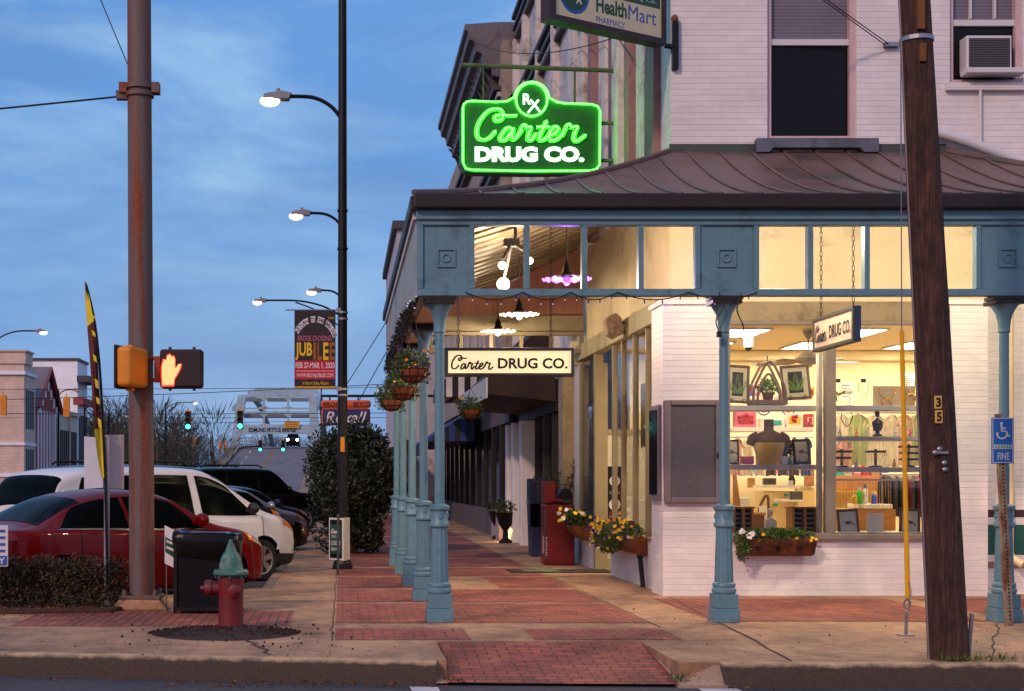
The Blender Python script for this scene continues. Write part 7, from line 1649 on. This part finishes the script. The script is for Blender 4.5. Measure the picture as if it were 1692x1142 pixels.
# torso and busts
m_tan = pbr('torso_fabric', (222, 182, 108), .8, 0, .12, 12, .3); m_tskin = pbr('torso_brown', (84, 52, 36), .6, 0, .1)
def torso(cx, y, z0, s, mats, label, name='display_bust', head=False, base_=True):
    r = root(name, (cx, y, z0), label, 'display bust'); mb = MB(); n = 20; vs = []
    prof = [(.155, 0, .10), (.17, .10, .11), (.20, .2, .125), (.215, .3, .13), (.21, .36, .12), (.19, .40, .10), (.12, .44, .08), (.065, .465, .065), (.06, .52, .06)]
    for w, z, d in prof:
        for j in range(n): t = 2 * pi * j / n; vs.append((cx + s * w * cos(t), y + s * d * sin(t), z0 + s * z))
    k = len(prof); fs = [(i * n + j, i * n + (j + 1) % n, (i + 1) * n + (j + 1) % n, (i + 1) * n + j) for i in range(k - 1) for j in range(n)] + [tuple((k - 1) * n + j for j in range(n))]
    split = 3 if not head else k
    lo = MB().add(vs, fs[:split * n]); hi = MB().add(vs, fs[split * n:])
    lo.build('body', mats[0], r, smooth=True)
    if not head:
        for sg in (1, -1): hi.tube([(cx + sg * s * .15, y, z0 + s * .40), (cx + sg * s * .22, y, z0 + s * .36), (cx + sg * s * .26, y, z0 + s * .27)], [s * .06, s * .065, s * .055], 10)
        hi.box(cx - s * .05, cx + s * .05, y - s * .05, y + s * .05, z0 + s * .5, z0 + s * .61); hi.build('shoulders', mats[1], r, smooth=True)
    else:
        h = MB(); h.ball((cx, y - s * .01, z0 + s * .66), (s * .085, s * .10, s * .12), 14, 10); h.tube([(cx, y - s * .1, z0 + s * .69), (cx, y - s * .125, z0 + s * .645), (cx, y - s * .1, z0 + s * .635)], [s * .012, s * .02, s * .012], 6); h.ball((cx, y + s * .04, z0 + s * .72), (s * .10, s * .10, s * .085), 12, 8, .12); h.ball((cx + s * .05, y + s * .11, z0 + s * .74), s * .05, 8, 6)
        h.ball((cx, y - s * .085, z0 + s * .60), (s * .03, s * .02, s * .012), 8, 5); h.build('head', mats[0], r, smooth=True, ang=70)
        d = MB()
        for q in range(6): d.tube(crom([(cx - s * .19, y - s * (.08 + q * .004), z0 + s * (.36 - q * .05)), (cx - s * .02, y - s * .15, z0 + s * (.26 - q * .05)), (cx + s * .19, y - s * .08, z0 + s * (.34 - q * .04))], 4), s * .014, 5)
        d.build('drapery', mats[0], r, smooth=True)
    return r
torso(DX(1269), 19.62, DZ(768), 1.0, (m_tan, m_tskin), 'tan ribbed torso bust with brown shoulders on the lower left shelf')
nk = MB().tube([(DX(1269) + .075 * cos(t), 19.62 - .10 - .03 * sin(t), DZ(768) + .44 + .05 * sin(t)) for t in [pi + pi * i / 10 for i in range(11)]], .007, 5); item(nk, 'necklace', m_gold, 'gold chain necklace round the tan torso bust', 'necklace', 'necklaces in the window')
torso(DX(1271), 19.6, .815, .40, (m_wshelf,), 'small white plaster bust above the rusty window box', head=True)
m_brz = pbr('bronze', (44, 34, 32), .4, .3, .2)
torso(DX(1449), 19.64, DZ(721) + .07, .34, (m_brz,), 'small dark bronze bust on the middle right shelf', head=True)
item(MB().lathe((DX(1449), 19.64, DZ(721)), [(.06, 0), (.06, .02), (.03, .04), (.03, .07), (.045, .075)], 14), 'bust_stand', m_brz, 'dark turned stand under the bronze bust', 'stand')
# boxes and small things on the left
m_pink = pbr('pink_card', (226, 110, 140), .6, 0, .3, 8, 0); m_teal = pbr('teal_card', (30, 160, 150), .6, 0, .1); m_redc = pbr('red_card', (176, 34, 36), .6, 0, .15); m_yellc = pbr('yellow_card', (222, 178, 40), .6, 0, .15)
item(pbox(1203, 1345, 706, 713, 21.4, .4), 'wall_shelf', m_wshelf, 'long white toy shelf behind the left half of the window', 'shelf', bev=.004)
item(pbox(1203, 1345, 655, 660, 21.7, .3), 'wall_shelf', m_wshelf, 'upper white toy shelf behind the wooden lantern', 'shelf', bev=.004)
def toybox(a, b, c, d, mt, mt2, lb):
    r = root('toy_box', (DX((a + b) / 2, 21.45), 21.45, DZ(d, 21.45)), lb, 'toy box', 'toy boxes on the shelf'); pbox(a, b, c, d, 21.45, .18).build('carton', mt, r, bev=.004); mb = pbox(a + (b - a) * .14, b - (b - a) * .14, c + (d - c) * .25, d - (d - c) * .2, 21.44, .008); mb.build('window_print', mt2, r)
    mb = MB(); rg = random.Random(a)
    for _ in range(4): mb.ball((DX(rg.uniform(a + 5, b - 5), 21.43), 21.438, DZ(rg.uniform(c + 5, d - 4), 21.43)), .03, 8, 5)
    mb.build('picture', rnd.choice([m_yellc, m_redc, m_teal]), r)
toybox(1216, 1250, 680, 706, m_pink, m_redc, 'pink toy box left on the long white shelf'); toybox(1257, 1297, 691, 706, m_wshelf, m_teal, 'low white and teal toy box in the middle of the white shelf'); toybox(1300, 1327, 683, 706, m_wshelf, m_yellc, 'white toy box with coloured balls on the white shelf'); toybox(1333, 1345, 684, 706, m_redc, m_wshelf, 'narrow red toy box at the end of the white shelf')
toybox(1298, 1328, 660 - 18, 655, m_redc, m_wshelf, 'red toy box on the upper white shelf right of the lantern'); toybox(1330, 1346, 640, 655, m_yellc, m_redc, 'yellow and red box at the end of the upper shelf')
for px, lb in ((1262, 'small red and blue rocking toy hung left under the upper shelf'), (1303, 'small red and blue rocking toy hung right under the upper shelf')):
    r = root('rocking_toy', (DX(px, 21.5), 21.5, DZ(688, 21.5)), lb, 'toy'); x, z = DX(px, 21.5), DZ(686, 21.5); MB().tube([(x - .09 + .18 * t, 21.5, z + .22 * (t - .5) ** 2) for t in [i / 8 for i in range(9)]], .012, 6).build('rocker', m_hb, r); MB().ball((x, 21.5, z + .07), (.06, .03, .035), 8, 6).ball((x + .06, 21.5, z + .12), .028, 8, 6).build('body', m_redc, r, smooth=True)
for a, b, c, d, mt, lb in ((1228, 1246, 754, 767, m_pink, 'small pale pink gift box left of the tan torso bust'), (1292, 1311, 754, 767, m_wshelf, 'small white gift box right of the tan torso bust')):
    r = root('gift_box', (DX((a + b) / 2), 19.6, DZ(d)), lb, 'box', 'small gift boxes'); pbox(a, b, c + 3, d, 19.6, .14).build('carton', mt, r, bev=.004); pbox(a - .6, b + .6, c, c + 3.4, 19.59, .16).build('lid', mt, r, bev=.003)
item(MB().leaves((DX(1300), 19.85, DZ(745)), (.14, .05, .14), 120, .07, .05, rnd), 'folded_shirts', pbr('denim', (40, 52, 84), .9, 0, .2), 'dark blue denim garments hanging behind the white gift box', 'clothes')
rr = root('clothes_rail', (DX(1250, 22.6), 22.6, 1.0), 'rail of pale pink and white garments behind the tan torso bust', 'clothes rail'); MB().cyl((DX(1203, 22.6), 22.6, DZ(722, 22.6)), (DX(1345, 22.6), 22.6, DZ(722, 22.6)), .012, n=8).build('rail', m_galv, rr)
rg = random.Random(6)
def garment(x, y, zt, h, w, mt, par, nm='garment'):
    mb = MB(); vs = []; n = 8
    for i, (f, k) in enumerate(((0, .25), (.06, .8), (.2, 1), (1, 1.05))):
        for j in range(n + 1): u_ = j / n - .5; vs.append((x + .03 * sin(j * 2.1), y + u_ * w * k * 1.0, zt - h * f - .03 * (abs(u_) if i < 2 else 0)))
    mb.add(vs, [(i * (n + 1) + j, i * (n + 1) + j + 1, (i + 1) * (n + 1) + j + 1, (i + 1) * (n + 1) + j) for i in range(3) for j in range(n)]); return mb.build(nm, mt, par, smooth=True)
gm = [pbr('garment_' + n_, c_, .85, 0, .15, 5, .1) for n_, c_ in (('blush', (216, 170, 150)), ('ivory', (222, 208, 180)), ('dusk', (96, 84, 88)), ('black', (24, 22, 26)), ('denim', (70, 92, 130)), ('red', (150, 24, 30)), ('sage', (168, 176, 120)), ('grey', (120, 114, 112)))]
def flatgarment(x0, x1, y, zt, zb, mt, par):
    mb = MB(); vs = []; n = 10; w = (x1 - x0)
    for f, k in ((0, .3), (.08, .8), (.22, 1.0), (.26, .72), (1, .8)):
        for j in range(n + 1): u_ = j / n - .5; vs.append(((x0 + x1) / 2 + u_ * w * k, y + .025 * sin(j * 1.9 + f * 2), zt + (zb - zt) * f - .04 * abs(u_)))
    mb.add(vs, [(i * (n + 1) + j, i * (n + 1) + j + 1, (i + 1) * (n + 1) + j + 1, (i + 1) * (n + 1) + j) for i in range(4) for j in range(n)]); return mb.build('garment', mt, par, smooth=True)
for i in range(7): flatgarment(DX(1206 + i * 19, 22.6), DX(1228 + i * 19, 22.6), 22.55 + .03 * (i % 2), DZ(723, 22.6), DZ(785, 22.6), gm[[0, 1, 1, 2, 2, 2, 4][i]], rr)
# back counter area, left
ct_ = root('counter', (DX(1280, 23), 23, 0), 'cream shop counter seen low through the left half of the window', 'counter'); m_ctr = pbr('counter_cream', (226, 200, 140), .6, 0, .08)
MB().box(DX(1262, 23), DX(1346, 23), 23, 23.5, .0, DZ(812, 23)).box(DX(1316, 22.9), DX(1346, 22.9), 22.85, 22.99, 0, DZ(806, 22.9)).build('body', m_ctr, ct_, bev=.01); MB().box(DX(1260, 23), DX(1347, 23), 22.95, 23.52, DZ(806, 23), DZ(802, 23)).build('top', m_wshelf, ct_)
item(pbox(1205, 1346, 783, 787, 24.2, .4), 'wall_ledge', m_wshelf, 'white ledge along the back wall over the counter', 'ledge')
for a, b, c, d, Y, mt, nm, lb, ca in ((1263, 1283, 790, 801, 22.95, m_dgrey, 'towel_dispenser', 'grey dispenser on the back counter', 'dispenser'), (1308, 1327, 812, 826, 22.3, m_dgrey, 'printer', 'dark printer on a white stand near the counter', 'printer'), (1304, 1311, 794, 802, 22.95, m_white, 'small_box', 'tiny pale box on the counter beside the vase', 'box'), (1235, 1248, 790, 806, 24.4, m_yellc, 'paper_note', 'yellow paper pinned to the back wall', 'paper'), (1298, 1304, 816, 820, 22.9, m_teal, 'sticky_note', 'small teal note stuck on the counter front', 'note'), (1280, 1286, 832, 836, 22.9, m_teal, 'sticky_note', 'lower teal note on the counter front', 'note'), (1332, 1346, 774, 803, 22.8, m_gold, 'wooden_post', 'short golden wood post at the end of the counter', 'post')):
    item(pbox(a, b, c, d, Y, .12 if nm != 'paper_note' else .01), nm, mt, lb, ca, bev=.008)
item(pbox(1292, 1327, 826, 829, 22.2, .4), 'side_table', m_wshelf, 'white stand top under the dark printer', 'stand')
vz = root('glass_vase', (DX(1318, 22.9), 23.2, DZ(802, 22.9)), 'slim dark vase on the back counter', 'vase'); MB().lathe((DX(1318, 22.9), 23.2, DZ(802, 22.9)), [(.05, 0), (.06, .08), (.03, .16), (.04, .2)], 12).build('vessel', m_brz, vz, smooth=True)
dk = root('desk', (DX(1252, 21.5), 21.5, 0), 'brown wooden desk low behind the white plaster bust', 'desk'); pbox(1240, 1266, 847, 851, 21.5, .6).build('top', m_gold, dk); MB().box(DX(1242, 21.5), DX(1264, 21.5), 21.52, 22.0, .0, DZ(851, 21.5)).build('drawers', m_brown, dk)
chh = root('chair', (DX(1268, 22), 22, 0), 'wooden chair with a pale padded back near the desk', 'chair'); MB().box(DX(1258, 22), DX(1280, 22), 21.9, 22.3, .42, .5).build('seat', m_wshelf, chh, bev=.01); mb = MB(); mb.tube(crom([(DX(1260, 22), 22.3, .5), (DX(1263, 22), 22.3, 1.0), (DX(1270, 22), 22.3, 1.2), (DX(1279, 22), 22.3, 1.24), (DX(1279, 22), 22.3, .5)], 4), .022, 6); mb.build('back_frame', m_brown, chh); MB().box(DX(1263, 22), DX(1277, 22), 22.28, 22.31, .6, 1.12).build('backrest', m_wshelf, chh)
for xx in (1259, 1278): MB().cyl((DX(xx, 22), 22.0, 0), (DX(xx, 22), 22.0, .42), .02, n=6).build('leg', m_brown, chh)
item(pbox(1222, 1240, 822, 846, 21.8, .3), 'office_machine', m_wshelf, 'pale machine beside the desk with papers on top', 'machine', bev=.02); item(MB().prism([(DX(1212, 20.6), DZ(846, 20.6)), (DX(1224, 20.6), DZ(840, 20.6)), (DX(1217, 20.6), DZ(782, 20.6)), (DX(1212, 20.6), DZ(786, 20.6))], 'xz', 20.6, 20.64), 'leaning_board', m_gold, 'golden board leaning upright behind the blue column', 'board')
def case(a, b, lb):
    r = root('display_case', (DX((a + b) / 2), 19.6, .815), lb, 'display case', 'golden display cases'); x0, x1, z0, z1 = DX(a), DX(b), .815, DZ(837); mb = MB(); xm = (x0 + x1) / 2
    for q in ((x0, x0 + .03), (x1 - .03, x1), (xm - .02, xm + .02)): mb.box(q[0], q[1], 19.5, 19.8, z0, z1 - .025)
    mb.box(x0 - .02, x1 + .02, 19.48, 19.82, z1 - .024, z1); mb.box(x0 + .031, x1 - .031, 19.52, 19.8, z0, z0 + .02); mb.build('cabinet', m_gold, r, bev=.003)
    MB().box(x0 + .03, x1 - .03, 19.79, 19.8, z0 + .02, z1 - .03).build('back_panel', m_black, r)
    mb = MB(); it = MB(); rg = random.Random(a)
    for k in range(4):
        z = z0 + .05 + k * (z1 - z0 - .08) / 4; mb.box(x0 + .03, x1 - .03, 19.56, 19.79, z, z + .008)
        for j in range(9): it.ball((x0 + .05 + (x1 - x0 - .1) * j / 8, 19.57, z + .03), (.012, .012, rg.uniform(.01, .022)), 6, 4)
    mb.build('shelf', m_pprint, r); it.build('trinkets', m_black, r)
case(1207, 1240, 'golden wood display case of dark trinkets left of the plaster bust'); case(1304, 1345, 'golden wood display case of dark trinkets right of the plaster bust')
# right half: jewellery
def necklace(px, py0, py1, w, mt, lb, pend=None, Y=19.62):
    r = root('necklace', (DX(px, Y), Y, DZ(py1, Y)), lb, 'necklace', 'necklaces in the window'); x = DX(px, Y); z0, z1 = DZ(py0, Y), DZ(py1, Y)
    MB().tube(crom([(x - w * .5, Y, z0), (x - w * .55, Y - .01, z0 + (z1 - z0) * .5), (x, Y - .015, z1), (x + w * .55, Y - .01, z0 + (z1 - z0) * .5), (x + w * .5, Y, z0)], 6), .0055, 5).build('chain', mt, r)
    if pend == 'ring': MB().tube([(x + .055 * cos(t), Y - .02, z1 - .05 + .055 * sin(t)) for t in [2 * pi * i / 16 for i in range(17)]], .013, 6).build('pendant', mt, r)
    if pend == 'drops':
        mb = MB()
        for j in range(7): mb.ball((x - .08 + .027 * j, Y - .015, z1 - .02 + .04 * abs(j - 3) / 3), .018, 8, 5)
        mb.tube([(x - .03, Y - .02, z1 - .03), (x - .03, Y - .02, z1 - .11)], [.008, .014], 6); mb.build('pendant', m_brown, r)
    return r
m_goldj = pbr('gold_metal', (206, 156, 70), .25, .9, .1)
for px in (1385, 1427): item(pbox(px - 4, px + 4, 626, 632, 19.9, .02), 'display_clip', m_black, 'black clip holding a necklace, the %s of two on the back panel' % ('left' if px < 1400 else 'right'), 'clip', 'black display clips')
necklace(1385, 632, 650, .10, m_goldj, 'gold necklace with dark beads on the left black clip', 'drops', 19.88); necklace(1427, 632, 656, .12, m_goldj, 'fine plain gold necklace on the right black clip', None, 19.88)
item(pbox(1444, 1512, 638, 670, 19.72, .04), 'necklace_board', pbr('linen_board', (176, 152, 120), .85, 0, .08, 20, .2), 'beige linen board carrying gold necklaces', 'display board')
necklace(1466, 640, 660, .2, m_goldj, 'gold necklace with small crescent on the beige board', 'ring', 19.70); necklace(1505, 630, 652, .1, m_goldj, 'gold necklace with large ring pendant at the right of the beige board', 'ring', 19.69)
item(MB().lathe((DX(1406), 19.7, DZ(670)), [(.05, 0), (.05, .01), (.012, .03), (.012, .16), (.045, .18), (.05, .22), (.03, .26), (.01, .27)], 14), 'jewellery_stand', m_wshelf, 'small white jewellery stand on the top right shelf', 'stand', smooth=True)
necklace(1399, 681, 705, .13, m_black, 'thick black bead necklace under the top right shelf', None, 19.7)
bl_ = root('clothes_rail', (DX(1450, 21), 21, .8), 'rail of sage green and white blouses behind the right half of the window', 'clothes rail'); MB().cyl((DX(1376, 21), 21, DZ(682, 21)), (DX(1530, 21), 21, DZ(682, 21)), .012, n=8).build('rail', m_galv, bl_)
for a, b, k, py in ((1378, 1402, 1, 770), (1396, 1436, 6, 768), (1428, 1462, 1, 772), (1456, 1486, 1, 770), (1480, 1506, 0, 768), (1500, 1528, 6, 770)): flatgarment(DX(a - 4, 21), DX(b + 4, 21), 20.96, DZ(684, 21), DZ(py, 21), gm[k], bl_)
flatgarment(DX(1380, 20.9), DX(1412, 20.9), 20.9, DZ(728, 20.9), DZ(778, 20.9), gm[0], bl_)
def tree(px, py0, py1, lb, T):
    r = root('jewellery_stand', (DX(px), 19.64, DZ(772)), lb, 'jewellery stand', 'black jewellery stands'); x, z0, z1 = DX(px), DZ(772), DZ(py0); w = .13
    MB().lathe((x, 19.64, z0), [(.085, 0), (.085, .015), (.03, .03)], 16).cyl((x, 19.64, z0 + .02), (x, 19.64, z1), .018, n=8).build('stem', m_black, r)
    mb = MB(); hg_ = MB(); rg = random.Random(px)
    for k in range(T):
        z = z1 - .02 - k * .085; ww = w * (.9 if k else 1); mb.box(x - ww, x + ww, 19.59, 19.69, z - .03, z)
        for j in range(9): hg_.tube([(x - ww + .02 + j * ww * .23, 19.585, z - .03), (x - ww + .02 + j * ww * .23, 19.585, z - .03 - rg.uniform(.03, .075))], .004, 4)
    mb.build('arm', m_black, r, bev=.006); hg_.build('hanging_earrings', m_goldj, r)
tree(1390, 742, 0, 'single tier black earring stand at the left of the lowest right shelf', 2); tree(1446, 742, 0, 'wide black earring stand in the middle of the lowest right shelf', 1); tree(1501, 734, 0, 'three armed black earring stand at the right of the lowest right shelf', 3)
hr = root('chain_rail', (DX(1450), 19.7, DZ(793)), 'white rail of fine hanging chains below the lowest right shelf', 'rail'); MB().cyl((DX(1374), 19.7, DZ(793)), (DX(1528), 19.7, DZ(793)), .013, n=8).build('rail', m_wshelf, hr)
mb = MB()
for i in range(22): x = DX(1377 + i * 4.6); mb.tube([(x, 19.69, DZ(794)), (x + rnd.uniform(-.01, .01), 19.69, DZ(794) - rnd.uniform(.2, .42))], .0035, 4)
mb.build('hanging_chains', m_goldj, hr)
tbl = root('display_table', (DX(1438, 20.6), 20.6, 0), 'yellow wooden table with a white top low behind the right half of the window', 'table'); MB().box(DX(1396, 20.6), DX(1476, 20.6), 20.5, 21.1, 0, DZ(841, 20.6)).build('body', m_gold, tbl, bev=.008); MB().box(DX(1420, 20.6), DX(1470, 20.6), 20.48, 21.1, DZ(841, 20.6) + .003, DZ(833, 20.6)).build('top', m_wshelf, tbl, bev=.01)
for px, h, mt, lb in ((1421, .24, pbr('green_plastic', (40, 190, 40), .4), 'bright green bottle on the white topped table'), (1431, .28, m_wshelf, 'tall white bottle on the white topped table'), (1445, .17, pbr('blue_plastic', (34, 80, 200), .4), 'blue bottle on the white topped table'), (1413, .15, m_yellc, 'small yellow bottle on the yellow table')):
    r = root('bottle', (DX(px, 20.6), 20.62, DZ(833, 20.6)), lb, 'bottle', 'bottles on the display table'); MB().lathe((DX(px, 20.6), 20.62, DZ(833, 20.6)), [(.038, 0), (.04, .02), (.04, h * .7), (.02, h * .8)], 14).build('body', mt, r, smooth=True); MB().lathe((DX(px, 20.6), 20.62, DZ(833, 20.6) + h * .8), [(.024, 0), (.024, h * .2)], 12).build('cap', m_wshelf if mt is not m_wshelf else m_hb, r)
cr_ = root('clothes_rack', (DX(1495, 22), 22, 0), 'rack of black grey and red clothes at the right of the window', 'clothes rack'); MB().cyl((DX(1458, 22), 22, DZ(784, 22)), (DX(1535, 22), 22, DZ(784, 22)), .014, n=8).cyl((DX(1458, 22), 22, 0), (DX(1458, 22), 22, DZ(784, 22)), .016, n=8).build('rack', m_galv, cr_)
for i in range(13): garment(DX(1462 + i * 5.6, 22), 22, DZ(786, 22), .62, .44, gm[[3, 3, 7, 3, 7, 7, 5, 7, 3, 5, 3, 2, 3][i]], cr_)
item(pbox(1376, 1470, 786, 812, 22.8, .3), 'drawer_unit', m_gold, 'long golden wood drawer unit behind the hanging chains', 'drawers', bev=.01)
item(pbox(1376, 1460, 812, 880, 23.2, .5), 'back_cabinet', m_ctr, 'cream cabinet low behind the yellow table', 'cabinet', bev=.01)
cu_ = root('curtain', (4.75, 21.5, .8), 'cream scalloped blind hanging inside the side window', 'blind')
mb = MB(); vs = []; n = 60
for j in range(n + 1): y = 20.7 + 1.8 * j / n; vs += [(4.62, y, 3.0), (4.62, y, 2.05 - .05 * abs(sin(j * pi / 7.5)))]
mb.add(vs, [(2 * i, 2 * i + 1, 2 * i + 3, 2 * i + 2) for i in range(n)]); mb.build('cloth', pbr('blind_cream', (206, 166, 84), .9, 0, .1), cu_)
tl = root('table_lamp', (4.9, 20.9, .85), 'orange shaded lamp standing inside the side window', 'lamp'); MB().lathe((4.9, 20.9, 1.15), [(.16, 0), (.12, .34)], 18).build('lamp_shade', emit('orange_shade', (1.0, .42, .08), .9), tl, smooth=True); MB().lathe((4.9, 20.9, .85), [(.09, 0), (.03, .04), (.02, .3)], 14).build('base', m_brz, tl, smooth=True)
item(MB().box(4.7, 5.1, 20.6, 21.2, .012, .85), 'side_cabinet', m_brown, 'small brown cabinet under the orange lamp', 'cabinet')

# more stock filling the shelves
rg = random.Random(21)
cols = [m_pink, m_teal, m_redc, m_yellc, m_wshelf, pbr('mint_card', (150, 206, 180), .6), pbr('lilac_card', (176, 150, 206), .6), m_hb, pbr('kraft_card', (170, 126, 80), .8)]
nm_ = ['pink', 'teal', 'red', 'yellow', 'white', 'mint', 'lilac', 'blue', 'kraft']
def stock(px0, px1, pyb, Y, n, hmax, where, grp):
    w = (px1 - px0) / n; used = {}
    for i in range(n):
        k = rg.randrange(9); h = rg.uniform(.55, 1) * hmax; used[k] = used.get(k, 0) + 1
        if used[k] > 1: k = next((q for q in range(9) if q not in used), k); used[k] = used.get(k, 0) + 1
        x0 = DX(px0 + i * w + w * .06, Y); x1 = DX(px0 + (i + 1) * w - w * .06, Y); z0 = DZ(pyb, Y)
        r = root('stock_box', ((x0 + x1) / 2, Y, z0), '%s box standing on %s' % (nm_[k], where), 'box', grp)
        MB().box(x0, x1, Y, Y + .12, z0, z0 + h).build('carton', cols[k], r, bev=.003); MB().box(x0 + .012, x1 - .012, Y - .003, Y - .0005, z0 + h * .3, z0 + h * .7).build('printed_panel', cols[(k + 4) % 9], r)
stock(1205, 1258, 655, 21.75, 4, .19, 'the upper white toy shelf', 'boxes on the upper toy shelf')
stock(1206, 1262, 783, 24.25, 5, .2, 'the white ledge of the back wall', 'boxes on the back ledge'); stock(1284, 1330, 783, 24.25, 4, .24, 'the right part of the back wall ledge', 'boxes on the back ledge')
stock(1378, 1470, 786, 22.82, 6, .22, 'the golden wood drawer unit', 'boxes on the drawer unit')
for i, (px, py, mt, c_) in enumerate(((1284, 768, m_goldj, 'gold'), (1302, 768, m_teal, 'teal'), (1412, 721, m_goldj, 'gold'), (1476, 721, m_wshelf, 'white'), (1500, 721, m_pink, 'pink'), (1412, 772, m_wshelf, 'white'), (1474, 772, m_goldj, 'gold'), (1384, 721, m_wshelf, 'pale'))):
    wh = 'lower left shelf' if px < 1350 else ('middle right shelf' if py == 721 else 'lowest right shelf'); x, z = DX(px), DZ(py)
    r = root('jewellery_stand', (x, 19.58, z), '%s ring cone on the %s %s' % (c_, wh, 'near its left end' if px in (1384,) else 'in front of the goods'), 'stand', 'ring cones on the shelves')
    MB().lathe((x, 19.58, z), [(.032, 0), (.03, .012), (.02, .05), (.008, .11)], 12).build('cone', mt, r, smooth=True); MB().tube([(x + .022 * cos(t), 19.58 + .022 * sin(t), z + .045) for t in [2 * pi * q / 12 for q in range(13)]], .005, 5).build('ring', m_goldj, r)
for i, (px, py, Y, h, lb) in enumerate(((1228, 886, 19.9, .34, 'white paper poster behind the left golden display case'), (1292, 846, 23.6, .26, 'pale framed notice above the counter end'), (1400, 660, 24.3, .3, 'pale framed notice high on the back wall'), (1500, 640, 24.3, .24, 'small cream notice high on the back wall at the right'))):
    r = root('wall_notice', (DX(px, Y), Y, DZ(py, Y)), lb, 'notice'); x, z = DX(px, Y), DZ(py, Y); MB().box(x - .11, x + .11, Y, Y + .01, z, z + h).build('sheet', m_pprint, r)
    mb = MB()
    for q in range(5): mb.box(x - .085, x + rg.uniform(.0, .085), Y - .003, Y - .001, z + h * (.15 + q * .15), z + h * (.15 + q * .15) + .014)
    mb.build('printed_lines', m_dgrey, r)
